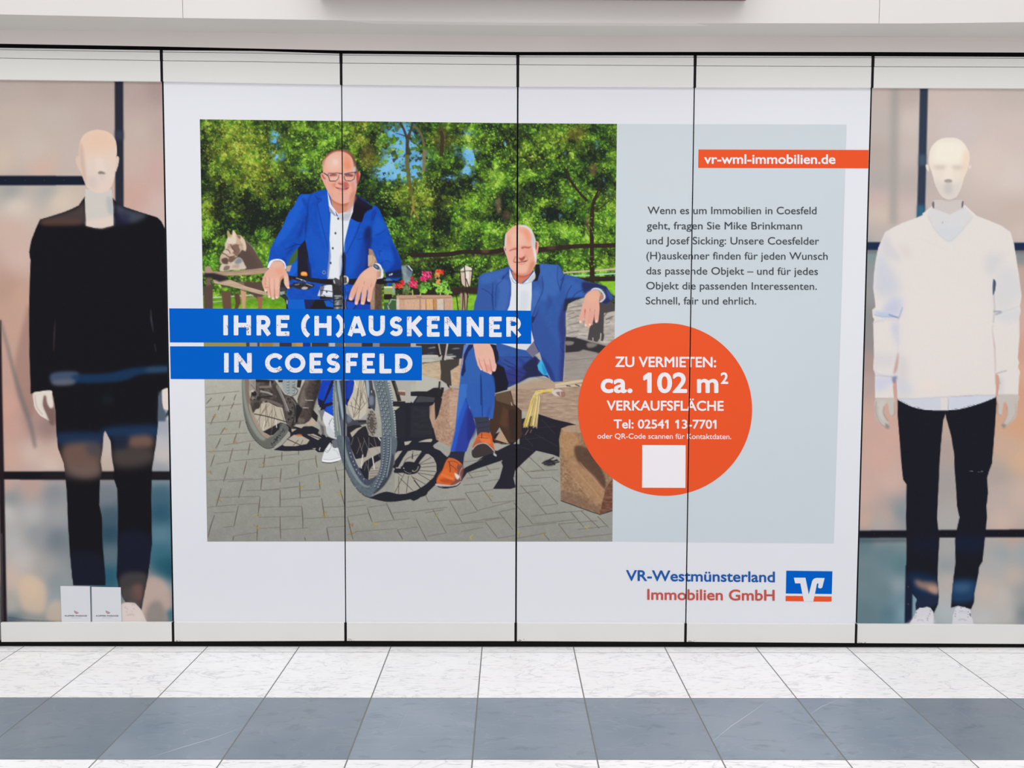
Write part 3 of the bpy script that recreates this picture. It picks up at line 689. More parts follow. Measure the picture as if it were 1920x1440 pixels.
    S('C4', '600,240 1180,225', (150, 208, 160), 2.6, sm=0); S('C4', '1300,210 1840,175', (160, 214, 170), 2.6, sm=0)
    S('C4', '800,330 1180,330 1300,320 1840,310', (44, 38, 26), [6, 8, 9, 9], sm=0)
    P('C4', '1180,0 1300,0 1305,420 1180,400', (46, 38, 26), 0)
    P('A4', '360,380 610,370 610,430 370,440', (52, 38, 34), 0, b=.6)
    P('A4', '0,140 850,60 850,90 600,100 300,140 0,170', (50, 40, 34), 0, b=1, a=.6)
    # post with pale cap between the men
    P('C3', '30,250 130,170 240,220 235,260 30,290', (226, 214, 206), 0); P('C3', '20,300 240,280 200,540 120,560 60,500', (208, 184, 168), 0)
    P('C3', '105,280 190,270 180,560 150,540', (232, 222, 210), 0); S('C3', '30,275 235,262', (120, 108, 100), 1.6, sm=0)
    P('A4', '440,430 520,430 500,600 450,600', (170, 150, 120), 0, b=.8)
    for s_ in ['430,160 450,300 440,440', '480,160 490,260 500,400 520,470', '500,300 540,400 560,200 600,120', '410,440 430,600', '480,430 490,600', '515,420 505,600', '440,280 470,420 465,600']:
        S('A4', s_, (46, 34, 28), 1.8)
    C.grain(C.P('T', '372,221 1160,221 1160,590 372,590', (0, 0, 0), 0, a=0), 8, 1.6, 77)
    # ---- layer 8: paving
    C.layer = 8
    P('T', '372,640 1160,640 1160,1019 372,1019', lambda x, y: ramp((y - 700) / 320, [(0, (176, 174, 162)), (.4, (158, 157, 146)), (1, (143, 143, 136))]), 0)
    P('T', '372,640 640,640 640,654 372,654', (150, 140, 74), 0)
    pm = C.P('T', '372,656 1160,656 1160,1019 372,1019', (0, 0, 0), 0, a=0)
    C.grain(pm, 5, 30, 31, asp=2); C.grain(pm, 4, 8, 32); C.grain(pm, 7, 1.5, 33)
    J = (88, 74, 62); JF = (112, 104, 94)
    dark = ['80,180 130,125', '225,150 245,110', '330,150 350,95', '185,240 205,185', '300,225 330,165', '120,365 165,270', '270,330 295,255', '375,400 390,330', '210,450 250,390',
            '325,530 355,440', '165,580 210,485', '455,640 475,530', '290,695 320,580', '595,755 610,635', '760,690 763,610', '910,640 913,600', '120,745 155,635', '415,815 445,690', '745,885 755,760',
            '915,820 915,690', '1065,640 1080,755', '235,880 275,745', '570,955 585,815', '1240,745 1275,885', '1090,810 1105,950', '370,1025 415,870', '925,1030 920,880', '745,1105 745,950', '1285,950 1330,1110',
            '170,1100 215,940', '545,1190 565,1015', '330,1280 370,1095', '1120,1030 1145,1200', '950,1300 940,1100', '95,1380 155,1180', '750,1395 745,1190', '535,1410 540,1270', '1185,1410 1165,1290', '320,1410 325,1370',
            '1350,1190 1400,1400', '1530,1115 1575,1245', '1700,1070 1770,1220', '1800,1310 1850,1400', '970,1410 965,1380']
    for s_ in dark:
        q = [tuple(map(float, p.split(','))) for p in s_.split()]
        mid = ((q[0][0] + q[1][0]) / 2 + r.randn() * 2, (q[0][1] + q[1][1]) / 2)
        S('A5', [q[0], mid, q[1]], J, [.9, 1.6, .9], a=.95)
    faint = ['75,95 380,65', '75,210 400,180', '85,350 420,330', '100,460 450,440', '240,550 560,500', '90,610 500,590', '330,690 700,660', '170,720 300,700', '640,660 900,630', '550,750 880,720', '915,690 1070,670', '100,870 500,850', '270,880 740,840',
             '780,860 1090,800', '1090,800 1330,770', '580,960 920,920', '440,960 740,950', '750,1040 1110,1010', '930,960 1100,950', '780,940 900,925', '200,1020 560,1010', '90,1110 350,1085', '370,1085 550,1075', '560,1110 940,1100', '1140,1110 1330,1100',
             '150,1160 340,1150', '550,1200 940,1190', '960,1210 1330,1195', '230,1290 330,1280', '320,1370 540,1335', '750,1310 1000,1295', '560,1300 740,1290', '1170,1290 1340,1280', '1360,1190 1540,1165', '1350,1060 1500,1045', '1540,1110 1700,1085',
             '1590,1245 1910,1210', '1420,1330 1800,1300', '1760,1160 1910,1145', '1800,1310 1920,1295', '1340,1110 1520,1090']
    for s_ in faint:
        S('A5', s_, JF, 1, sm=0, a=.85)
    dr = ['130,990 160,1060', '350,1050 465,1250', '490,980 600,1140', '610,895 730,1055', '200,1130 320,1340', '50,1220 145,1410', '790,1150 920,1310', '670,1240 780,1380', '930,1070 1100,1260', '1060,980 1220,1170', '1175,910 1325,1080', '990,910 1060,990',
          '1060,650 1200,780', '980,740 1090,850', '1270,840 1330,880', '1440,1150 1560,1290', '1330,1260 1430,1390', '1200,1350 1250,1410', '1680,1190 1780,1290', '1530,1140 1700,1300', '520,800 560,850', '680,740 720,800', '860,830 960,930']
    for s_ in dr:
        S('A6', s_, (92, 80, 70), [1, 1.5, 1], sm=0, a=.95)
    fr = ['150,1060 490,1030', '490,980 740,950', '350,1050 500,1040', '0,1150 330,1110', '450,1180 600,1150', '600,1140 900,1060', '460,1250 800,1200', '730,1070 940,1050', '800,1150 940,1120', '960,990 1060,975', '1060,975 1160,960', '1090,850 1260,840', '980,920 1160,910',
          '150,1370 320,1340', '320,1270 660,1240', '780,1390 950,1360', '670,1230 850,1200', '960,1290 1310,1250', '1100,1260 1480,1220', '1080,1190 1400,1150', '1180,1100 1320,1080', '1220,1170 1560,1140', '1330,1260 1680,1230', '1430,1390 1810,1350', '1500,1310 1760,1280', '960,1390 1220,1340',
          '1080,790 1330,770', '1040,790 1200,770', '520,800 800,760', '650,880 960,830', '480,700 700,680', '470,910 620,895', '500,850 700,820', '130,1160 300,1130', '0,1290 60,1290', '450,1330 650,1290']
    for s_ in fr:
        S('A6', s_, (108, 98, 88), 1, sm=0, a=.9)
    for x, y, c in [(403, 780, (170, 140, 50)), (424, 805, (164, 132, 60)), (440, 828, (160, 110, 50)), (397, 847, (160, 136, 56)), (394, 885, (150, 104, 60)), (494, 870, (170, 130, 50)), (564, 915, (172, 140, 60)), (601, 907, (180, 140, 50)),
                    (640, 925, (164, 136, 56)), (611, 962, (160, 130, 40)), (609, 968, (150, 120, 40)), (412, 937, (160, 130, 70)), (483, 965, (170, 140, 60)), (482, 990, (172, 140, 50)), (702, 982, (176, 156, 50)), (660, 985, (150, 100, 50)), (663, 1000, (150, 120, 50)),
                    (882, 1007, (196, 184, 50)), (818, 967, (150, 140, 60)), (1020, 1003, (160, 140, 60)), (973, 1000, (160, 150, 60)), (1100, 990, (170, 160, 70)), (554, 818, (214, 110, 60)), (560, 815, (200, 110, 60)), (500, 770, (190, 130, 90)), (753, 920, (180, 130, 60)), (917, 930, (160, 140, 60))]:
        for _ in range(9):
            dx, dy = r.randn(2) * (4, 3)
            S('T', [(x, y), (x + dx, y + dy)], tuple(np.array(c) * (.8 + .4 * r.rand())), .9, sm=0, a=.7)
    for _ in range(240):
        E(388 + 770 * r.rand(), 720 + 296 * r.rand(), .6, .5, (205, 204, 196), a=.5)
    # grey slab ground upper right (between banner and bench)
    P('T', '740,640 1060,640 1060,760 740,760', (172, 170, 160), 0)
    # ---- shadows on the ground
    D = (33, 33, 42)
    P('D1', '0,712 1500,712 1400,1160 1180,1180 900,1060 660,1060 420,1050 170,1060 170,800 0,780', (44, 44, 52), 0)
    for s_, a in [('370,840 600,800 600,825 420,852', .9), ('330,1000 510,980 500,995 360,1004', .5), ('1070,870 1200,840 1330,850 1220,868', .8), ('900,1040 1100,1020 1080,1045 930,1055', .8), ('0,775 150,775 160,795 0,795', .7)]:
        P('D1', s_, (184, 182, 174), 1, b=.4, a=a)
    P('D1', '170,1060 420,1040 660,1060 620,1110 440,1130 180,1140', (186, 184, 176)); P('D1', '190,1190 420,1170 560,1200 460,1250 190,1260', (186, 184, 172))
    P('D1', '920,1090 1150,1070 1200,1100 1050,1130 930,1140', (190, 188, 182), b=.4)
    P('D1', '190,1280 440,1270 700,1230 700,1245 190,1330', (40, 38, 40), 0)
    P('T', '740,755 800,755 860,735 862,800 812,835 800,890 740,890', D, 0)      # mass under the bench left
    P('A6', '0,60 100,40 300,30 260,440 180,520 0,520', D, 0)
    P('A6', '0,0 190,0 130,60 0,70', (178, 178, 168), 0); P('A6', '0,108 60,110 20,170 0,160', (170, 170, 164), 0)
    P('A6', '70,110 220,110 210,160 40,165', (62, 64, 70), 0)
    C.grain(C.P('A6', '0,200 190,200 200,480 0,480', (40, 40, 48), 0, b=1), 5, 4, 51, asp=3)
    # bike shadow: rear wheel ring etc on the right of the front wheel
    P('A6', '0,530 120,520 230,590 330,660 320,700 230,880 0,1040', D)
    P('B8', '0,300 60,250 150,240 0,430', (168, 164, 154), 0)
    P('B8', '10,130 110,90 320,60 340,62 280,130 120,160 20,185', (178, 170, 156), 0)
    P('B8', '370,135 440,80 560,40 670,30 660,80 600,110 500,140', (176, 170, 158))
    P('T', '740,826 756,818 760,840 742,846', D, 0)
    wm = C.raster(np.array([(740 + u / 9.6, 820 + v / 9.6) for u, v in [(0, 1030), (0, 640), (60, 500), (130, 380), (200, 260), (320, 230), (480, 240), (500, 300), (620, 300), (700, 370), (750, 480), (755, 620), (700, 720), (560, 850), (380, 960), (200, 1020)]]))
    C.fill(wm, (164, 160, 148)); C.grain(wm, 6, 1.5, 35)
    for a_, b_ in [('200,600', '0,1000'), ('75,700', '70,1020'), ('250,690', '210,1000'), ('100,740', '330,960'), ('300,690', '460,910'), ('330,720', '560,850'), ('420,650', '640,780'), ('420,640', '720,690'), ('450,600', '740,615'),
                   ('460,540', '740,520'), ('450,490', '720,450'), ('440,480', '660,360'), ('60,560', '0,640'), ('330,240', '320,380'), ('20,620', '130,700')]:
        S('B8', a_ + ' ' + b_, (58, 54, 54), .9, sm=0, clip=wm)
    S('B8', '350,770 460,910', (40, 38, 40), 1.8, sm=0); S('B8', '320,300 318,390', (44, 40, 40), 2, sm=0)
    P('B8', '150,130 290,90 480,250 250,560 60,560 20,520 90,440 210,250', D, 0, a=0)
    S('B8', '250,160 120,340 0,560', D, 9, sm=0); S('B8', '560,230 430,400 330,560', D, [10, 8, 9], sm=0); S('B8', '0,215 200,180 450,130 700,120', D, [7, 8, 9, 7])
    S('B8', '350,60 220,200', D, 6, sm=0); S('B8', '740,20 640,160 700,200', D, 6)
    P('B8', '130,520 180,450 300,440 440,480 465,540 400,640 250,670 150,640 0,640 0,580', D)
    S('B8', '340,620 400,590 430,520', (150, 140, 124), 1.6); S('B8', '170,600 240,640 300,640', (150, 144, 130), 1); S('B8', '20,550 110,550', (170, 166, 150), 2, sm=0); E(757, 878, 1.2, 1.2, (190, 186, 170)); E(774, 883, 1.6, 1.8, (150, 130, 100))
    S('B8', '170,450 230,380 330,340 430,310', (70, 64, 60), 1)
    # shadow outline left of seated shoe, and his leg shadow
    P('B7', '930,1060 1180,980 1400,1020 1560,1020 1750,950 1920,860 1920,1030 1700,1100 1400,1150 1200,1160 1000,1120 840,1075', D)
    P('B8', '0,1030 200,1015 400,950 560,850 700,720 760,600 755,480 700,370 600,290 500,240 480,170 700,190 820,240 940,360 1000,300 900,560 760,830 560,1020 400,1070 200,1130 0,1160', D, 0)
    P('B8', '760,860 900,910 1100,880 1200,790 1300,640 1500,560 1920,420 1920,190 1840,260 1860,300 1800,280 1500,430 1280,540 1200,600 1100,800', D, 0)
    P('A6', '600,690 860,600 900,560 1000,470 1100,560 1340,660 1340,400 1140,270 1000,330 700,480 780,560', (36, 34, 42), 0)
    P('A6', '700,640 830,600 900,540 1000,540 1130,600 1020,700 940,780 925,850 945,930 900,945 740,945 800,850 830,740 815,700 830,690', (34, 33, 42), 0)
    P('A6', '980,320 1150,270 1300,310 1500,370 1400,400 1340,480 1340,650 1130,600 980,640', (34, 33, 42), 0)
    for s_ in ['1000,440 1100,560', '1060,400 1300,380', '1180,320 1300,450', '1000,500 1200,480', '960,560 1100,600', '1120,450 1320,560']:
        S('A6', s_, (54, 52, 58), .8, sm=0)
    P('A6', '820,400 890,530 870,535 760,500', (180, 150, 122), 0)
    P('A6', '760,530 900,540 780,600 700,600', (168, 164, 152), 0)
    for s_ in ['1180,715 1290,660', '1200,725 1320,680', '1230,730 1340,700', '1250,680 1300,730', '1215,700 1330,690']:
        S('A6', s_, (38, 34, 38), 2, sm=0)
    E(1030, 868, 12, 6, (38, 34, 40), b=.6, a=.7)
    # shadows under the bicycle
    P('B5', '500,1040 560,1000 830,880 950,920 1050,960 1400,950 1500,1000 1640,1130 1840,1190 1760,1260 1640,1350 1600,1420 1500,1420 1440,1370 1200,1395 900,1400 700,1380 850,1290 1000,1130 1000,1070 820,900 640,1110 560,1070', D, 0)
    for s_ in ['860,1290 950,1190 1060,1110 1180,1110 1350,1200 1300,1270 1100,1310 900,1310', '1300,1100 1420,1090 1560,1160 1500,1200 1400,1150', '1040,920 1280,920 1200,990 1040,940', '1390,1350 1470,1345 1440,1370', '1020,1000 1120,1000 1030,1060']:
        P('B5', s_, (176, 168, 152), 0)
    S('B5', '940,1180 1200,1300', (50, 46, 48), 1.4, sm=0); S('B5', '1150,1200 1050,1300', (70, 60, 58), 1, sm=0); S('B5', '1230,1200 1180,1300', (80, 70, 66), 1, sm=0)
    E(561, 816, 6, 2.2, (208, 110, 62), b=.5, a=.8); S('B5', '1350,1110 1560,1180', (40, 38, 42), 1.4, sm=0); E(599, 843, 1, 2, (190, 190, 190)); E(600, 840, 1, 1.4, (190, 190, 190))
    P('B5', '1340,810 1420,830 1460,940 1330,950 1280,900', (186, 166, 146), 0)
    # ---- layer 7: timber bench
    C.layer = 7
    wood = (176, 146, 122)
    # back log, right side
    bl = P('C4', '560,1440 560,1200 620,960 760,890 1040,790 1500,930 1760,960 1840,1050 1840,1600 1840,1900 1700,2300 1500,2300 1000,2040 560,1960', (176, 168, 158), 0)
    C.grain(bl, 26, 3, 41, asp=3.5); C.grain(bl, 12, 1.5, 42, asp=3)
    for s_ in ['600,1250 780,1170', '640,1060 980,1000', '600,1360 900,1260', '650,1130 940,1130', '620,1500 900,1440', '1600,1350 1760,1330', '1600,1200 1700,1150', '1580,1470 1700,1420', '640,1700 900,1650', '640,1850 860,1800']:
        S('C4', s_, (104, 90, 80), [1, 1.6, .6][:2], sm=0, b=.3, a=.8, clip=bl)
    for s_ in ['1600,100 1640,100', '350,620 420,600', '1740,640 1800,560', '1755,670 1820,640']:
        S('A4', s_, (96, 84, 76), 1.6, sm=0, b=.3)
    P('A4', '1600,560 1720,490 1760,480 1840,530 1840,590 1740,610 1735,790 1680,870 1590,860 1610,740', (70, 66, 68), 0)
    P('A4', '1840,520 1700,530 1600,700 1640,860 1700,870 1740,640 1770,540', (62, 58, 62), 0, a=0)
    P('A4', '1705,780 1740,800 1730,860 1700,840', (70, 66, 68)); S('A4', '1712,790 1708,850', (190, 180, 168), 2, sm=0); S('A4', '1640,830 1642,880', (200, 190, 178), 1.6, sm=0)
    # seat plank top with tree shadow
    sm_ = P('A4', '1390,820 1600,850 1800,900 1840,1000 1700,1240 1500,1290 1380,1260 1390,900', (152, 144, 136), 0)
    C.grain(sm_, 10, 3, 43, asp=6)
    P('C6', '960,110 1130,120 1300,170 1420,210 1560,240 1700,280 1640,350 1560,410 1450,400 1350,370 1200,380 960,400', (48, 46, 50), 0, b=.5)
    P('C6', '970,190 1110,200 1090,250 980,260', (128, 122, 116), 1, b=.6); P('C6', '1360,220 1540,240 1460,300 1360,300', (126, 118, 112), 1, b=.8)
    P('C6', '960,400 1200,380 1280,340 1560,400 1440,440 960,440', (146, 138, 130), 0, b=.6)
    S('C6', '960,545 1250,510 1480,490', (110, 102, 98), 1, a=.8); S('C6', '960,700 1350,660', (132, 124, 118), 1, a=.6)
    # lower logs of the bench
    lw = P('A6', '890,50 1000,0 1250,-40 1540,-40 1510,370 1480,360 1300,320 1150,270 1000,240 960,200 930,180', (168, 142, 122), 0)
    C.grain(lw, 22, 2.4, 44, asp=6); C.grain(lw, 12, 1.5, 45, asp=4)
    P('C6', '0,1020 200,950 400,880 560,870 720,860 960,920 1240,960 1230,1000 900,1010 600,1040 200,1060', (178, 156, 134), 0, b=.5, a=.8)
    P('C6', '380,820 560,840 740,880 720,920 560,890 440,850', (160, 150, 138), 0)
    P('A6', '750,110 900,60 930,180 1000,240 1000,470 940,520 880,530 800,390 740,490 700,400 720,270', (66, 46, 36), 0)
    P('A6', '760,90 890,60 925,170 930,200 770,150', (92, 72, 56), 0); P('A6', '880,230 940,230 950,500 900,500', (54, 40, 34), 0)
    P('A6', '830,200 880,240 870,400 800,370', (96, 64, 46), 0, b=1.5, a=.6); S('A6', '905,165 912,195', (190, 180, 170), 1.4, sm=0)
    # left logs (behind his knee)
    b1 = P('C5', '120,400 430,360 470,430 440,700 280,660 120,600', (190, 168, 138), 0); C.grain(b1, 18, 3, 46, asp=2)
    P('C5', '110,610 440,700 400,740 380,800 200,900 0,900 0,700', (184, 182, 170), 0)
    b2 = P('C5', '640,520 780,420 790,310 850,310 850,860 700,800 640,800', (194, 162, 132), 0); C.grain(b2, 20, 2.4, 47, asp=3)
    P('C5', '430,340 780,310 770,430 620,530 640,800 590,800 560,770 440,690 450,560 440,450', (66, 58, 54), 0)
    P('C5', '460,740 560,780 560,830 440,830', (178, 176, 166), 0)
    b3 = P('A6', '300,70 350,30 440,40 440,330 360,570 230,500 200,380 170,300 190,200 240,130', (170, 136, 114), 0)
    C.grain(b3, 26, 3, 48, asp=1); P('A6', '345,70 440,50 440,400 350,390', (190, 156, 132), 0, a=.8); C.grain(C.P('A6', '345,70 440,50 440,400 350,390', wood, 0, a=0), 18, 2, 49, asp=4)
    P('C5', '340,990 440,980 470,1040 440,1180 400,1330 350,1420 330,1420', (38, 34, 38), 0)
    P('C5', '0,900 220,905 330,840 500,840 470,1000 330,1010 0,980', (34, 34, 38), 0)
    S('C5', '425,720 405,980', (40, 36, 36), 3, sm=0); S('C5', '450,730 440,860', (150, 146, 140), 1.4, sm=0); S('C5', '560,770 600,830', (44, 38, 36), 2.6, sm=0)
    P('A6', '170,200 215,180 225,340 200,400 170,300', (186, 150, 126), 0, a=.8)
    S('D1', '590,712 720,1100', (40, 34, 34), 5, sm=0); S('D1', '680,712 740,1040', (168, 160, 148), 2.6, sm=0); S('D1', '890,712 800,1200', (50, 42, 40), 4, sm=0); S('D1', '945,712 905,950 870,1210', (182, 178, 172), [3.4, 3, 2.4])
    # right block end
    rb = P('A6', '1355,400 1420,375 1510,365 1640,600 1815,840 1815,1140 1700,1172 1640,1150 1350,1050 1345,640 1335,500', (150, 118, 90), 0)
    C.grain(rb, 26, 4, 50, asp=1); C.grain(rb, 18, 1.8, 55, asp=2)
    P('A6', '1360,420 1480,440 1520,560 1450,660 1370,640', (186, 140, 96), 1, b=2, a=.6, clip=rb); P('A6', '1400,700 1600,700 1740,940 1700,1080 1560,960', (178, 134, 96), 1, b=2.5, a=.6, clip=rb)
    P('A6', '1480,560 1620,600 1740,820 1750,940 1640,820 1500,690', (74, 52, 42), 1, b=1.6, a=.8, clip=rb)
    P('A6', '1350,960 1500,1000 1690,1120 1690,1160 1350,1050', (120, 92, 76), 1, b=1.6, a=.6, clip=rb)
    P('A6', '1755,940 1815,850 1815,1140 1700,1172 1725,1060', (112, 74, 58), 0); C.grain(C.P('A6', '1755,940 1815,850 1815,1140 1700,1172', wood, 0, a=0), 26, 2, 56, asp=4)
    P('A6', '1355,400 1420,375 1510,365 1540,440 1380,430', (178, 150, 126), 0, a=.8)
    for s_ in ['1480,760 1700,1020', '1520,700 1740,960', '1420,800 1600,1020', '1340,640 1400,740']:
        S('A6', s_, (206, 164, 124), 1, sm=0, b=.3, a=.6)
    S('A6', '1350,1050 1640,1155 1705,1175 1815,1142', (48, 40, 40), 1.4, sm=0)
    # rope with frayed ends
    for s_, w in [('1550,-30 1420,-10 1300,10', [5, 5, 4]), ('1300,30 1400,20 1550,10', [3, 3, 4])]:
        S('A6', s_, (206, 190, 160), w)
    S('A6', '1400,15 1440,20', (46, 40, 40), 1.6, sm=0); S('A6', '1480,5 1520,18', (46, 40, 40), 1.8, sm=0)
    for _ in range(26):
        k = r.rand(); c = [(214, 186, 96), (226, 196, 80), (220, 204, 170), (150, 120, 70), (190, 160, 80)][r.randint(5)]
        x1 = 1010 + 125 * k
        S('A6', [(1270 + r.rand() * 20, 55 + r.randn() * 8), (1160 - 40 * r.rand(), 75 + r.randn() * 8), (1090 + 70 * k, 110 + 30 * r.rand()), (1060 + 90 * k, 230), (x1, 370 + 30 * r.rand())], c, 1.1)
    S('A6', '1270,50 1200,70 1150,90', (228, 190, 70), 1.6)
    P('A6', '1270,70 1330,45 1385,80 1370,110 1330,110 1290,100', (206, 196, 190)); P('A6', '1310,75 1385,70 1385,115 1340,110', (140, 96, 84), 1, a=.8); S('A6', '1345,60 1350,105', (210, 196, 180), 1.4, sm=0)
    S('A6', '1168,140 1168,260', (150, 126, 100), 1, sm=0)
    for s_ in ['1060,410 1030,460', '1090,410 1075,440']:
        S('A6', s_, (170, 120, 100), 1, sm=0)
    # ---- layer 6: flower box
    C.layer = 6
    P('C2', '370,110 520,80 640,220 600,430 500,560 430,480 420,300', (150, 166, 182), 0, b=.8, a=.8)
    P('C2', '520,100 620,200 640,260 560,380 500,260', (92, 104, 118), 0, b=.8, a=.8); S('C2', '540,90 640,210', (200, 210, 216), 2, sm=0); S('C2', '500,110 620,230', (50, 56, 66), 2, sm=0)
    P('C2', '0,560 240,560 260,760 0,770', (140, 160, 90), 0, b=.6); S('C2', '0,585 190,580', (214, 224, 190), 3, sm=0); P('C2', '0,740 180,740 180,860 0,860', (36, 28, 26), 0)
    P('C2', '0,870 270,880 270,1090 0,1090', (58, 92, 56), 0); P('C2', '0,870 120,870 100,930 0,930', (110, 160, 50), 0); P('C2', '200,480 250,480 240,720 190,700', (150, 166, 176), 0, a=.7)
    P('C2', '370,640 620,560 1500,560 1530,800 340,790', (40, 36, 30), 0, b=.5)
    P('C2', '600,420 1500,420 1500,640 600,640', (40, 46, 30), 0, b=2, a=.7)
    for cx, cy, rx, ry, nn, cs in [(900, 560, 160, 90, 60, [(96, 170, 50), (130, 206, 70), (60, 100, 40)]), (1320, 580, 150, 110, 80, [(130, 206, 60), (164, 224, 90), (80, 140, 40)]), (880, 670, 60, 50, 24, [(150, 214, 80), (110, 180, 50)]),
                                   (520, 700, 100, 50, 26, [(100, 120, 60), (70, 90, 40)]), (1440, 690, 50, 60, 20, [(140, 206, 70)]), (520, 600, 80, 60, 20, [(120, 150, 90), (60, 80, 50)])]:
        for _ in range(nn):
            u, v = cx + r.randn() * rx * .55, cy + r.randn() * ry * .55
            E(720 + u / 12, 490 + v / 12, 1.3 + 2.2 * r.rand(), 1 + 1.4 * r.rand(), cs[r.randint(len(cs))], rot=r.rand() * 3, a=.85)
    for s_ in ['640,640 650,780', '840,680 810,770', '1260,540 1270,760', '1400,650 1440,760']:
        S('C2', s_, (170, 190, 90), [1.6, 2.4], sm=0)
    for cx, cy, rx, ry, cs, nn in [(960, 320, 120, 100, [(214, 40, 100), (236, 80, 140), (180, 20, 70), (240, 110, 160)], 80), (880, 400, 70, 50, [(226, 60, 120), (200, 30, 84)], 24), (660, 520, 100, 90, [(216, 40, 90), (240, 90, 130), (184, 20, 60)], 70), (630, 400, 36, 50, [(190, 40, 60)], 14),
                                   (1255, 240, 90, 55, [(216, 60, 40), (190, 40, 30), (236, 96, 60)], 44), (1200, 320, 50, 60, [(216, 150, 90), (190, 110, 60)], 22), (1215, 460, 50, 60, [(220, 130, 60), (206, 160, 90)], 22), (350, 530, 110, 80, [(226, 50, 40), (206, 30, 40), (240, 90, 70)], 60), (410, 470, 40, 50, [(210, 40, 50)], 16)]:
        for _ in range(nn):
            u, v = cx + r.uniform(-1, 1) * rx * .85, cy + r.uniform(-1, 1) * ry * .85
            E(720 + u / 12, 490 + v / 12, .9 + 1.3 * r.rand(), .7 + r.rand(), cs[r.randint(len(cs))], rot=r.rand() * 3)
    fb = P('C2', '280,770 360,760 1500,760 1540,790 1555,1100 280,1100', (200, 166, 138), 0)
    for u0, u1, c in [(280, 340, (214, 190, 180)), (340, 470, (196, 158, 130)), (470, 810, (206, 166, 138)), (815, 940, (208, 168, 138)), (945, 1105, (216, 172, 124)), (1110, 1190, (192, 134, 88)), (1195, 1345, (204, 190, 172)), (1350, 1540, (200, 160, 136))]:
        P('C2', [(u0, 850), (u1, 845), (u1 + 8, 1100), (u0, 1100)], c, 0)
    C.grain(fb, 14, 3.5, 61, asp=.3)
    for u in [812, 942, 1108, 1348]:
        S('C2', [(u, 850), (u + 6, 1100)], (110, 78, 60), 1, sm=0)
    P('C2', '290,770 1520,765 1530,820 1100,825 700,850 340,845', (184, 142, 118), 0, a=.7); S('C2', '730,805 850,805', (84, 60, 50), 1, sm=0); S('C2', '340,850 1520,820', (130, 96, 78), 1, sm=0)
    S('C2', '120,1090 90,1000 150,900 160,860 270,870', (176, 180, 176), 1.8); S('C2', '90,960 120,1030', (90, 90, 90), 2, sm=0)
    # ---- layer 2: horse and rail fence
    C.layer = 2
    S('A3', '100,200 100,600', (110, 88, 78), 8, sm=0, b=.4); P('A3', '60,380 140,340 140,600 60,600', (84, 66, 58), 0, b=.5)
    S('A3', '140,470 620,440', (220, 222, 206), 2, sm=0, b=.4); S('A3', '140,510 240,500', (190, 190, 170), 1.4, sm=0); S('A3', '360,480 620,470', (150, 130, 100), 2.4, sm=0, b=.4)
    P('C1', '580,740 700,370 780,400 870,510 960,640 1050,790 1110,900 1110,1000 720,1010', (92, 74, 66), 1, b=.5)
    P('C1', '580,740 720,600 900,700 1000,900 1000,1000 720,1000', (84, 66, 60), 1, b=2, a=.8)
    S('C1', '740,390 880,510 960,640 1050,800', (150, 158, 140), [1, 1.6, 1, .6], b=.5, a=.7)
    P('C1', '150,1060 190,900 350,900 470,800 560,750 640,790 700,900 720,1010 360,1040', (206, 190, 174), 1, b=.5)
    P('C1', '480,850 560,760 640,800 640,860 560,900 500,890', (130, 138, 140), 1, b=.8); P('C1', '260,950 370,940 340,1030 230,1040', (126, 106, 96), 1, b=.5); P('C1', '440,930 580,900 560,990 430,980', (170, 140, 118), 1, b=.8, a=.6)
    hm = P('C1', '310,180 340,150 380,230 420,250 430,160 460,140 510,220 540,250 620,260 700,350 740,480 740,560 700,600 640,590 560,700 500,760 430,850 340,880 250,900 160,880 140,800 170,700 230,610 270,520 270,420 320,320', (186, 160, 138))
    C.grain(hm, 16, 3, 62)
    for s_, c in [('330,300 420,240 520,300 520,420 420,450 300,420', (224, 208, 190)), ('270,420 330,440 300,560 260,520', (214, 196, 176)), ('230,600 340,590 380,650 320,680 230,650', (216, 190, 168)), ('430,480 580,460 600,600 540,720 440,660 420,560', (120, 92, 80)),
                  ('350,560 460,580 440,640 380,660', (214, 186, 160)), ('170,700 280,690 330,760 300,800 190,770', (200, 176, 154)), ('190,790 300,760 340,840 300,900 210,880', (84, 62, 54)), ('360,680 480,680 440,720 370,730', (206, 178, 156)), ('360,750 480,740 500,780 430,850 350,850', (110, 80, 70)),
                  ('440,160 460,150 510,240 480,300 430,260', (232, 206, 180)), ('600,280 680,340 730,480 730,600 690,590 660,440 600,380', (220, 200, 170)), ('530,300 600,330 580,460 520,420', (206, 168, 138)), ('580,470 640,520 620,580 580,540', (200, 170, 146)), ('340,860 380,870 370,940 330,930', (216, 184, 164)),
                  ('540,260 610,280 600,340 560,310', (130, 96, 76))]:
        P('C1', s_, c, 1, b=.5, a=.92)
    for s_ in ['200,650 280,690 350,740 480,720', '290,570 350,600 380,660', '380,450 440,560 500,620']:
        S('C1', s_, (88, 64, 56), 1.6, b=.3, a=.85)
    P('C1', '310,180 340,150 380,230 420,250 400,300 320,280', (170, 150, 84), 1, b=.8, a=.7)
    # horse body, legs
    P('A3', '210,330 580,330 590,450 540,480 440,400 330,360 220,380', (86, 66, 58), 0, b=.6); P('A3', '230,330 420,330 430,430 330,350 240,350', (120, 100, 88), 0, b=.6)
    P('A3', '215,410 300,420 310,600 235,600', (100, 72, 58), 0, b=.5); P('A3', '330,430 380,440 390,520 350,600 330,600 345,520', (90, 62, 50), 0, b=.5); P('A3', '385,400 440,420 430,600 405,600 400,500', (200, 152, 118), 0, b=.5); P('A3', '540,460 590,470 575,600 550,600', (150, 100, 74), 0, b=.6)
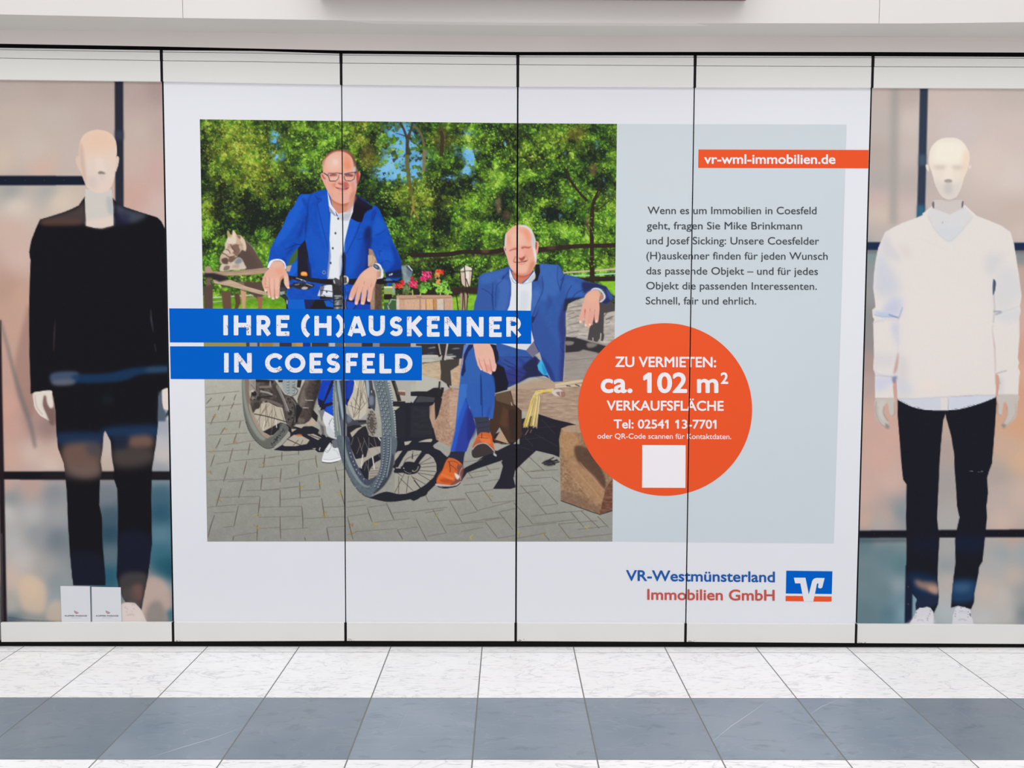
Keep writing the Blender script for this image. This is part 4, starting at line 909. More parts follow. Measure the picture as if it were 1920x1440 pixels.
    f1 = P('A3', '60,235 300,235 630,200 640,240 400,265 200,275 60,270', (164, 138, 118), 0); P('C1', '300,1120 720,1090 1180,1050 1170,1110 800,1150 300,1160', (178, 146, 120), 0, b=.4)
    f2 = P('A3', '140,310 300,310 440,370 620,420 640,450 560,440 300,370 150,340', (190, 164, 138), 0)
    C.grain(f1, 14, 3, 63, asp=5); C.grain(f2, 14, 3, 64, asp=5)
    P('A3', '60,250 150,250 230,270 280,310 200,330 120,290 60,290', (44, 38, 40), 0, b=.8); P('A3', '70,200 110,190 130,240 80,240', (170, 138, 122), 1)
    # ---- layer 4: rear part of the bicycle
    C.layer = 4
    # rear wheel, seen obliquely: tyre ring
    P('B5', '130,120 190,120 200,330 240,560 330,800 450,1000 560,1120 680,1130 800,1010 840,930 900,900 970,990 940,1080 840,1200 700,1330 580,1360 440,1280 300,1120 210,920 150,620', (98, 101, 94))
    P('B5', '135,120 185,120 195,330 240,600 330,850 450,1060 560,1170 500,1210 380,1100 260,890 170,560', (150, 155, 142), 1, b=.8, a=.75)
    P('B5', '190,120 260,120 260,330 300,560 330,720 420,930 540,1080 660,1130 640,1160 560,1170 440,1050 300,800 215,480', (130, 110, 98), 1)
    P('B5', '250,560 300,600 370,800 500,1000 640,1110 620,1150 560,1160 440,1040 310,800', (170, 156, 138), 1, a=.7)
    P('B5', '270,340 300,560 360,740 450,930 540,1060 640,1110 800,960 880,860 900,600 700,520 450,500', (186, 176, 158), 0)
    P('B5', '510,1050 830,880 860,900 800,1010 700,1110 640,1120', (38, 36, 42), 0)
    for a_, b_ in [('470,540', '440,960'), ('560,560', '560,960'), ('600,520', '400,880'), ('680,560', '660,1000'), ('620,560', '460,760'), ('700,580', '760,800'), ('820,640', '890,860'), ('560,560', '620,960'), ('680,640', '520,1000'), ('740,700', '650,1110')]:
        S('B5', a_ + ' ' + b_, (110, 92, 78), .8, sm=0)
    S('B5', '540,860 510,1030', (214, 214, 208), 1.6, sm=0); S('B5', '740,800 755,980', (206, 206, 200), 1.8, sm=0); S('B5', '350,730 600,780 950,880', (62, 54, 52), 1.8)
    C.grain(C.P('B5', '820,900 960,960 930,1080 700,1330 620,1340 700,1200 800,1080', (96, 98, 96), 1, a=.7), 30, 1.8, 65)
    for t_ in np.linspace(0, 1, 22):
        q = catmull(pts_of('B5', '205,880 250,1010 330,1150 450,1280 580,1355 700,1330'), False, 8); i = int(t_ * (len(q) - 1))
        E(q[i][0], q[i][1], 1.1, .9, (52, 52, 50))
    for _ in range(34):
        t_ = r.rand(); E(440 + (880 - 240 * t_ + r.rand() * 50) / 9.6, 700 + (980 + 280 * t_ + r.rand() * 50) / 9.6, 1.1, 1, (40, 40, 42), a=.8)
    # between banners: strip of bike & ground
    for u0, u1, c in [(440, 560, (70, 60, 56)), (470, 540, (150, 146, 136)), (580, 680, (150, 120, 60)), (690, 740, (140, 140, 134)), (740, 850, (50, 46, 50)), (890, 950, (190, 140, 60)), (950, 1020, (20, 50, 150)), (1030, 1180, (50, 50, 60)), (1190, 1240, (170, 180, 190)), (1240, 1320, (80, 90, 100)), (1330, 1480, (130, 120, 110)), (1480, 1580, (40, 44, 60)), (1580, 1640, (120, 130, 136)), (1640, 1920, (60, 56, 58))]:
        P('A3', [(u0, 870), (u1, 870), (u1, 915), (u0, 915)], c, 0)
    # drivetrain and frame
    fm = P('B5', '290,120 720,120 900,380 1050,420 1200,640 1130,880 1040,1000 960,940 900,800 860,620 760,600 600,520 480,540 440,630 380,650 330,720 290,600 280,460 300,340 390,300', (74, 66, 62), 0)
    C.grain(fm, 34, 3.5, 66, asp=1.5, oct_=3)
    P('B5', '270,120 390,120 380,280 300,330 260,300', (150, 142, 132), 0, a=.9)
    for s_, c, w in [('750,220 850,420 950,660', (140, 134, 130), 4), ('720,230 800,430 900,640 960,900', (62, 56, 54), 6), ('440,250 670,240', (120, 112, 104), 4), ('460,320 600,350 680,390', (150, 144, 138), 3.4), ('460,430 680,410', (46, 42, 42), 3), ('480,470 700,520 860,600', (104, 96, 90), 5),
                     ('290,200 400,340 380,460', (110, 104, 98), 1.6), ('380,130 600,140 700,160', (40, 36, 38), 5), ('420,160 420,420', (96, 90, 84), 3), ('640,140 640,230', (150, 146, 140), 2.4)]:
        S('B5', s_, c, w)
    for x, y, rx, ry, c in [(350, 370, 50, 40, (40, 36, 36)), (330, 450, 30, 30, (130, 122, 112)), (350, 470, 14, 14, (50, 44, 44)), (400, 580, 60, 60, (58, 52, 50)), (340, 640, 30, 60, (66, 60, 56)), (520, 520, 20, 18, (150, 144, 136)), (570, 510, 16, 16, (40, 36, 36)), (430, 450, 36, 40, (46, 42, 42)), (320, 320, 26, 20, (190, 186, 178))]:
        E(440 + x / 9.6, 700 + y / 9.6, rx / 9.6, ry / 9.6, c)
    # chain ring
    S('B5', '940,420 1040,470 1085,620 1080,800 1030,960', (44, 42, 44), 4); S('B5', '1000,430 1090,560 1100,720 1080,880', (120, 114, 108), 1.6)
    P('B5', '920,400 1000,420 1060,560 1070,760 1020,900 960,900 900,760 880,560', (84, 76, 72), 1, a=.9); C.grain(C.P('B5', '920,400 1000,420 1060,560 1070,760 1020,900 960,900 900,760', wood, 1, a=0), 30, 2.4, 67)
    for x, y in [(960, 460), (1040, 620), (1035, 800), (965, 830), (1000, 520)]:
        E(440 + x / 9.6, 700 + y / 9.6, 1.6, 1.9, (40, 34, 34))
    E(544, 774, 4, 5, (44, 40, 40)); S('B5', '760,230 860,430 960,680', (120, 114, 110), 5); S('B5', '800,250 930,560 980,700', (170, 164, 158), 1)
    # rear tyre top centre, between frame parts
    t1 = P('B5', '810,120 1120,120 1110,300 1060,400 960,380 900,340 860,220', (150, 158, 158), 0)
    for u in (960, 1060):
        for v in (140, 190, 240, 290, 340):
            P('B5', [(u - 22, v), (u + 18, v - 4), (u + 22, v + 22), (u - 18, v + 24)], (62, 70, 74), 0); P('B5', [(u - 22, v), (u + 10, v - 4), (u + 12, v + 12), (u - 16, v + 12)], (190, 198, 198), 0)
    P('B5', '780,120 870,120 860,160 790,160', (30, 28, 30), 0); P('B5', '1130,120 1210,120 1180,260 1120,250', (36, 34, 38), 0); P('B5', '1210,120 1260,120 1240,220 1190,250', (190, 184, 170), 0)
    S('B5', '1040,240 1130,300 1110,370 1030,410', (110, 106, 102), 2.4)
    # battery down tube
    dt = P('B5', '1270,120 1560,120 1540,300 1460,500 1420,640 1380,800 1340,860 1260,910 1060,920 1130,860 1150,720 1140,600 1130,460 1200,260', (72, 62, 58), 0)
    P('B5', '1280,120 1340,120 1260,330 1300,480 1220,640 1160,560 1190,360', (126, 116, 108), 1, b=2.2, a=.75); P('B5', '1460,130 1560,130 1480,460 1400,700 1330,850 1380,600', (40, 36, 38), 1, b=2, a=.7)
    P('B5', '1140,810 1250,810 1240,900 1150,900', (112, 100, 90), 1, b=1, a=.8); C.grain(dt, 14, 2.4, 68)
    P('B5', '1100,580 1150,560 1220,640 1140,820 1130,880 1090,900', (34, 32, 36), 0)
    S('B5', '1270,482 1420,488', (206, 202, 198), 1, sm=0); S('B5', '1230,620 1330,622', (200, 196, 190), 1.2, sm=0)
    # ---- layer 3: standing man, trousers seen beside the frame
    C.layer = 3
    BL, BM, BD, BN = (22, 90, 196), (20, 74, 182), (18, 54, 150), (24, 26, 62)
    P('B5', '1570,120 1800,120 1780,520 1770,770 1620,680 1500,560 1490,440 1540,260', (18, 58, 178), 0)
    P('B5', '1620,300 1700,220 1760,420 1700,560 1620,460', (20, 70, 200), 1, b=1.5, a=.6)
    P('B5', '1800,120 1700,360 1600,560 1530,620 1500,450 1600,500 1700,230 1750,120', (28, 28, 48), 0); P('B5', '1560,560 1780,510 1780,560 1660,620 1540,680', (30, 28, 44), 0)
    P('B5', '1640,610 1780,560 1790,770 1660,700', (22, 76, 200), 0)
    P('B6', '600,160 860,160 830,330 720,560 620,720 570,700 560,160', (22, 44, 140), 0); P('B6', '640,160 750,160 740,380 620,600 600,300', (24, 62, 176), 1, b=1, a=.8); P('B6', '600,580 700,560 820,340 700,640 610,740', (28, 26, 40), 0)
    # shoes
    P('B5', '1500,670 1620,660 1600,800 1560,880 1540,760', (120, 120, 120), 0)
    s1 = P('B5', '1620,680 1790,780 1820,920 1830,1180 1740,1160 1660,1080 1640,960 1600,880 1585,800', (222, 222, 226), 0); P('B5', '1640,1000 1700,960 1820,1100 1830,1180 1700,1130', (202, 204, 210), 1, b=1)
    S('B5', '1760,800 1690,920', (120, 120, 124), .9, sm=0); S('B5', '1720,840 1700,960', (150, 150, 154), .9, sm=0)
    P('B5', '1480,820 1560,900 1640,960 1650,1090 1690,1140 1640,1150 1600,1000 1560,1120 1500,1080 1540,980', (140, 140, 132), 0); P('B5', '1540,920 1600,960 1620,1110 1580,1100', (96, 96, 94), 0)
    P('B5', '1400,640 1500,760 1480,880 1380,780', (38, 34, 36), 0)
    P('B7', '210,60 300,30 330,180 280,200 230,170', (104, 106, 116), 0)
    s2 = P('B7', '180,100 210,150 250,195 330,195 370,330 380,380 330,420 200,450 60,440 35,400 60,300 90,230', (222, 225, 226), 1)
    P('B7', '50,400 180,410 370,370 375,395 300,430 180,448 60,440', (240, 242, 242), 1, a=.9); S('B7', '60,400 200,405 370,360', (160, 164, 168), .8); S('B7', '80,240 130,270 170,220 200,160 180,110', (140, 144, 148), 1); S('B7', '100,200 150,250 190,200', (166, 170, 174), .8)
    S('B7', '40,448 180,460 330,430', (60, 58, 62), 1.4); S('B7', '230,220 300,250 340,330', (180, 184, 188), 1)
    # ---- layer 4: front wheel and fork
    C.layer = 4
    spz = P('B6', '780,160 990,160 1060,640 1040,900 900,1040 740,1040 640,800 620,680 740,420', (196, 188, 170), 0)
    P('B6', '600,1100 760,1100 960,1200 1040,1180 1100,1400 1300,1440 600,1440', (38, 36, 42), 0); P('B6', '680,1340 820,1240 980,1190 860,1280 720,1440', (176, 168, 150), 0)
    P('B7', '480,0 1110,0 1110,160 1000,170 870,200 860,290 830,350 720,390 640,390 560,200', (36, 35, 42), 0)
    P('B7', '640,395 830,355 870,200 1100,165 1100,300 1000,330 880,400 800,440 740,520 700,530', (172, 166, 152), 0)
    P('B7', '1100,270 1100,400 1000,450 930,530 880,620 870,770 780,720 700,560 760,520 800,440 930,360', (34, 34, 42), 0)
    P('B7', '880,620 940,520 1090,400 1060,640 1000,740 930,780 870,770', (160, 154, 142), 0)
    for v in (560, 610, 650, 700, 740):
        S('B7', [(890, v), (1050, v - 10)], (100, 88, 76), .9, sm=0)
    S('B7', '820,480 800,600', (120, 110, 100), .8, sm=0)
    for a_, b_ in [('930,160', '880,900'), ('990,160', '900,640'), ('900,160', '760,1000'), ('750,540', '900,800'), ('700,640', '760,960'), ('1050,640', '780,980'), ('1000,330', '930,560'), ('660,720', '900,820'), ('930,560', '860,1030'), ('980,620', '740,1000'), ('1000,420', '1060,640'), ('900,380', '1000,700'), ('860,330', '790,720')]:
        S('B6', a_ + ' ' + b_, (104, 92, 78), .9, sm=0)
    S('B6', '770,160 830,330', (220, 216, 206), 2, sm=0); S('B6', '870,360 860,520', (150, 140, 126), 1.6, sm=0)
    for a_, b_ in [('680,0', '780,320'), ('880,0', '870,620'), ('780,0', '950,400'), ('970,0', '1070,360'), ('600,0', '560,140'), ('800,60', '740,240'), ('740,100', '660,300'), ('900,100', '1080,300'), ('780,330', '880,600'), ('990,560', '960,760')]:
        S('B7', a_ + ' ' + b_, (150, 140, 128), .8, sm=0, a=.8)
    S('B7', '770,310 740,560', (206, 204, 198), 2, sm=0); S('B7', '945,340 980,580', (206, 204, 198), 2.2, sm=0); S('B7', '1050,0 1110,80', (206, 204, 198), 2.4, sm=0)
    # hub and brake disc
    P('B6', '580,900 700,1000 780,1060 860,1040 1040,1040 1060,1130 900,1170 760,1160 620,1200 580,1100', (66, 66, 74), 0)
    S('B6', '800,1040 1050,1040', (150, 150, 156), 1.6, sm=0); S('B6', '860,1090 1060,1080', (36, 36, 42), 2.6, sm=0)
    P('B6', '620,920 700,960 720,1060 640,1120 600,1060', (112, 122, 134), 1, b=1, a=.8)
    dm = C.E(600 + 1165 / 12, 700 + 1130 / 12, 10, 25, (138, 130, 122), rot=-.06)
    C.grain(dm, 34, 2.2, 70); C.E(600 + 1160 / 12, 700 + 1130 / 12, 7, 19, (70, 62, 58), rot=-.06, a=.8)
    for i in range(14):
        an = i / 14 * 6.28
        E(600 + 1162 / 12 + 8.3 * math.cos(an), 700 + 1130 / 12 + 22 * math.sin(an), .9, 1.5, (52, 46, 44)); E(697 + 5 * math.cos(an + .3), 794 + 14 * math.sin(an + .3), 1, 1.8, (160, 150, 140), a=.8)
    S('B6', '1030,1170 1090,1300 1150,1400 1220,1400 1280,1280 1290,1100 1240,900', (160, 152, 142), 1.4)
    E(600 + 1120 / 12, 700 + 770 / 12, 3.4, 2.4, (46, 34, 28))
    # fork legs
    f = P('B6', '340,160 550,160 560,500 590,900 580,1440 470,1440 440,1100 400,700 370,400', (58, 67, 78), 0)
    P('B6', '380,160 430,160 480,500 530,900 540,1040 500,1040 430,620 390,380', (160, 182, 196), 1, b=.7, a=.85); P('B6', '480,160 555,160 565,700 540,760 500,500', (56, 60, 70), 1, b=.7, a=.8); P('B6', '450,1060 560,1080 580,1440 480,1440', (96, 104, 122), 1, b=1, a=.8)
    S('B6', '380,380 410,640 460,1000', (60, 80, 96), 1.6, b=.3, a=.7)
    f = P('B6', '1000,160 1170,160 1200,360 1250,500 1250,700 1230,860 1180,800 1090,740 1070,560 1030,340', (62, 68, 78), 0)
    P('B6', '1030,160 1090,160 1110,400 1090,560 1050,420', (176, 190, 200), 1, b=.7, a=.85); P('B6', '1110,520 1200,520 1200,700 1110,700', (120, 128, 142), 1, b=1, a=.9); P('B6', '1140,330 1220,380 1250,520 1210,520 1180,400 1120,420', (60, 62, 68), 1, a=.8); E(600 + 1158 / 12, 700 + 412 / 12, .8, 2.4, (200, 200, 200))
    # left tyre edge of front wheel and rim
    P('B6', '300,160 340,170 380,420 410,640 410,860 440,1120 480,1440 340,1440 310,1000 290,640 290,400 310,260', (118, 128, 126), 0)
    S('B6', '340,420 360,640 360,900 400,1300', (196, 196, 170), 1.8, a=.7); S('B6', '400,640 410,860 450,1200 470,1440', (196, 204, 204), 1)
    for v in range(250, 1440, 78):
        x = np.interp(v, [250, 600, 1000, 1440], [308, 292, 310, 345]); E(600 + x / 12, 700 + v / 12, 1.3, 2.4, (120, 136, 142))
    # big ring of the front tyre
    P('B7', '300,0 470,0 520,200 600,440 720,680 830,800 900,850 1000,740 1060,600 1100,400 1110,0 1360,0 1380,200 1310,440 1290,600 1200,800 1060,960 900,1060 820,1050 700,960 580,800 470,600 380,380', (86, 97, 104))
    C.grain(C.P('B7', '330,0 470,0 520,200 600,440 720,680 830,800 900,850 1000,740 1060,600 1100,400 1110,0 1360,0 1380,200 1310,440 1290,600 1200,800 1060,960 900,1060 820,1050 700,960 580,800 470,600 380,380', (0, 0, 0), a=0), 26, 2.4, 92)
    P('B7', '390,0 520,0 560,200 640,430 740,620 850,760 1000,700 1030,660 980,780 890,860 820,850 700,740 560,480 460,240', (66, 72, 90), 1)
    C.grain(C.P('B7', '480,0 520,0 560,200 640,430 740,620 850,760 820,850 700,740 560,480', wood, 1, a=0), 22, 2, 71)
    P('B7', '400,20 440,0 480,240 560,480 700,740 820,870 900,870 860,900 780,880 640,740 520,540 440,300', (138, 154, 156), 1, b=.5, a=.75)
    P('B7', '330,0 380,0 430,240 520,520 660,780 800,920 900,950 880,1050 700,940 560,760 420,440', (96, 108, 114), 1, b=1, a=.6)
    for x, y in [(540, 280), (598, 435), (655, 580), (725, 665), (620, 500), (690, 640), (560, 350), (790, 750)]:
        E(600 + x / 9.6, 820 + y / 9.6, .9, 1.3, (176, 186, 200))
    # tread
    tr = P('B6', '1190,160 1520,160 1570,380 1630,620 1680,860 1720,1100 1710,1440 1390,1440 1380,1100 1330,780 1270,480', (104, 117, 122), 0)
    P('B7', '1110,0 1370,0 1350,250 1290,500 1200,760 1120,860 1010,960 900,1010 960,860 1050,680 1090,480', (90, 102, 112), 1, a=.8)
    P('B7', '1300,300 1340,400 1290,640 1180,840 1060,960 960,1010 1180,720 1260,500', (44, 46, 56), 1, b=.7, a=.7)

    def knob(x, y, w, h):
        P('T', [(x - w, y - h), (x + w, y - h * 1.1), (x + w, y + h), (x - w, y + h)], (36, 43, 48), 0)
        P('T', [(x - w, y - h), (x + w * .4, y - h * 1.1), (x + w * .4, y + h * .3), (x - w * .8, y + h * .3)], (156, 170, 176), 0)
    for i, v in enumerate(range(190, 1440, 70)):
        xo = np.interp(v, [160, 400, 620, 860, 1100, 1440], [1290, 1330, 1385, 1420, 1450, 1470])
        for dx in ((-25, 75) if i % 2 else (25, 125)):
            knob(600 + (xo + dx) / 12, 700 + v / 12, 2.1, 1.7)
    S('B6', '1430,160 1480,400 1540,640 1570,860 1600,1100 1600,1440', (84, 94, 100), 1.2)
    for v in range(200, 1440, 56):
        xo = np.interp(v, [160, 400, 620, 860, 1100, 1440], [1530, 1590, 1630, 1670, 1700, 1725]); E(600 + xo / 12, 700 + v / 12, 2.3, 1.7, (176, 186, 188)); E(600 + xo / 12 + .8, 700 + v / 12 + 1.7, 1.8, .8, (56, 62, 68))
    for i, y in enumerate(range(20, 900, 46)):
        xo = np.interp(y, [0, 300, 500, 700, 900], [1160, 1155, 1130, 1085, 990]); w = np.interp(y, [0, 300, 600, 900], [80, 75, 70, 60])
        for k in (0, 1):
            x_, y_ = 600 + (xo + k * w) / 9.6, 820 + (y + 14 * k) / 9.6
            P('T', [(x_ - 2, y_ - 1), (x_ + 2, y_ - 2), (x_ + 2.4, y_ + 1), (x_ - 1, y_ + 1.8)], (48, 54, 66), 0); P('T', [(x_ - 2, y_ - 2), (x_ + 1, y_ - 2.6), (x_ + 1, y_ - .6), (x_ - 1.6, y_)], (150, 162, 176), 0)
    S('B7', '1275,0 1270,300 1240,520 1200,720', (180, 190, 196), .8)
    for t_ in np.linspace(0, 1, 36):
        q = catmull(pts_of('B7', '460,560 540,740 640,900 760,1020 860,1075 960,1060'), False, 8); i = int(t_ * (len(q) - 1)); E(q[i][0], q[i][1], 1.2, 1, (64, 72, 78))
    # seat stay / black tubes right of the wheel
    C.layer = 8
    P('B6', '1600,160 1690,165 1760,380 1830,620 1740,630 1680,400', (46, 42, 40), 0); S('B6', '1680,200 1760,480', (110, 104, 96), 1, sm=0)
    P('B6', '1640,630 1920,630 1920,750 1800,770 1640,740', (36, 35, 40), 0); P('B6', '1760,410 1920,420 1920,500 1790,490', (120, 84, 72), 0); P('B6', '1750,380 1920,380 1920,420 1760,410', (206, 180, 164), 0)
    P('B6', '1640,745 1800,750 1700,830 1650,800', (184, 178, 162), 0); P('B6', '1680,830 1920,800 1920,1440 1720,1440 1700,1000', (36, 36, 44), 0)
    # ---- layer 3: standing man's body
    C.layer = 3
    # trousers behind the bar
    P('A3', '800,380 980,380 1300,380 1600,330 1600,590 800,590', (26, 30, 72), 0)
    P('A3', '810,370 900,380 960,480 975,590 820,590 800,450', (14, 92, 198), 0)
    P('A3', '930,400 1080,400 1080,470 1010,560 985,590 960,480', (28, 36, 88), 0); P('A3', '1075,460 1230,480 1230,590 1010,590', (28, 26, 30), 0)
    P('A3', '1140,500 1230,490 1230,560 1160,550', (20, 86, 196), 0); P('A3', '1330,500 1600,540 1600,590 1330,590', (24, 62, 168), 0); P('A3', '1340,500 1430,530 1400,590 1350,590', (22, 76, 190), 0); S('A3', '1430,540 1400,580', (24, 26, 50), 1.4, sm=0)
    C.layer = 1; P('A3', '1535,20 1620,60 1655,590 1560,590', (160, 128, 104), 0); P('A3', '1600,330 1660,330 1660,590 1596,590', (84, 66, 54), 0, b=.6); C.grain(C.P('A3', '1535,20 1620,60 1655,590 1560,590', (0, 0, 0), 0, a=0), 18, 3, 91, asp=.4); C.layer = 3
    body = P('A1', '1170,645 1100,660 1020,690 930,692 905,720 870,800 820,860 790,930 760,1000 700,1100 660,1180 640,1280 630,1350 660,1350 800,1360 830,1440 810,1600 840,1640 1180,1640 1480,1640 1560,1600 1556,1440 1545,1330 1542,1180 1575,1190 1600,1250 1622,1310 1660,1340 1690,1400 1712,1520 1750,1500 1840,1440 1835,1290 1800,1200 1760,1120 1720,1010 1660,880 1640,830 1600,790 1570,800 1530,760 1440,700', (17, 74, 182), 0)
    bm = body
    # front of jacket below the banner-top line
    P('A3', '830,190 900,170 960,200 1180,300 1160,330 1000,300 820,290', (20, 80, 190), 0, a=0)
    C.grain(body, 5, 7, 72)
    # gap between left arm and body
    P('A1', '905,1170 905,1240 880,1300 850,1340 830,1370 800,1360 840,1260', (64, 96, 44), 0); P('A1', '830,1330 905,1290 900,1380 850,1440 800,1440', (20, 90, 205), 0); P('A1', '800,1340 850,1330 830,1390 800,1385', (190, 160, 140), 0)
    # light and dark modelling of the jacket
    for s_, c, b_, a_ in [('930,700 1000,700 960,800 900,900 860,1000 780,1100 700,1160 720,1060 800,900', (24, 94, 208), 2.5, .7),
                          ('980,860 960,960 930,1060 880,1130 800,1240 780,1330 720,1320 850,1200 910,1060', (13, 44, 132), 2.2, .9),
                          ('970,730 985,860 980,960 965,1060 975,1100 990,1000 1000,850', (14, 44, 128), 1, .6),
                          ('1000,1000 1060,1060 1130,1140 1180,1260 1190,1400 1100,1400 1010,1200 970,1100', (20, 84, 196), 3, .5),
                          ('1080,720 1110,740 1080,800 1120,900 1100,940 1060,850', (16, 60, 164), 2, .6), ('940,740 960,730 975,780 965,800', (14, 44, 130), .8, .5),
                          ('1500,1040 1560,980 1570,1100 1550,1200 1550,1420 1480,1440 1520,1280', (20, 30, 84), 1.8, .9), ('1450,1200 1540,1090 1530,1260 1500,1440 1420,1440', (20, 50, 140), 3, .6),
                          ('1620,900 1690,980 1620,1050 1575,1090 1580,1000', (26, 94, 204), 2, .5), ('1570,860 1600,830 1610,860 1575,930 1560,1020', (14, 50, 150), .8, .7),
                          ('1640,1200 1800,1220 1820,1300 1700,1300 1620,1260', (24, 90, 200), 2.5, .6), ('1740,1130 1820,1260 1835,1380 1760,1420 1700,1400 1770,1310', (14, 46, 138), 2, .8), ('1740,1390 1840,1370 1840,1440 1700,1440 1690,1400', (24, 28, 52), .8, .9),
                          ('1380,1060 1450,1100 1460,1300 1380,1420 1340,1400 1360,1200', (22, 86, 198), 3, .5)]:
        P('A1', s_, c, 1, b=b_, a=a_, clip=bm)
    P('A1', '1095,760 1170,690 1185,860 1195,1080 1180,1240 1120,1060 1080,900', (22, 88, 202), 1, b=1, a=.6, clip=bm); P('A1', '1380,910 1450,945 1450,960 1400,1080 1340,1240 1320,1180 1340,1060', (24, 90, 204), 1, b=1, a=.6, clip=bm)
    for s_, w in [('1090,745 1060,700', 1.2), ('1080,780 1105,900 1140,1040 1185,1210', 1.1), ('1085,770 1120,740 1090,730', 1.4), ('1440,1100 1530,1080 1545,1075', 1.2), ('1020,700 1000,760 990,900', .9), ('1180,1230 1175,1380 1160,1440', 1), ('1190,700 1185,860', 1), ('980,890 970,1040', 1.4), ('790,1190 880,1150 960,1140', 1.6), ('860,1130 930,1150', 1.2), ('1480,900 1430,1050 1340,1230', 1.3), ('1700,1010 1640,1050 1600,1060', 1.2), ('1610,850 1580,930', 1.2),
                  ('1660,1210 1640,1200 1640,1250', 1.2), ('1780,1150 1810,1220', 1), ('1630,1330 1700,1290 1740,1310', 1)]:
        S('A1', s_, (14, 36, 110), w, b=.3, a=.7, clip=bm)
    # shadowed left side panel and black shadow across
    P('A1', '905,1180 970,1100 1000,1250 1020,1440 900,1440', (30, 28, 40), 0); P('A1', '985,1250 1020,1330 1030,1440 1010,1440', (18, 40, 110), 0, b=.5)
    P('A1', '1425,690 1470,740 1560,795 1580,800 1570,825 1530,840 1505,870 1480,945 1440,940 1375,905 1400,850', (22, 18, 30), 0)
    S('A1', '1500,870 1530,840 1575,820', (26, 30, 70), 2, b=.4); P('A1', '1440,700 1560,790 1540,810 1440,780', (26, 24, 46), 1, b=1, a=.7)
    # shirt
    sh = P('A1', '1170,660 1185,800 1200,860 1190,1100 1200,1250 1180,1440 1180,1500 1280,1500 1310,1200 1330,1100 1370,930 1400,850 1410,720 1330,850 1270,870 1210,800', (226, 230, 234), 0)
    P('A1', '1170,660 1185,800 1250,885 1275,870 1215,800 1180,740', (226, 228, 236), 0); P('A1', '1410,720 1385,850 1370,905 1270,920 1250,885 1330,855 1380,800', (200, 204, 214), 0)
    P('A1', '1185,800 1210,830 1250,885 1240,890 1190,850', (150, 156, 176), 0); P('A1', '1240,840 1265,885 1255,890', (24, 50, 140), 0); P('A1', '1330,870 1390,860 1360,930 1290,930', (176, 180, 192), 0, b=.7, a=.7)
    P('A1', '1280,1250 1310,1200 1330,1110 1325,1240 1300,1440 1275,1440', (176, 184, 206), 0, b=.5, a=.6); P('A1', '1190,1120 1205,1250 1185,1440 1165,1440 1180,1280', (160, 166, 186), 0, b=.5, a=.7)
    for x, y in [(1268, 912), (1243, 1043), (1219, 1178), (1200, 1311), (1300, 1430)]:
        E(370 + x / 4.8, 220 + y / 4.8, 1.7, 2.3, (52, 60, 74))
    P('A1', '1300,1250 1325,1200 1335,1260 1330,1440 1290,1440 1310,1330', (26, 26, 44), 0, b=.4, a=.9)
    E(370 + 1140 / 4.8, 220 + 1396 / 4.8, 3.2, 3.6, (150, 166, 196)); E(607.5, 510.8, 2.2, 2.6, (36, 70, 150))
    P('A3', '1175,290 1290,300 1230,350 1215,470 1080,455 1100,400 1130,370 1160,350', (196, 200, 212), 0); P('B4', '130,650 270,650 270,890 50,860', (222, 228, 236), 0); E(600 + 150 / 12, 480 + 808 / 12, 1.5, 1.8, (54, 60, 70))
    P('B4', '0,650 100,690 50,860 0,900', (106, 106, 130), 0); P('B4', '0,900 290,930 290,960 0,970', (34, 28, 30), 0)
    # neck and head
    P('A1', '1195,700 1420,700 1400,800 1340,850 1270,870 1215,800', (206, 136, 110), 0); P('A1', '1200,720 1420,700 1400,780 1330,800 1250,780', (176, 104, 82), 1, b=1.4, a=.7); P('A1', '1370,740 1412,720 1390,830 1345,850', (214, 160, 140), 1, b=.8, a=.7)
    hd = P('B1', '400,700 390,600 430,460 500,370 600,290 720,220 860,180 1000,180 1120,210 1240,290 1330,400 1370,520 1400,700 1430,830 1440,1100 1420,1300 1390,1480 1300,1640 1180,1740 1040,1790 900,1780 740,1700 620,1560 520,1360 470,1240 430,1000 410,840', (228, 168, 146))
    P('B1', '410,600 440,440 520,330 640,230 780,180 960,165 1140,190 1260,280 1340,390 1380,520 1410,700 1360,640 1300,460 1200,330 1040,240 860,220 700,270 560,370 470,480 430,640', (132, 78, 56), 1, b=.5, a=.9); P('B1', '1240,290 1330,390 1390,560 1440,830 1390,800 1340,600 1280,400', (92, 66, 54), 1, b=.6, a=.75)
    P('B1', '400,620 440,470 470,480 440,640 430,820 400,760', (196, 156, 120), 1, b=.5, a=.8); P('B1', '1320,560 1390,640 1440,830 1380,830 1340,740', (150, 112, 104), 1, b=.5, a=.8); P('B1', '1330,700 1390,690 1380,820 1320,820', (206, 196, 200), 1, b=.5, a=.8)
    for s_, c, b_, a_ in [('560,420 700,300 900,280 960,420 950,700 760,820 560,780 500,600', (234, 190, 170), 3, .8), ('700,480 820,460 860,560 780,640 700,600', (238, 206, 196), 1.6, .8), ('1050,300 1180,400 1240,560 1240,760 1080,740 1040,560', (232, 146, 112), 2.6, .85), ('1040,560 1200,560 1220,720 1080,720', (230, 136, 104), 1.8, .7),
                          ('520,1100 700,1150 740,1300 660,1420 560,1300', (228, 160, 138), 2, .7), ('690,1180 770,1200 760,1300 700,1280', (222, 120, 90), 1.5, .8), ('1240,1150 1400,1150 1400,1340 1320,1460 1260,1300', (216, 142, 126), 1.6, .8), ('1340,1000 1420,1100 1410,1320 1340,1240', (206, 170, 168), 1, .8),
                          ('760,1540 1000,1560 1200,1500 1160,1700 960,1760 800,1700', (226, 168, 150), 2, .8), ('620,1440 720,1500 700,1620 600,1500', (214, 160, 140), 1.6, .7), ('1240,1500 1390,1420 1330,1600 1200,1720', (196, 120, 100), 1.6, .7)]:
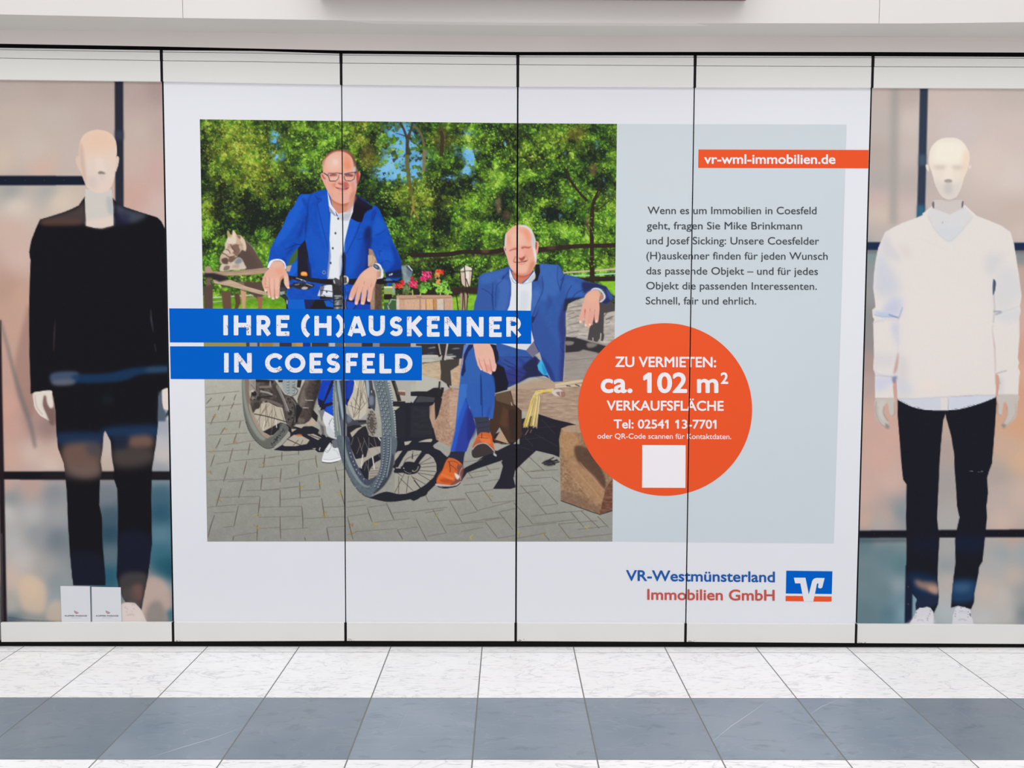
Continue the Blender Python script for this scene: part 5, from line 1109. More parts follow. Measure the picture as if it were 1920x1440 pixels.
        P('B1', s_, c, 1, b=b_, a=a_, clip=hd)
    P('B1', '340,920 370,870 420,880 450,960 500,1060 500,1260 450,1220 400,1100 350,1000', (226, 160, 150)); P('B1', '370,920 410,920 440,990 480,1020 480,1060 430,1040 390,990', (172, 92, 74), 1, b=.4)
    P('B1', '1400,880 1460,830 1520,860 1520,960 1480,1100 1450,1220 1420,1180 1410,1000', (176, 72, 62)); P('B1', '1480,850 1530,870 1520,980 1470,1130 1500,980', (224, 140, 128), 1, b=.3); 
    # eyes, glasses, nose, mouth
    P('B1', '600,930 700,880 820,900 830,950 720,970 620,970', (176, 100, 90), 1, b=.5); P('B1', '1060,900 1180,880 1320,920 1300,980 1160,980 1070,960', (150, 88, 90), 1, b=.5)
    S('B1', '620,950 700,925 800,935', (110, 60, 56), 1); S('B1', '1080,930 1180,925 1290,960', (96, 56, 64), 1.1); P('B1', '620,1030 840,990 840,1100 640,1100', (232, 196, 186), 1, b=.4, a=.5); P('B1', '1070,1010 1330,1010 1300,1080 1100,1080', (230, 166, 148), 1, b=.4, a=.6)
    for s_, w in [('430,870 500,910 560,960', 1.6), ('560,950 580,880 720,880 850,870 980,900', 1), ('570,960 600,1050 625,1110 800,1110', 1.3), ('800,1110 860,1040 890,940', .9), ('890,900 940,880 1000,900', 1.1), ('1040,900 1180,870 1330,850 1420,830', 1.2), ('1040,960 1060,1050 1110,1100 1240,1110', 1.1), ('1240,1110 1330,1060 1360,980 1380,850', 1)]:
        S('B1', s_, (66, 62, 70), w * 1.25, a=.95)
    P('B1', '1340,850 1420,830 1410,880 1350,880', (70, 76, 90), 0)
    P('B1', '900,960 950,930 1000,980 1050,1080 1140,1120 1060,1180 960,1190 880,1180 860,1150 880,1060', (230, 156, 140), 1, b=.5); P('B1', '850,1160 920,1170 1000,1190 960,1230 880,1200', (150, 74, 62), 1, b=.5, a=.85); P('B1', '1020,1150 1120,1140 1180,1250 1080,1340 1020,1300', (176, 76, 70), 1, b=.8, a=.75)
    P('B1', '920,940 960,930 970,1100 920,1100', (240, 190, 176), 1, b=.6, a=.8)
    S('B1', '800,1100 770,1200 760,1270', (190, 110, 92), 1, b=.3, a=.7); S('B1', '1120,1140 1200,1260 1180,1320', (190, 100, 84), 1.2, b=.3, a=.7); P('B1', '1200,1260 1260,1280 1240,1400 1180,1420', (236, 170, 140), 1, b=.5, a=.8)
    P('B1', '770,1290 860,1310 960,1330 1080,1330 1190,1290 1120,1370 1000,1370 860,1350', (140, 54, 54), 1, b=.3); P('B1', '860,1330 1080,1345 1060,1365 900,1355', (214, 190, 180), 1, b=.3, a=.55); P('B1', '860,1370 1000,1385 1140,1370 1060,1420 920,1410', (222, 140, 128), 1, b=.5)
    S('B1', '880,1480 1000,1500 1120,1480', (204, 140, 120), 1, b=.4, a=.5)
    # ---- layer 4: handlebar
    C.layer = 4
    P('B3', '960,580 1100,600 1200,620 1440,600 1660,650 1920,680 1920,820 1500,760 1300,760 1100,700 1000,760', (34, 32, 38), 0)
    P('B3', '720,860 860,850 1000,880 1150,800 1440,790 1760,860 1740,930 1560,1010 1300,1000 1100,930 960,1000 720,1000', (44, 42, 48), 0)
    C.grain(C.P('B3', '1000,640 1500,640 1740,860 1600,980 1150,900 1000,760', wood, 0, a=0), 26, 2, 73)
    for s_, c, w in [('1200,660 1400,720 1500,770', (150, 150, 160), 1.6), ('1340,700 1380,730', (210, 210, 216), 2), ('1160,860 1250,860 1300,830', (140, 136, 130), 1.6), ('1500,830 1620,870 1700,900', (150, 150, 150), 1.6), ('1100,660 1180,650', (24, 24, 28), 4)]:
        S('B3', s_, c, w)
    P('B3', '1360,970 1440,920 1560,950 1500,1000 1400,1000', (186, 178, 168)); P('B3', '1340,560 1370,480 1500,480 1540,540 1520,600 1380,590', (240, 140, 50)); P('B3', '1370,500 1480,490 1510,540 1400,560', (252, 180, 100), 1, b=.4)
    P('B3', '700,1050 860,1050 860,1130 720,1180', (150, 156, 150), 0, b=.3); P('B3', '720,940 880,940 900,1040 720,1080', (60, 60, 66), 0); P('B3', '700,1180 850,1150 960,1250 960,1440 900,1440 860,1300', (50, 48, 50), 0); S('B3', '930,1330 930,1440', (170, 170, 180), 2.4, sm=0); C.grain(C.P('B3', '700,1050 900,1050 960,1440 800,1300', wood, 0, a=0), 34, 2, 74)
    P('B4', '0,520 300,520 330,660 0,620', (30, 28, 34), 0); P('B4', '640,520 900,500 860,660 640,640', (30, 30, 40), 0)
    P('B4', '1260,500 1480,480 1500,570 1700,560 1840,610 1700,610 1500,600 1380,640 1250,620', (26, 26, 30), 0); S('B4', '1480,590 1600,560 1700,570 1840,620', (20, 20, 24), [2, 2.4, 2, 1])
    P('B4', '1420,540 1560,500 1640,560 1500,560', (130, 140, 150), 0, a=.6)
    # stem, steerer, lamp
    P('B4', '270,640 480,640 520,900 500,1190 300,1190 290,900', (44, 44, 48), 0); P('B4', '330,880 490,880 500,1190 310,1190', (84, 86, 90), 0); P('B4', '360,950 420,950 420,1190 360,1190', (170, 176, 180), 1, b=1, a=.8)
    S('B4', '320,900 480,900', (176, 176, 176), 1.4, sm=0); S('B4', '310,1000 380,980 500,960', (26, 26, 28), 2); S('B4', '310,1130 500,1120', (26, 26, 28), 2.4, sm=0)
    P('B4', '290,560 340,490 400,520 480,560 500,640 430,660 330,640', (70, 70, 74)); S('B4', '310,540 330,620', (190, 186, 176), 2.6, sm=0)
    E(600 + 560 / 12, 480 + 540 / 12, 7.5, 8.5, (176, 170, 156)); E(600 + 560 / 12, 480 + 545 / 12, 4.8, 6, (84, 78, 74)); E(600 + 620 / 12, 480 + 530 / 12, 1.6, 5, (226, 224, 216)); P('B4', '440,460 520,440 540,640 460,640', (58, 56, 56), 1, a=.8)
    for s_ in ['0,680 200,640 400,640 500,700 530,900', '0,770 200,790 460,840', '600,960 640,850 700,760', '590,1000 570,1200', '620,880 590,1100 620,1200', '520,660 560,760 540,900', '80,880 300,1060 420,980']:
        S('B4', s_, (40, 40, 46), 1.2)
    S('B4', '580,1200 570,1050 600,900', (150, 150, 160), 1); S('B4', '510,900 520,1040 500,1190', (180, 180, 186), 1)
    C.grain(C.P('B4', '420,640 620,640 640,900 480,860', wood, 0, a=0), 30, 2, 75)
    # ---- layer 3: hands over the bar
    C.layer = 3
    HS = (226, 172, 150)
    # viewer-left hand
    P('B3', '340,340 400,180 480,120 600,90 740,100 840,160 890,260 900,380 870,400 840,240 740,150 600,140 500,180 430,300 400,360', (232, 236, 246))
    h1 = P('B3', '480,200 600,150 740,160 820,220 860,350 920,480 970,600 990,760 1000,900 990,980 940,970 880,900 840,800 830,650 780,700 740,760 720,900 700,1080 690,1230 640,1280 585,1270 560,1120 560,960 550,1150 555,1290 500,1300 460,1260 440,1150 430,1250 380,1250 350,1160 330,1050 270,1060 230,980 190,860 180,760 220,620 280,500 380,380', HS)
    for s_, c, b_, a_ in [('560,380 740,360 860,520 780,560 640,540', (232, 156, 124), 2.4, .7), ('480,220 640,190 760,220 700,320 520,340', (224, 182, 160), 1.6, .7), ('240,620 300,640 280,900 220,900', (216, 158, 140), 1, .6), ('860,600 940,640 960,880 880,860', (236, 196, 178), .8, .7), ('740,640 840,580 800,680 740,740', (200, 112, 90), .8, .7)]:
        P('B3', s_, c, 1, b=b_, a=a_, clip=h1)
    for s_ in ['400,640 400,820 430,1150', '545,700 555,960 560,1260', '290,640 300,760 280,860', '720,700 700,900', '270,940 380,950']:
        S('B3', s_, (176, 100, 84), [.6, 1.1, 1.2] if s_.count(' ') == 2 else 1, b=.3, a=.8)
    for s_ in ['420,700 480,660 540,700 530,1000 440,1000', '570,700 640,660 700,700 680,1000 580,1000', '310,660 370,660 390,840 310,840']:
        P('B3', s_, (236, 192, 174), 1, b=1, a=.5)
    S('B3', '280,810 330,770 385,810', (214, 186, 110), 1.6)
    for x, y in [(620, 1240), (508, 1270), (400, 1220), (970, 950), (290, 1040)]:
        E(480 + x / 16, 480 + y / 16, 2.6, 2.2, (240, 202, 194))
    # viewer-right hand and watch
    P('B4', '1080,-20 1180,-20 1260,60 1200,190 1080,240', (196, 166, 140), 0); S('B4', '1180,0 1190,120 1110,220', (180, 146, 116), 1.4)
    P('B4', '1230,170 1340,180 1400,280 1430,430 1400,500 1360,460 1370,330 1300,220', (226, 232, 244))
    h2 = P('B4', '1050,290 1150,240 1240,260 1310,370 1280,520 1240,640 1190,760 1160,950 1130,1030 1080,1020 1060,980 1080,820 1060,760 1040,900 1000,1080 940,1090 915,1060 940,840 920,820 880,980 840,1090 790,1090 780,1040 810,860 820,800 760,940 720,1000 660,990 650,940 700,760 780,620 880,450 960,360', HS)
    P('B4', '960,380 1100,300 1240,330 1260,480 1100,520 960,520', (230, 184, 160), 1, b=2.4, a=.7, clip=h2); P('B4', '760,640 840,640 800,800 720,900', (226, 160, 140), 1, b=1.2, a=.6, clip=h2)
    for s_ in ['860,680 820,800 760,950', '970,690 930,840 880,1000', '1090,700 1070,800 1050,900', '1000,560 990,640', '1160,600 1140,700']:
        S('B4', s_, (178, 106, 90), [.6, 1.2] if s_.count(' ') == 1 else [.6, 1, 1.4], b=.3, a=.75)
    for x, y in [(690, 965), (820, 1060), (955, 1060), (1095, 1000)]:
        E(600 + x / 12, 480 + y / 12, 2.7, 2.6, (240, 196, 190))
    P('B4', '1270,490 1370,460 1400,500 1290,520', (210, 214, 222), 0); P('B4', '1280,360 1370,320 1370,460 1280,500', (206, 150, 130), 1, a=.8)
    P('B4', '1180,200 1250,180 1330,230 1380,320 1340,350 1260,300 1190,260', (150, 156, 166)); E(600 + 1270 / 12, 480 + 245 / 12, 6.5, 4, (66, 74, 90), rot=.7); E(600 + 1262 / 12, 480 + 238 / 12, 3.4, 1.8, (120, 130, 146), rot=.7); S('B4', '1170,240 1260,300 1340,340', (220, 220, 226), 1.2)
    for x, y in [(1565, 425), (1600, 415), (1622, 405)]:
        E(600 + x / 12, 480 + y / 12, 1.1, 2, (190, 196, 216), rot=.3)
    # ---- layer 5: seated man
    C.layer = 5
    # trousers: thigh going right
    P('A4', '780,880 960,890 1120,1000 1160,1030 1250,1200 1200,1175 1060,1190 900,1270 760,1330 720,1200 760,1000', (40, 60, 136), 0)
    P('A4', '790,890 960,930 1110,990 1110,1040 1050,1060 960,1000 820,960', (48, 78, 150), 1, b=1, a=.9); P('A4', '800,1000 930,1010 1000,1060 960,1130 860,1120', (50, 80, 152), 1, b=2, a=.8); P('A4', '860,1130 1000,1100 1080,1160 960,1240 860,1250', (48, 52, 120), 1, b=1.6, a=.8)
    P('A4', '1010,1090 1130,1000 1150,1130 1190,1170 1060,1190 960,1240 1040,1150', (34, 36, 66), 1, b=1, a=.9)
    for s_ in ['840,1030 960,1090', '830,1060 960,1130 1060,1160', '870,1090 960,1100', '860,1150 1000,1190', '860,1230 960,1240', '970,1000 1090,1010']:
        S('A4', s_, (28, 36, 92), 1.4, b=.4, a=.8)
    P('A4', '770,1060 840,1100 880,1240 870,1300 760,1330 740,1250 720,1190', (26, 26, 40), 0)
    P('A4', '730,890 780,900 790,1030 760,1080 750,990', (28, 28, 48), 0); P('A4', '1140,1080 1180,1020 1250,1170 1190,1165 1150,1120', (60, 176, 220), 0); P('A4', '1180,1060 1230,1140 1200,1160', (30, 120, 180), 1, b=.8, a=.7)
    # near leg
    lg = P('A4', '500,890 570,890 600,1080 660,1140 720,1160 760,1280 755,1440 740,1560 700,1560 700,1540 650,1545 620,1550 565,1560 545,1520 530,1440 490,1600 440,1440 440,1250 450,1180 490,1060 480,960', (46, 92, 170), 0)
    P('A6', '440,0 755,0 740,160 700,295 640,290 560,300 545,240 500,120 430,330 400,420', (44, 90, 172), 0)
    P('A6', '440,0 510,0 500,130 450,290 410,390 415,250', (54, 108, 192), 0); P('A6', '495,120 555,280 590,390 540,500 500,610 430,610 360,600 400,440 440,320', (40, 58, 150), 0); P('A6', '420,330 490,130 510,180 440,420 400,600 360,600', (38, 84, 190), 0, b=1); P('A6', '520,220 590,400 540,500 510,480', (34, 38, 110), 1, b=1.4, a=.7)
    P('A6', '680,0 755,0 740,160 700,295 680,290 720,120', (44, 70, 160), 1, b=1.2, a=.8)
    P('A4', '630,1160 740,1170 756,1300 740,1440 630,1440', (42, 86, 166), 1, b=.6, a=.8); S('A6', '630,-100 640,60 645,290', (24, 46, 110), 1.4); S('A4', '630,1130 632,1440', (24, 46, 110), 1.4, sm=0); S('A4', '495,1150 500,1300 530,1440', (48, 90, 166), 1, a=.7)
    P('A4', '490,1000 560,900 600,1080 640,1150 560,1200 500,1130', (46, 94, 170), 1, b=1, a=.8)
    P('A4', '530,890 575,890 570,905 520,960 490,1040 495,1130 470,1180 450,1170 470,1060 480,960', (26, 38, 92), 0); P('A4', '480,895 520,893 470,1000 450,1200 440,1220 455,1060', (96, 128, 196), 0)
    S('A4', '640,1310 700,1310', (66, 110, 190), 0.6, sm=0, a=0)
    # socks, shoes
    P('A6', '570,300 700,295 715,350 710,460 600,470 590,390', (54, 56, 72), 0); S('A6', '600,350 700,340', (34, 34, 46), 1, sm=0); S('A6', '600,400 710,380', (40, 40, 54), 1, sm=0)
    P('A6', '360,605 490,610 480,660 470,740 430,700 340,660', (38, 40, 58), 0)
    SO = (206, 96, 44)
    P('B8', '960,380 1060,380 1180,450 1230,540 1210,680 1190,780 1060,860 900,860 760,830 770,740 850,620 900,480', SO)
    P('B8', '1130,520 1220,500 1240,600 1190,780 1060,850 1000,840 1120,700', (120, 74, 66), 1, b=1); P('B8', '780,700 900,560 1000,620 1080,680 1060,800 860,800 770,790', (228, 104, 40), 1, b=1, a=.8); P('B8', '800,760 960,740 1060,800 900,820', (168, 62, 30), 1, b=.8, a=.7); P('B8', '850,660 1000,700 1060,740 1020,760 860,700', (238, 132, 70), 1, b=.6, a=.8)
    P('B8', '1080,640 1170,700 1130,760 1090,700', (226, 214, 210), 1, b=.4); P('B8', '745,835 900,850 1060,860 1190,790 1180,840 1040,880 880,885 750,865', (186, 182, 180), 1)
    S('B8', '980,430 1000,560 995,630', (70, 34, 34), 1.2); S('B8', '950,440 1050,430 1140,470 1130,560', (110, 60, 60), 1.1); S('B8', '980,480 1090,560 1100,600', (90, 44, 40), .9); S('B8', '1220,540 1170,640 1190,760', (196, 190, 190), .9); S('B8', '770,880 900,915 1100,880 1190,810', (34, 30, 36), 1.6)
    for v in (680, 700, 720):
        S('B8', [(860, v), (960, v - 6), (1040, v + 10)], (186, 78, 34), .6, a=.7)
    P('A6', '600,470 640,435 720,450 740,520 755,600 720,560 640,530 570,560 570,530', SO); P('A6', '570,530 620,500 700,530 750,590 740,600 640,540 560,580', (176, 90, 70), 1, a=.9); P('A6', '620,470 700,480 720,540 640,520', (222, 116, 60), 1, b=.5)
    P('A6', '555,590 620,540 690,545 755,610 745,620 600,665 555,650', (58, 50, 50)); S('A6', '556,590 600,545 680,538 758,612', (186, 182, 176), 1.4); P('A6', '745,610 775,640 770,655 745,640', (170, 180, 186), 0)
    S('A6', '640,440 640,490', (80, 40, 40), 1.4, sm=0); S('A6', '610,480 700,490', (120, 60, 50), 1, sm=0); S('A6', '745,490 780,520 830,540', (150, 60, 40), 1.2); S('A6', '760,510 820,540 900,535', (36, 32, 36), 1)
    # torso
    JB, JL, JDk = (48, 86, 160), (62, 108, 184), (28, 44, 104)
    js = P('A4', '890,190 800,220 650,255 615,280 605,380 600,440 575,520 565,600 740,600 780,1000 1100,1000 1160,960 1180,1030 1260,1210 1290,1230 1370,1225 1385,1000 1390,700 1400,520 1460,500 1560,470 1610,420 1660,390 1740,400 1750,480 1700,510 1760,530 1830,480 1800,430 1760,370 1680,345 1600,330 1480,280 1380,260 1350,200 1330,175 1160,165 1150,200 1100,240', JB, 0)
    C.grain(js, 4, 6, 80)
    for s_, c, b_, a_ in [('1160,170 1320,180 1340,260 1330,420 1200,500 1120,420 1160,300', JL, 3, .6), ('640,270 760,240 860,230 740,330 640,340', JL, 2, .6), ('1090,420 1160,430 1130,560 1090,640', (66, 110, 186), 1.4, .8), ('780,300 890,330 880,480 850,590 770,590 800,420', (66, 108, 184), 1.6, .6),
                          ('600,400 640,400 720,470 730,600 570,600 590,520', (50, 84, 158), 2, .8), ('1100,620 1140,560 1320,900 1380,1100 1370,1225 1280,1220 1180,1020 1110,900', (48, 76, 150), 3, .7), ('1330,700 1390,500 1390,900 1385,1200 1340,1200 1350,900', (46, 50, 110), 2, .85), ('1180,1000 1260,1100 1300,1220 1250,1180', (34, 48, 116), 1.6, .8),
                          ('1400,300 1500,340 1600,400 1540,460 1420,480 1390,380', (54, 96, 174), 2, .7), ('1590,330 1740,360 1820,440 1830,500 1760,530 1700,510 1760,470 1720,390 1620,400 1560,430 1540,340', (36, 40, 84), 1.6, .95), ('1400,480 1560,470 1440,520 1380,600 1385,520', (30, 32, 56), 1.2, .9),
                          ('1110,300 1200,330 1180,420 1150,500 1170,400', (48, 76, 150), 1.4, .6), ('1240,440 1280,520 1230,600 1250,700 1220,560', (44, 66, 140), 2, .6), ('1760,390 1820,450 1810,500 1780,470', (60, 90, 170), 1, .7)]:
        P('A4', s_, c, 1, b=b_, a=a_, clip=js)
    for s_, w in [('740,330 735,480 745,590', [1, 2.4, 1.4]), ('640,390 700,420 745,470', 1.2), ('820,320 770,380 765,560', 1), ('840,270 820,310 880,240', 1.4), ('1180,280 1190,400 1140,520 1095,640 1090,700', 1.2), ('1325,190 1320,300 1350,420', 1), ('1390,260 1350,320', 1.6), ('1380,290 1355,360 1350,400', 2), ('1450,360 1410,430 1395,520', 1.4),
                  ('1550,400 1480,440 1440,510', 1.4), ('1090,700 1110,860 1150,940', 1.2), ('1345,900 1370,960 1390,950', 1), ('1345,890 1385,870', 1)]:
        S('A4', s_, JDk, w, b=.3, a=.8, clip=js)
    P('A4', '1090,640 1100,700 1160,560 1120,640', (28, 36, 80), 1, a=.8)
    P('A4', '1120,170 1160,170 1165,240 1140,320 1100,325 1120,280', (26, 26, 34), 0)
    P('A4', '1090,770 1110,870 1150,960 1100,1010 1040,950 1080,900', (112, 108, 132), 0)
    # white shirt
    P('A4', '890,210 925,300 960,340 1010,345 1060,300 1115,230 1120,290 1090,330 1090,450 1080,600 865,600 890,540 905,440 905,340 890,280', (222, 226, 230), 0)
    P('A4', '800,880 1085,885 1085,760 1110,860 1040,945 960,930', (216, 218, 222), 0); P('A4', '1010,345 1060,330 1115,250 1118,300 1060,340 1020,350', (196, 202, 210), 1, b=.4); S('A4', '905,290 925,330 960,345', (150, 158, 170), 1.2); S('A4', '1060,320 1100,270', (160, 168, 176), 1); S('A4', '1000,350 1015,345 1090,330', (170, 178, 188), .8)
    P('A4', '1000,420 1060,440 1040,600 980,600', (206, 210, 216), 1, b=2, a=.6)
    # neck + head
    P('A4', '910,240 1100,220 1060,290 1010,330 990,350 960,330 930,300', (206, 118, 92), 0); P('A4', '930,250 1090,240 1030,290 960,280', (176, 84, 62), 1, b=1.2, a=.7)
    h = P('B2', '450,460 520,370 640,260 760,200 900,190 1050,210 1200,300 1280,440 1340,640 1350,800 1360,1000 1380,1150 1360,1350 1300,1460 1240,1580 1100,1680 950,1710 800,1680 680,1590 580,1460 510,1260 480,1100 430,960 420,760 430,600', (232, 172, 150))
    P('B2', '450,460 430,620 420,820 460,860 470,680 480,480', (214, 214, 212), 1, b=.4); P('B2', '860,195 1050,205 1200,300 1290,460 1350,650 1350,860 1380,1150 1350,1380 1300,1300 1330,1180 1260,900 1230,700 1220,500 1140,350 1000,260 880,240', (216, 214, 214), 1, b=.5)
    P('B2', '1220,460 1290,520 1330,700 1300,900 1250,760', (190, 190, 196), 1, b=.6, a=.7); P('B2', '1290,900 1350,950 1370,1150 1340,1300 1310,1150', (230, 226, 226), 1, b=.5, a=.8)
    for s_, c, b_, a_ in [('520,520 600,560 600,760 520,740', (236, 146, 112), 2, .8), ('900,340 1100,330 1180,480 1180,700 1080,640 960,440', (234, 146, 112), 2.6, .8), ('640,440 960,440 1000,760 640,760', (234, 190, 166), 3, .7), ('560,960 760,940 760,1100 640,1260 540,1120', (232, 170, 154), 1.6, .8), ('1000,920 1220,900 1240,1100 1160,1200 1040,1080', (230, 156, 134), 1.6, .8), ('1180,1200 1320,1200 1280,1380 1160,1440', (230, 158, 130), 1.6, .7), ('1200,1340 1340,1300 1240,1580 1100,1660', (204, 124, 98), 1.6, .7),
                          ('540,1260 680,1330 700,1480 620,1500', (232, 176, 158), 1.4, .7), ('820,1420 1060,1400 1060,1560 860,1600', (236, 182, 160), 1.6, .8), ('620,1560 900,1660 1150,1620 1000,1720 760,1690', (196, 112, 90), 1.4, .7)]:
        P('B2', s_, c, 1, b=b_, a=a_, clip=h)
    P('B2', '390,840 440,830 480,960 500,1180 460,1080 400,920', (222, 178, 168)); S('B2', '430,880 450,960', (120, 80, 84), 1.4, sm=0)
    P('B2', '1340,700 1400,680 1440,740 1430,900 1400,1060 1370,1060 1340,920', (232, 158, 132)); P('B2', '1350,720 1390,720 1380,880 1350,920', (150, 70, 62), 1, b=.3)
    P('B2', '560,950 680,900 780,880 780,920 660,940 580,975', (176, 92, 76), 1, b=.4); P('B2', '920,870 1000,830 1130,850 1220,830 1150,890 1010,880 950,910', (170, 84, 66), 1, b=.4); P('B2', '660,880 780,870 780,890 680,900', (200, 122, 100), 1, b=.5, a=.7); P('B2', '900,840 1010,820 1160,840 1060,860', (206, 128, 106), 1, b=.6, a=.7)
    P('B2', '840,880 920,960 960,1060 1030,1110 1020,1200 930,1260 840,1200', (236, 170, 154), 1, b=.6); P('B2', '840,1170 920,1180 1020,1120 1030,1180 960,1260 900,1260', (150, 66, 54), 1, b=.5, a=.9); S('B2', '1010,1060 1080,1150 1120,1240', (190, 110, 92), 1.2, b=.4, a=.7); S('B2', '750,1130 710,1220 690,1290', (170, 84, 70), 1.6, b=.4, a=.8)
    P('B2', '690,1290 820,1300 960,1280 1110,1240 1060,1290 960,1320 830,1320 700,1310', (130, 56, 48), 1, b=.3); P('B2', '860,1320 1020,1300 960,1340 880,1350', (232, 190, 176), 1, b=.3, a=.7); P('B2', '850,1340 960,1350 1040,1320 980,1370 880,1370', (220, 128, 112), 1, b=.4)
    # his hand on the knee
    h3 = P('C5', '1050,45 1320,45 1380,150 1410,260 1430,380 1450,430 1430,530 1390,545 1365,520 1370,560 1350,595 1310,580 1270,560 1210,530 1190,500 1150,500 1110,410 1075,300 1050,150', (230, 178, 160))
    for s_ in ['1130,300 1150,400 1200,520', '1220,310 1250,430 1280,550', '1320,320 1350,450 1360,540']:
        S('C5', s_, (176, 98, 84), [.6, 1.2, 1.6], b=.3, a=.85)
    P('C5', '1080,60 1300,60 1340,180 1200,260 1080,200', (226, 176, 152), 1, b=2, a=.6, clip=h3); P('C5', '1240,420 1340,440 1350,540 1280,520', (222, 140, 124), 1, b=1, a=.6, clip=h3); S('C5', '1165,350 1210,350', (200, 170, 120), 1.2, sm=0)
    for x, y in [(1340, 575), (1410, 520), (1175, 505)]:
        E(780 + x / 9.6, 640 + y / 9.6, 2, 1.6, (240, 200, 194))
    P('C5', '1330,50 1420,60 1480,200 1490,330 1470,370 1440,380 1420,250 1380,140', (30, 30, 50), 0)
    # his hand on the log
    P('C4', '1180,640 1250,560 1350,540 1460,580 1560,700 1580,800 1500,900 1440,920 1430,890 1520,820 1520,720 1440,620 1380,590 1280,590', (206, 204, 222))
    h4 = P('C4', '1050,760 1130,660 1250,600 1380,600 1440,700 1430,800 1420,900 1430,1050 1420,1200 1400,1350 1380,1420 1330,1430 1310,1380 1320,1200 1300,1160 1280,1300 1250,1440 1250,1500 1200,1480 1180,1560 1120,1560 1110,1440 1060,1300 1020,1340 990,1440 930,1440 910,1380 940,1200 990,1000 1040,850', (226, 168, 146))
    P('C4', '1120,700 1350,680 1400,860 1200,900 1080,840', (230, 178, 148), 1, b=2.2, a=.7, clip=h4); P('C4', '1010,1320 1060,1200 1060,1080 1020,1200', (190, 80, 64), 1, b=.6, a=.7)
    for s_ in ['1060,1080 1070,1250 1060,1330', '1190,1080 1160,1300 1150,1440', '1310,1100 1300,1250 1270,1400']:
        S('C4', s_, (170, 92, 78), [.6, 1.2, 1.4], b=.3, a=.85)
    P('A4', '1575,600 1600,600 1590,690 1585,730 1565,725 1570,660', (226, 166, 148)); P('A4', '1610,600 1640,600 1630,700 1620,725 1600,715', (224, 160, 142)); P('A4', '1655,600 1690,600 1690,670 1680,695 1660,690', (224, 164, 148)); P('A4', '1520,640 1550,600 1565,610 1545,690 1525,700 1518,690', (226, 164, 146))
    for x, y in [(1576, 718), (1612, 714), (1671, 682), (1527, 688)]:
        E(770 + x / 4.8, 460 + y / 4.8, 2, 2.2, (242, 206, 196))
    S('C4', '1250,600 1380,600 1440,640 1460,740', (170, 170, 176), 1.8); P('C4', '1450,700 1520,720 1510,820 1440,880', (190, 130, 124), 1, a=.9)
    C.layer = None
    C.grain((0, 0, np.ones((C.H, C.W), np.float32)), 3, 1.2, 99)
    # printing ink never reaches full black or white
    C.rgb[:] = np.clip(C.rgb * .965 + 8, 0, 248)
    return C
# ================================================================ materials
def noise_bump(scale, dist, strength=.2):
    def f(nt, b):
        t = node(nt, 'ShaderNodeTexCoord'); n = node(nt, 'ShaderNodeTexNoise'); n.inputs['Scale'].default_value = scale
        bp = node(nt, 'ShaderNodeBump'); bp.inputs['Strength'].default_value = strength; bp.inputs['Distance'].default_value = dist
        nt.links.new(t.outputs['Object'], n.inputs['Vector']); nt.links.new(n.outputs[0], bp.inputs['Height']); nt.links.new(bp.outputs[0], b.inputs['Normal'])
    return f


def soft_tint(c0, c1, scale, extra=None, rough=None):
    """colour that drifts a little between two tones"""
    def f(nt, b):
        t = node(nt, 'ShaderNodeTexCoord'); n = node(nt, 'ShaderNodeTexNoise'); n.inputs['Scale'].default_value = scale; n.inputs['Detail'].default_value = 3
        r = node(nt, 'ShaderNodeValToRGB'); r.color_ramp.elements[0].position = .3; r.color_ramp.elements[1].position = .7
        r.color_ramp.elements[0].color = (*lin(c0), 1); r.color_ramp.elements[1].color = (*lin(c1), 1)
        nt.links.new(t.outputs['Object'], n.inputs['Vector']); nt.links.new(n.outputs[0], r.inputs[0]); nt.links.new(r.outputs[0], b.inputs['Base Color'])
        if extra:
            extra(nt, b)
    return f


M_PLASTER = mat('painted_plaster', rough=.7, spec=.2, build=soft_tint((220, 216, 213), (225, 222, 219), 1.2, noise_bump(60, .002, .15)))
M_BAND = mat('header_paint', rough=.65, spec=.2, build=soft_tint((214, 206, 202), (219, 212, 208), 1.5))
M_RAIL = mat('coated_aluminium', rough=.42, spec=.35, build=soft_tint((222, 222, 219), (226, 225, 222), 2.0))
M_BLACK = mat('black_rubber', (20, 19, 21), rough=.8, spec=.15, build=noise_bump(90, .001, .1))
M_DARK = mat('unlit_interior', (14, 13, 15), rough=.9, spec=.05)
M_PANE = mat('toughened_glass', (70, 76, 78), rough=.12, spec=.5)


def print_mat(name, rough=.45, spec=.05):
    def f(nt, b):
        a = node(nt, 'ShaderNodeVertexColor'); a.layer_name = 'ink'
        nt.links.new(a.outputs[0], b.inputs['Base Color'])
    return mat(name, rough=rough, spec=spec, build=f)


M_PRINT = print_mat('printed_film')
M_WHITE = mat('white_film', rough=.45, spec=.2, build=soft_tint((226, 227, 233), (228, 229, 235), .6))
M_PANEL = mat('blue_grey_film', rough=.45, spec=.18, build=soft_tint((200, 210, 216), (205, 214, 220), .9))
M_BLUE = mat('blue_film', rough=.45, spec=.04, build=soft_tint((0, 92, 194), (0, 96, 200), .8))
M_ORANGE = mat('orange_film', rough=.45, spec=.05, build=soft_tint((232, 84, 42), (236, 90, 46), .9))
M_TEXT = mat('dark_grey_ink', (66, 72, 80), rough=.5, spec=.15)
M_TBLUE = mat('blue_ink', (26, 88, 166), rough=.5, spec=.15)
M_TRED = mat('red_ink', (196, 84, 74), rough=.5, spec=.15)
M_TWHITE = mat('white_ink', (238, 234, 238), rough=.5, spec=.15)
M_CARD = mat('white_card', rough=.5, spec=.2, build=soft_tint((214, 216, 222), (218, 220, 225), 3.0))
M_CARDINK = mat('grey_ink', (110, 106, 108), rough=.5, spec=.15)
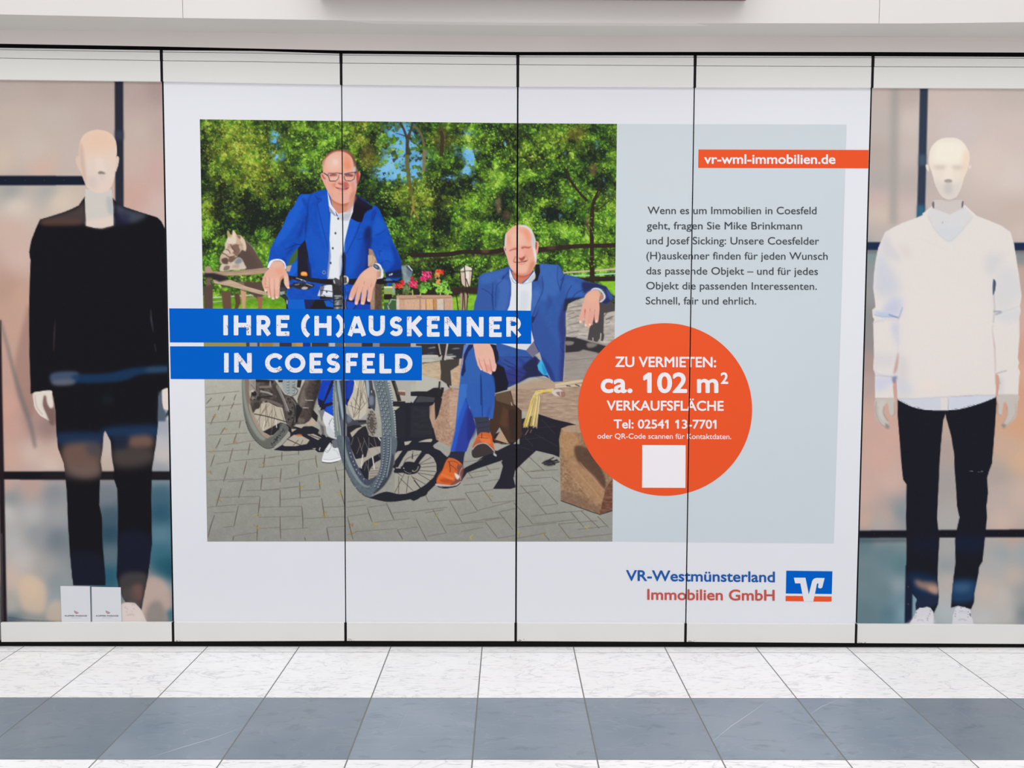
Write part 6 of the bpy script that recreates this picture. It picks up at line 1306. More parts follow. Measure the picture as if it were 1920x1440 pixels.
M_LEAFINK = mat('pink_ink', (176, 146, 150), rough=.5, spec=.15)


def worn(nt, b):
    t = node(nt, 'ShaderNodeTexCoord'); n = node(nt, 'ShaderNodeTexNoise'); n.inputs['Scale'].default_value = 170; n.inputs['Detail'].default_value = 2
    n2 = node(nt, 'ShaderNodeTexNoise'); n2.inputs['Scale'].default_value = 26
    mu = node(nt, 'ShaderNodeMath', operation='MULTIPLY'); r = node(nt, 'ShaderNodeValToRGB')
    r.color_ramp.elements[0].position = .33; r.color_ramp.elements[0].color = (*lin((232, 232, 240)), 1)
    r.color_ramp.elements[1].position = .39; r.color_ramp.elements[1].color = (*lin((128, 116, 124)), 1)
    for q in (n, n2):
        nt.links.new(t.outputs['Object'], q.inputs['Vector'])
    nt.links.new(n.outputs[0], mu.inputs[0]); nt.links.new(n2.outputs[0], mu.inputs[1]); nt.links.new(mu.outputs[0], r.inputs[0]); nt.links.new(r.outputs[0], b.inputs['Base Color'])


M_WORN = mat('worn_white_ink', rough=.5, spec=.15, build=worn)


def marble(base, vein, tint, asp, dens, ridge=(190, 192, 197), ramt=.5, vary=(.93, 1.04), rough=.28):
    def f(nt, b):
        g = node(nt, 'ShaderNodeNewGeometry'); oi = node(nt, 'ShaderNodeObjectInfo')
        ad = node(nt, 'ShaderNodeVectorMath', operation='ADD'); ml = node(nt, 'ShaderNodeVectorMath', operation='SCALE'); ml.inputs['Scale'].default_value = 0
        cx = node(nt, 'ShaderNodeCombineXYZ'); mm = node(nt, 'ShaderNodeMath', operation='MULTIPLY', i_1=37.0)
        nt.links.new(oi.outputs['Random'], mm.inputs[0]); nt.links.new(mm.outputs[0], cx.inputs[0]); nt.links.new(mm.outputs[0], cx.inputs[2])
        nt.links.new(g.outputs['Position'], ad.inputs[0]); nt.links.new(cx.outputs[0], ad.inputs[1])
        mp = node(nt, 'ShaderNodeMapping'); mp.inputs['Rotation'].default_value = (0, 0, math.radians(-24)); mp.inputs['Scale'].default_value = (1 * asp[0], 1 * asp[1], 1)
        nt.links.new(ad.outputs[0], mp.inputs[0])
        n = node(nt, 'ShaderNodeTexNoise'); n.inputs['Scale'].default_value = dens; n.inputs['Detail'].default_value = 5; n.inputs['Distortion'].default_value = .5; n.inputs['Roughness'].default_value = .6
        nt.links.new(mp.outputs[0], n.inputs['Vector'])
        r = node(nt, 'ShaderNodeValToRGB'); r.color_ramp.elements[0].position = .30; r.color_ramp.elements[0].color = (*lin(vein), 1)
        r.color_ramp.elements[1].position = .43; r.color_ramp.elements[1].color = (*lin(base), 1)
        e = r.color_ramp.elements.new(.37); e.color = (*lin([(p + q) / 2 for p, q in zip(vein, base)]), 1)
        nt.links.new(n.outputs[0], r.inputs[0])
        n2 = node(nt, 'ShaderNodeTexNoise'); n2.inputs['Scale'].default_value = 3.2; n2.inputs['Detail'].default_value = 3
        nt.links.new(ad.outputs[0], n2.inputs['Vector'])
        r2_ = node(nt, 'ShaderNodeValToRGB'); r2_.color_ramp.elements[0].position = .35; r2_.color_ramp.elements[1].position = .7
        r2_.color_ramp.elements[0].color = (1, 1, 1, 1); r2_.color_ramp.elements[1].color = (*[v / 255 for v in tint], 1)
        nt.links.new(n2.outputs[0], r2_.inputs[0])
        mi = node(nt, 'ShaderNodeMix', data_type='RGBA', blend_type='MULTIPLY'); mi.inputs[0].default_value = 1
        nt.links.new(r.outputs[0], mi.inputs[6]); nt.links.new(r2_.outputs[0], mi.inputs[7])
        # long hair-thin veins along the ridges of a stretched noise
        mp3 = node(nt, 'ShaderNodeMapping'); mp3.inputs['Rotation'].default_value = (0, 0, math.radians(-50)); mp3.inputs['Scale'].default_value = (1.0, 3.4, 1)
        nt.links.new(ad.outputs[0], mp3.inputs[0])
        n3 = node(nt, 'ShaderNodeTexNoise'); n3.inputs['Scale'].default_value = 3.4; n3.inputs['Detail'].default_value = 6; n3.inputs['Distortion'].default_value = .9
        nt.links.new(mp3.outputs[0], n3.inputs['Vector'])
        sb = node(nt, 'ShaderNodeMath', operation='SUBTRACT', i_1=.5); ab = node(nt, 'ShaderNodeMath', operation='ABSOLUTE'); nt.links.new(n3.outputs[0], sb.inputs[0]); nt.links.new(sb.outputs[0], ab.inputs[0])
        r3 = node(nt, 'ShaderNodeMapRange'); r3.inputs[1].default_value = .002; r3.inputs[2].default_value = .014; r3.inputs[3].default_value = ramt; r3.inputs[4].default_value = 0
        nt.links.new(ab.outputs[0], r3.inputs[0])
        mi3 = node(nt, 'ShaderNodeMix', data_type='RGBA', blend_type='MIX'); nt.links.new(r3.outputs[0], mi3.inputs[0]); nt.links.new(mi.outputs[2], mi3.inputs[6]); mi3.inputs[7].default_value = (*lin(ridge), 1)
        mi = mi3
        # each slab a touch lighter or darker
        mr_ = node(nt, 'ShaderNodeMapRange'); mr_.inputs[3].default_value = vary[0]; mr_.inputs[4].default_value = vary[1]
        nt.links.new(oi.outputs['Random'], mr_.inputs[0])
        hs = node(nt, 'ShaderNodeHueSaturation'); nt.links.new(mr_.outputs[0], hs.inputs['Value']); nt.links.new(mi.outputs[2], hs.inputs['Color']); nt.links.new(hs.outputs[0], b.inputs['Base Color'])
    return mat('marble', rough=rough, spec=.4, build=f)


M_TILE_W = marble((246, 246, 247), (196, 197, 203), (250, 247, 243), (1.2, 11), 14, vary=(.97, 1.03))
M_TILE_W.name = 'white_marble'
M_TILE_D = marble((145, 156, 167), (131, 142, 152), (206, 216, 226), (1.4, 3.5), 7, (160, 166, 174), .35, (.78, 1.06))
M_TILE_D.name = 'slate_grey_marble'
M_GROUT = mat('grey_grout', (128, 128, 126), rough=.85, spec=.1, build=noise_bump(200, .0005, .2))

# ================================================================ the setting: floor
TX, TT, D0 = -1.96576, .45, -.06227
floor = link('floor', mesh('floor', *box_vf(-7, 7, -9, .4, -.06, -.0012)), M_GROUT, kind='structure')
G = .0026
tile_me = {}


def add_tile(x0, x1, y0, y1, m, label=None):
    key = (round(x1 - x0, 3), round(y1 - y0, 3), m.name)
    if key not in tile_me:
        hx, hy = (x1 - x0) / 2 - G, (y1 - y0) / 2 - G
        me = mesh('tile', *box_vf(-hx, hx, -hy, hy, -.02, 0))
        bm = bmesh.new(); bm.from_mesh(me)
        bmesh.ops.bevel(bm, geom=[e for e in bm.edges if all(v.co.z > -.001 for v in e.verts)], offset=.0008, segments=1, affect='EDGES')
        bm.to_mesh(me); bm.free(); me.materials.append(m); tile_me[key] = me
    o = bpy.data.objects.new('tile', tile_me[key]); COL.objects.link(o)
    o.location = ((x0 + x1) / 2, (y0 + y1) / 2, 0); o.parent = floor
    if label:
        o['label'] = label


cols = range(-6, 15)
for k in cols:
    x0 = TX + k * TT
    add_tile(x0, x0 + TT, D0, 0, M_TILE_W)
    add_tile(x0, x0 + TT, D0 - TT, D0, M_TILE_W)
    add_tile(x0, x0 + TT, D0 - 2 * TT, D0 - TT, M_TILE_D, 'slate grey marble floor tile')
    for r_ in range(2, 8):
        add_tile(x0, x0 + TT, D0 - (r_ + 1) * TT, D0 - r_ * TT, M_TILE_W)
# beyond the tiles built one by one the floor goes on as one polished surface
far = link('floor_slab', mesh('floor_slab', *box_vf(-7, 7, -9, D0 - 8 * TT - .002, -.02, 0)), M_TILE_W, parent=floor)

# white veins that cross single dark tiles
M_VEIN = mat('white_vein', (196, 200, 206), rough=.35, spec=.3)


def floor_px(P):
    P = np.asarray(P, float)
    u0, v0 = P[:, 0] - 960, P[:, 1] - 720
    u = cr * u0 + sr * v0; v = -sr * u0 + cr * v0
    d = np.stack([u / F_PX, np.ones(len(u)), -v / F_PX], 1) @ RV
    return np.array(CAM) + d * ((.0004 - CAM[2]) / d[:, 2])[:, None]


for vp in ([(1443, 1311), (1410, 1335), (1370, 1362), (1336, 1390)], [(1572, 1312), (1540, 1325), (1519, 1339)], [(1778, 1323), (1815, 1345), (1842, 1366)], [(453, 1364), (400, 1384), (345, 1400), (270, 1424)],
           [(775, 1315), (760, 1342), (748, 1366), (746, 1382)], [(1495, 1410), (1516, 1424)]):
    W_ = floor_px(vp); n_ = len(W_); rs = np.random.RandomState(int(vp[0][0])); w_ = .0014 + .0008 * rs.rand(n_); w_[0] = w_[-1] = .0003
    me = mesh('vein', [(p[0], p[1] + q, .0004) for p, q in zip(W_, w_)] + [(p[0], p[1] - q, .0004) for p, q in zip(W_, w_)], [(i, i + 1, n_ + i + 1, n_ + i) for i in range(n_ - 1)])
    link('vein', me, M_VEIN, parent=floor)

# ================================================================ the setting: header, soffit, side walls, dark shop behind
def strip(name, upper, lower, yu, yl, m, kind='structure', parent=None):
    """a sheet between two outlines given in photograph pixels, each on its own depth"""
    U = to_plane(upper, yu); L = to_plane(lower, yl); n = len(U)
    return link(name, mesh(name, list(U) + list(L), [(i, n + i, n + i + 1, i + 1) for i in range(n - 1)]), m, kind=kind, parent=parent)


def xext(pts, y):
    """carry an outline on past both picture edges, level"""
    W = to_plane(pts, y)
    a, b = W[0].copy(), W[-1].copy(); a[0] = -3.4; b[0] = 3.4
    return np.vstack([a, W, b])


def sheet(name, U, L, m, parent=None, kind='structure'):
    n = len(U)
    return link(name, mesh(name, list(U) + list(L), [(i, n + i, n + i + 1, i + 1) for i in range(n - 1)]), m, kind=kind, parent=parent)


YB, YF = -.025, -.165
blk_top = [(0, 82), (300, 87.2), (640, 94.5), (970, 97.3), (1305, 97.3), (1640, 97.5), (1920, 98.5)]
inner = [(0, 55), (300, 58.5), (640, 63), (970, 67), (1305, 67.6), (1640, 69), (1920, 69)]
front = [(0, 27), (100, 29), (300, 33), (640, 38), (970, 42.5), (1305, 43.5), (1500, 43.6), (1720, 44), (1920, 41.5)]
IB = xext(inner, YB); BT = xext(blk_top, YB); FR = xext(front, YF)
sheet('trim_1', IB, BT, M_BAND)
FI = np.stack([np.interp(FR[:, 0], IB[:, 0], IB[:, 0]), np.full(len(FR), YB), np.interp(FR[:, 0], IB[:, 0], IB[:, 2])], 1); FI[:, 0] = FR[:, 0]
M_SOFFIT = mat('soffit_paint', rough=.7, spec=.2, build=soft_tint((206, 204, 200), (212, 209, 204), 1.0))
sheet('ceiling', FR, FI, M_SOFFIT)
TOPZ = 4.4
xs = [-3.4, px_x(342.5, 15, YF), px_x(1649, 15, YF), 3.4]
hdr = None
for i in range(3):
    x0, x1 = xs[i] + .0012, xs[i + 1] - .0012
    q = np.concatenate([[x0], FR[(FR[:, 0] > x0) & (FR[:, 0] < x1), 0], [x1]])
    z = np.interp(q, FR[:, 0], FR[:, 2])
    me = slab('wall_board', [(a, b) for a, b in zip(q, z)] + [(x1, TOPZ), (x0, TOPZ)], YF, YF + .03)
    o = link('wall_header' if i == 0 else 'wall_board', me, M_PLASTER, kind='structure' if i == 0 else None)
    if i == 0:
        hdr = o
    else:
        o.parent = hdr
link('board_backing', mesh('backing', *box_vf(-3.4, 3.4, YF + .03, YF + .06, FR[:, 2].max() + .01, TOPZ)), M_DARK, parent=hdr)
link('trim_2', mesh('track', *box_vf(-3.4, 3.4, .012, .06, 2.80, BT[:, 2].max() + .02)), M_BLACK, kind='structure')
link('trim_3', mesh('threshold', *box_vf(-3.4, 3.4, .006, .06, -.003, .022)), M_BLACK, kind='structure')
link('wall_back', mesh('back', *box_vf(-3.4, 3.4, .30, .34, -.003, TOPZ)), M_DARK, kind='structure')
XL, XR = px_x(-31, 160) - .02, px_x(1968, 160) + .02
link('wall_left', bevel_me(mesh('wl', *box_vf(-3.4, min(XL, px_x(1, 1205)) - .01, -.03, .3, -.003, 2.86)), .004), M_PLASTER, kind='structure')
link('wall_right', bevel_me(mesh('wr', *box_vf(max(XR, px_x(1925, 1205)) + .01, 3.4, -.03, .3, -.003, 2.86)), .004), M_PLASTER, kind='structure')

# ================================================================ the six glass panels of the folding front
# outlines in photograph pixels, as functions of x
XS = [-40, 0, 300, 480, 640, 970, 1305, 1640, 1920, 1980]
CURV = {'t0': [89.0, 89.6, 94.2, 95.4, 100.6, 103.6, 104.0, 105.3, 106.6, 106.8], 't1': [92.8, 93.3, 98, 99.8, 103.6, 106.8, 107.6, 108.3, 109.6, 109.7],
        't2': [108.5, 109.2, 114.1, 116, 118.8, 121.6, 123.8, 125.3, 126.2, 126.4], 't3': [148.5, 149.2, 152.7, 156, 158.7, 162.5, 163.9, 164.6, 165.8, 166],
        'b0': [1167.6, 1167.4, 1166.9, 1167, 1167.6, 1168.2, 1169.2, 1170.4, 1172, 1172.2], 'b1': [1204, 1203.8, 1203, 1202.4, 1201.9, 1202.4, 1203.8, 1206.2, 1207.6, 1207.8]}


def cy(c, x):
    return float(np.interp(x, XS, CURV[c]))


RAIL_Y = -.012
NAMES = ['leftmost glass panel of the folding front, behind the print of the dark-suited mannequin',
         'glass panel of the folding front under the left ends of the blue banners',
         'glass panel of the folding front under the front wheel of the printed bicycle',
         'glass panel of the folding front under most of the orange disc',
         'glass panel of the folding front under the orange web address bar',
         'rightmost glass panel of the folding front, behind the print of the white-jumper mannequin']


def rail_outline(k, ca, cb, gap):
    """outline between two curves on one panel, with half a rail gap off both sides, in world (x, z) on the rail plane"""
    def side(j, s, y):
        # the rails' gaps widen to the right of the glass joint at the foot and to the left at the head
        off = (jx(j, y) - 965) * .0028 if y < 600 else (jx(j, y) - 965) * .001 - .3
        return jx(j, y) + s * gap / 2 + off
    ya = [cy(ca, side(k, 1, 130 if ca[0] == 't' else 1185)), cy(ca, side(k + 1, -1, 130 if ca[0] == 't' else 1185))]
    yb = [cy(cb, side(k, 1, 130 if ca[0] == 't' else 1185)), cy(cb, side(k + 1, -1, 130 if ca[0] == 't' else 1185))]
    xa0, xa1 = side(k, 1, ya[0]), side(k + 1, -1, ya[1])
    mids = [x for x in XS if xa0 + 8 < x < xa1 - 8]
    top = [(xa0, ya[0])] + [(x, cy(ca, x)) for x in mids] + [(xa1, ya[1])]
    bot = [(side(k + 1, -1, yb[1]), yb[1])] + [(x, cy(cb, x)) for x in mids[::-1]] + [(side(k, 1, yb[0]), yb[0])]
    return top + bot


panels = []
for k in range(6):
    xm = (jx(k, 1205) + jx(k + 1, 1205)) / 2
    root = thing('glass_panel', NAMES[k], 'glass panel', (px_x(xm, 1205), 0, 0), 'glass panels of the folding shop front')
    panels.append(root)

    def add(nm, ca, cb, gap, y0, y1, m, bev=.0012, lab=None):
        P_ = rail_outline(k, ca, cb, gap)
        if cb in ('t1', 't2'):        # shadow groove between the strips
            n_ = len(P_) // 2
            P_ = P_[:n_] + [(x, y - .9) for x, y in P_[n_:]]
        W_ = to_plane(P_, y0)
        me = slab(nm, [(w[0], w[2]) for w in W_], y0, y1, bev)
        return link(nm, me, m, parent=root, label=lab)
    rail = add('top_rail', 't2', 't3', 5.0, RAIL_Y, .03, M_RAIL)
    add('cover_strip', 't1', 't2', 5.6, RAIL_Y + .003, .03, M_RAIL, .0010)
    add('edge_strip', 't0', 't1', 5.8, RAIL_Y + .0045, .03, M_RAIL, .0008)
    foot = add('bottom_rail', 'b0', 'b1', 4.8, RAIL_Y, .03, M_RAIL, .0016)
    # glass pane, slightly behind the film
    q = [(jx(k, 150) + JOINT[k][2] / 2, 150), (jx(k + 1, 150) - JOINT[k + 1][2] / 2, 150), (jx(k + 1, 1185) - JOINT[k + 1][2] / 2, 1185), (jx(k, 1185) + JOINT[k][2] / 2, 1185)]
    W_ = to_plane(q, 0)
    link('glass_pane', slab('glass_pane', [(w[0], w[2]) for w in W_], .0004, .0104), M_PANE, parent=root)
    # rubber seal along the panel's right edge, set back in the joint
    q = [(jx(k + 1, 92) - 5, 92), (jx(k + 1, 92) + 3, 92), (jx(k + 1, 1206) + 4, 1206), (jx(k + 1, 1206) - 2, 1206)]
    W_ = to_plane(q, .012)
    bm = bmesh.new(); bm.from_mesh(slab('rubber_seal', [(w[0], w[2]) for w in W_], .0115, .028))
    for ya_, yb_, g_, kf, k0 in ((cy('t0', jx(k + 1, 100)) + 1, cy('t3', jx(k + 1, 160)) - .4, 5.6, .0028, 0), (cy('b0', jx(k + 1, 1170)) + .8, cy('b1', jx(k + 1, 1200)), 4.7, .001, -.3)):
        q = []
        for y_, s_ in ((ya_, -1), (ya_, 1), (yb_, 1), (yb_, -1)):
            x_ = jx(k + 1, y_); q.append((x_ + (x_ - 965) * kf + k0 + s_ * (g_ / 2 - .1), y_))
        W_ = to_plane(q, -.0095)
        bm.from_mesh(slab('rubber_seal', [(w[0], w[2]) for w in W_], -.0095, .011))
    me = bpy.data.meshes.new('rubber_seal'); bm.to_mesh(me); bm.free()
    link('rubber_seal', me, M_BLACK, parent=root)
    # scuffs at the lower left corner of the foot rail
    if k:
        rs = np.random.RandomState(40 + k); polys = []
        for _ in range(9):
            x = jx(k, 1200) + 5 + 13 * rs.rand() ** 1.5; y = cy('b1', x) - .6 - 3.2 * rs.rand() ** 2; w = .6 + 1.6 * rs.rand(); h = .25 + .35 * rs.rand()
            polys.append([(x - w, y), (x, y - h), (x + w, y + .2 * h), (x, y + h)])
        flat('scuff_mark', polys, M_CARDINK, RAIL_Y - .0003, foot, cut=False)

# ================================================================ painted films
def tidy(A, rounds=3, r=3):
    """give specks of one layer to whatever surrounds them"""
    for _ in range(rounds):
        best = None; cnt = None
        for L in np.unique(A):
            c = box1(box1((A == L).astype(np.float32), r, 0), r, 1)
            if best is None:
                best, cnt = np.full(A.shape, L, A.dtype), c
            else:
                k = c > cnt; best[k] = L; cnt = np.where(k, c, cnt)
        A = best
    return A


def patch_mesh(C, corners, step, depth, out, mask=None):
    """quad (photograph pixels: top-left, top-right, bottom-right, bottom-left) -> fine grid with ink colours, split by layer"""
    a, b, c, d = [np.array(p, float) for p in corners]
    nx = max(2, int(round(max(b[0] - a[0], c[0] - d[0]) / step))); ny = max(2, int(round((c[1] - b[1]) / step)))
    u = np.linspace(0, 1, nx + 1)[None, :, None]; v = np.linspace(0, 1, ny + 1)[:, None, None]
    P_ = (a * (1 - u) + b * u) * (1 - v) + (d * (1 - u) + c * u) * v
    X_, Y_ = P_[..., 0].ravel(), P_[..., 1].ravel()
    col = C.sample(X_, Y_)
    W_ = to_plane(np.stack([X_, Y_], 1), depth)
    mid = (P_[:-1, :-1] + P_[1:, 1:]) / 2
    lay = C.layer_at(mid[..., 0].ravel(), mid[..., 1].ravel())
    lay = tidy(lay.reshape(ny, nx)).ravel()
    idx = np.arange((nx + 1) * (ny + 1)).reshape(ny + 1, nx + 1)
    Q = np.stack([idx[:-1, :-1], idx[1:, :-1], idx[1:, 1:], idx[:-1, 1:]], -1).reshape(-1, 4)
    keep = np.ones(len(Q), bool) if mask is None else mask(mid[..., 0].ravel(), mid[..., 1].ravel())
    for L in np.unique(lay[keep]):
        out.setdefault(int(L), []).append((W_, col, Q[keep & (lay == L)]))


def emit(out, names, m, parent, labels=None, tree=None):
    made = {}
    for L in sorted(out):
        V_, C_, Q_ = [], [], []; base = 0
        for W_, col, q in out[L]:
            used, inv = np.unique(q, return_inverse=True)
            V_.append(W_[used]); C_.append(col[used]); Q_.append(inv.reshape(-1, 4) + base); base += len(used)
        V_ = np.concatenate(V_); C_ = np.concatenate(C_); Q_ = np.concatenate(Q_)
        nm = names.get(L, 'backdrop')
        me = bpy.data.meshes.new(nm)
        me.vertices.add(len(V_)); me.vertices.foreach_set('co', V_.astype(np.float32).ravel())
        me.loops.add(len(Q_) * 4); me.loops.foreach_set('vertex_index', Q_.astype(np.int32).ravel())
        me.polygons.add(len(Q_)); me.polygons.foreach_set('loop_start', np.arange(0, len(Q_) * 4, 4, dtype=np.int32)); me.polygons.foreach_set('loop_total', np.full(len(Q_), 4, np.int32))
        me.update(calc_edges=True); me.validate()
        at = me.color_attributes.new('ink', 'BYTE_COLOR', 'POINT')
        rgba = np.ones((len(V_), 4), np.float32); rgba[:, :3] = C_ / 255.0
        at.data.foreach_set('color_srgb', rgba.ravel())
        o = link(nm, me, m, parent)
        if labels and L in labels:
            o['label'] = labels[L]
        made[L] = o
    if tree:
        for L, p in tree.items():
            if L in made and p in made:
                made[L].parent = made[p]
    return made


# ---- the two mannequin prints
CL = paint_left(1)
lp = thing('mannequin_poster', 'tall print of a mannequin in a dark suit on the leftmost glass panel', 'poster', (px_x(160, 1160), -.002, px_z(160, 1166)), 'life-size mannequin prints on the glass')
out = {}
c0, c1 = jx(0, 150) + 3, jx(1, 150) - 1.5
patch_mesh(CL, [(c0, cy('t3', c0) + .9), (c1, cy('t3', c1) + .9), (jx(1, 1167) - 1.5, cy('b0', 320)), (jx(0, 1167) + 3, cy('b0', 0))], 1.6, -.0012, out)
emit(out, {1: 'backdrop_print', 2: 'dark_edge_line', 3: 'dark_suit', 4: 'mannequin_head_and_hands', 5: 'pale_shoe'}, M_PRINT, lp)
CR = paint_right(1)
rp = thing('mannequin_poster', 'tall print of a mannequin in a white jumper on the rightmost glass panel', 'poster', (px_x(1770, 1160), -.002, px_z(1770, 1170)), 'life-size mannequin prints on the glass')
out = {}
c0, c1 = jx(5, 165) + 1.5, jx(6, 165) - 3
patch_mesh(CR, [(c0, cy('t3', c0) + .9), (c1, cy('t3', c1) + .9), (jx(6, 1171) - 3, cy('b0', 1930)), (jx(5, 1171) + 1.5, cy('b0', 1606))], 1.6, -.0012, out)
emit(out, {1: 'backdrop_print', 2: 'white_jumper', 3: 'dark_trousers', 4: 'mannequin_head_and_hands', 5: 'white_shoes'}, M_PRINT, rp)
for r_ in (lp, rp):
    rebase(r_)

# ---- the big poster
bp_ = thing('advertising_poster', 'wide white property advertisement with a photograph of two men in blue suits', 'poster', (px_x(967, 1167), -.002, px_z(967, 1168)))
polys = []
for k in range(1, 5):
    x0a, x1a = jx(k, 155) + JOINT[k][2] / 2, jx(k + 1, 155) - JOINT[k + 1][2] / 2
    x0b, x1b = jx(k, 1168) + JOINT[k][2] / 2, jx(k + 1, 1168) - JOINT[k + 1][2] / 2
    mids = [x for x in XS if x0a + 8 < x < x1a - 8]
    p = [(x0a, cy('t3', x0a) + .9)] + [(x, cy('t3', x) + .9) for x in mids] + [(x1a, cy('t3', x1a) + .9), (x1b, cy('b0', x1b))] + [(x, cy('b0', x)) for x in mids[::-1]] + [(x0b, cy('b0', x0b))]
    flat('film_sheet', [p], M_WHITE, -.0012, bp_, cut=False)
flat('grey_panel', [[(1156.8, 232.6), (1300, 233), (1587.5, 233.6), (1576, 626), (1563.5, 1019), (1290, 1017), (1148.2, 1015.5), (1152.5, 624)]], M_PANEL, -.0016, bp_, 'pale blue grey text panel')

CP = paint_photo(2)
out = {}
TOPP = {0: (374.7, 223.7), 1: (640.6, 227), 2: (970.8, 231), 3: (1156.8, 232.3)}
pieces = [((374.7, 223.7), (jx(2, 227) - 1, 227), (jx(2, 1015) - 1, 1015.3), (388.6, 1015.5)),
          ((jx(2, 227) + 1, 227.1), (jx(3, 231) - 1.5, 231), (jx(3, 1015) - 1.5, 1015.5), (jx(2, 1015) + 1, 1015.3)),
          ((jx(3, 231) + 1.5, 231), (1156.8, 232.3), (1148.2, 1015.5), (jx(3, 1015) + 1.5, 1015.5))]


def not_covered(x, y):
    b1 = (x < 992) & (y > 580 + (x - 320) * .006 + 2) & (y < 641.5 + (x - 320) * .0037 - 1.5)
    b2 = (x < 787) & (y > 652.5) & (y < 708.5)
    ci = ((x - 1247) / 158) ** 2 + ((y - 767.7) / 157) ** 2 < 1
    return ~(b1 | b2 | ci)


for c_ in pieces:
    patch_mesh(CP, c_, 1.12, -.0016, out, not_covered)
emit(out, {1: 'photograph', 2: 'printed_horse', 3: 'printed_person', 4: 'printed_bicycle', 5: 'printed_person', 6: 'printed_flower_box', 7: 'printed_bench', 8: 'printed_pavement'}, M_PRINT, bp_,
     {2: 'pale horse behind a rail fence', 3: 'bald man with glasses in a bright blue suit leaning over a handlebar', 4: 'dark mountain bicycle with thick tyres', 5: 'white-haired man in a blue suit sitting with crossed legs and tan shoes', 6: 'wooden planter with pink and red flowers', 7: 'rough timber bench'},
     {L: 1 for L in (2, 3, 4, 5, 6, 7, 8)})

# banners, bar, disc
banner1 = flat('headline_banner', [[(317.2, 578.2), (640, 579.8), (995.8, 582.6), (995.6, 644.6), (640, 643), (318.6, 642)]], M_BLUE, -.0021, bp_, 'upper blue banner, the longer one')
banner2 = flat('headline_banner', [[(318.8, 649.4), (640, 649.8), (791, 650.8), (790.8, 713.2), (640, 712), (320, 710.6)]], M_BLUE, -.0021, bp_, 'lower blue banner, the shorter one')
bar = flat('address_bar', [[(1309.6, 280.3), (1629.8, 281.2), (1629.2, 315.6), (1309.2, 314.8)]], M_ORANGE, -.0021, bp_)
# trim both ends of the film at the outer joints
disc = flat('round_badge', [[(1247 + 163.2 * math.cos(t), 767.8 + 161.8 * math.sin(t)) for t in np.linspace(0, 2 * math.pi, 160, endpoint=False)]], M_ORANGE, -.0024, bp_)
flat('blank_square', [[(1204.2, 834.4), (1285.6, 834.8), (1285.2, 914.8), (1203.8, 914.4)]], M_TWHITE, -.0028, disc)


# ---- lettering from the built-in typeface
def text_mesh(s, bold=0.0):
    cu = bpy.data.curves.new('lettering', 'FONT'); cu.body = s; cu.resolution_u = 5
    o = bpy.data.objects.new('lettering', cu); COL.objects.link(o)
    dg = bpy.context.evaluated_depsgraph_get()
    me = bpy.data.meshes.new_from_object(o.evaluated_get(dg))
    bpy.data.objects.remove(o); bpy.data.curves.remove(cu)
    bm = bmesh.new(); bm.from_mesh(me); bpy.data.meshes.remove(me)
    return bm


def embolden(bm, r):
    """thicken print by laying shifted pulls of the same letters a hair over one another"""
    src = bm.faces[:]
    for i in range(8):
        d = bmesh.ops.duplicate(bm, geom=src)
        dx, dy = r * math.cos(i * math.pi / 4), r * math.sin(i * math.pi / 4)
        for v in {v for f in d['geom'] if isinstance(f, bmesh.types.BMFace) for v in f.verts}:
            v.co += Vector((dx, dy, .000012 * (i + 1)))


def lettering(s, x0, x1, y0, y1, cap, m, parent, depth, bold=0.0, fix_ones=0, name='lettering', label=None, capref=.683):
    """one line of print: from x0 to x1, baseline y0 -> y1, capital height in pixels"""
    bm = text_mesh(s, bold)
    if fix_ones:
        # the typeface draws 1 as a bare stroke: give every figure 1 its flag
        seen, isl = set(), []
        for v in bm.verts:
            if v in seen:
                continue
            st_, comp = [v], []
            seen.add(v)
            while st_:
                w = st_.pop(); comp.append(w)
                for e in w.link_edges:
                    o = e.other_vert(w)
                    if o not in seen:
                        seen.add(o); st_.append(o)
            isl.append(comp)
        cand = []
        for comp in isl:
            xs_ = [v.co.x for v in comp]; ys_ = [v.co.y for v in comp]
            if max(xs_) - min(xs_) < .17 + bold * 2 and max(ys_) - min(ys_) > .55:
                cand.append((min(xs_), max(xs_), max(ys_)))
        cand.sort()
        for xa, xb, yt in cand[fix_ones - 1:]:
            w = xb - xa
            q = [bm.verts.new(c) for c in ((xa + .01, yt, .00006), (xb, yt, .00006), (xb, yt - .10, .00006), (xa + .01, yt - .15, .00006), (xa - .13, yt - .24, .00006), (xa - .13, yt - .11, .00006))]
            bm.faces.new(q)
    if bold:
        embolden(bm, bold)
    xa = min(v.co.x for v in bm.verts); xb = max(v.co.x for v in bm.verts)
    k = cap / capref
    for v in bm.verts:
        t = (v.co.x - xa) / (xb - xa)
        v.co = (x0 + (x1 - x0) * t, y0 + (y1 - y0) * t - v.co.y * k, v.co.z)
    cut_joints(bm)
    return flat_bm(name, bm, m, depth, parent, label)


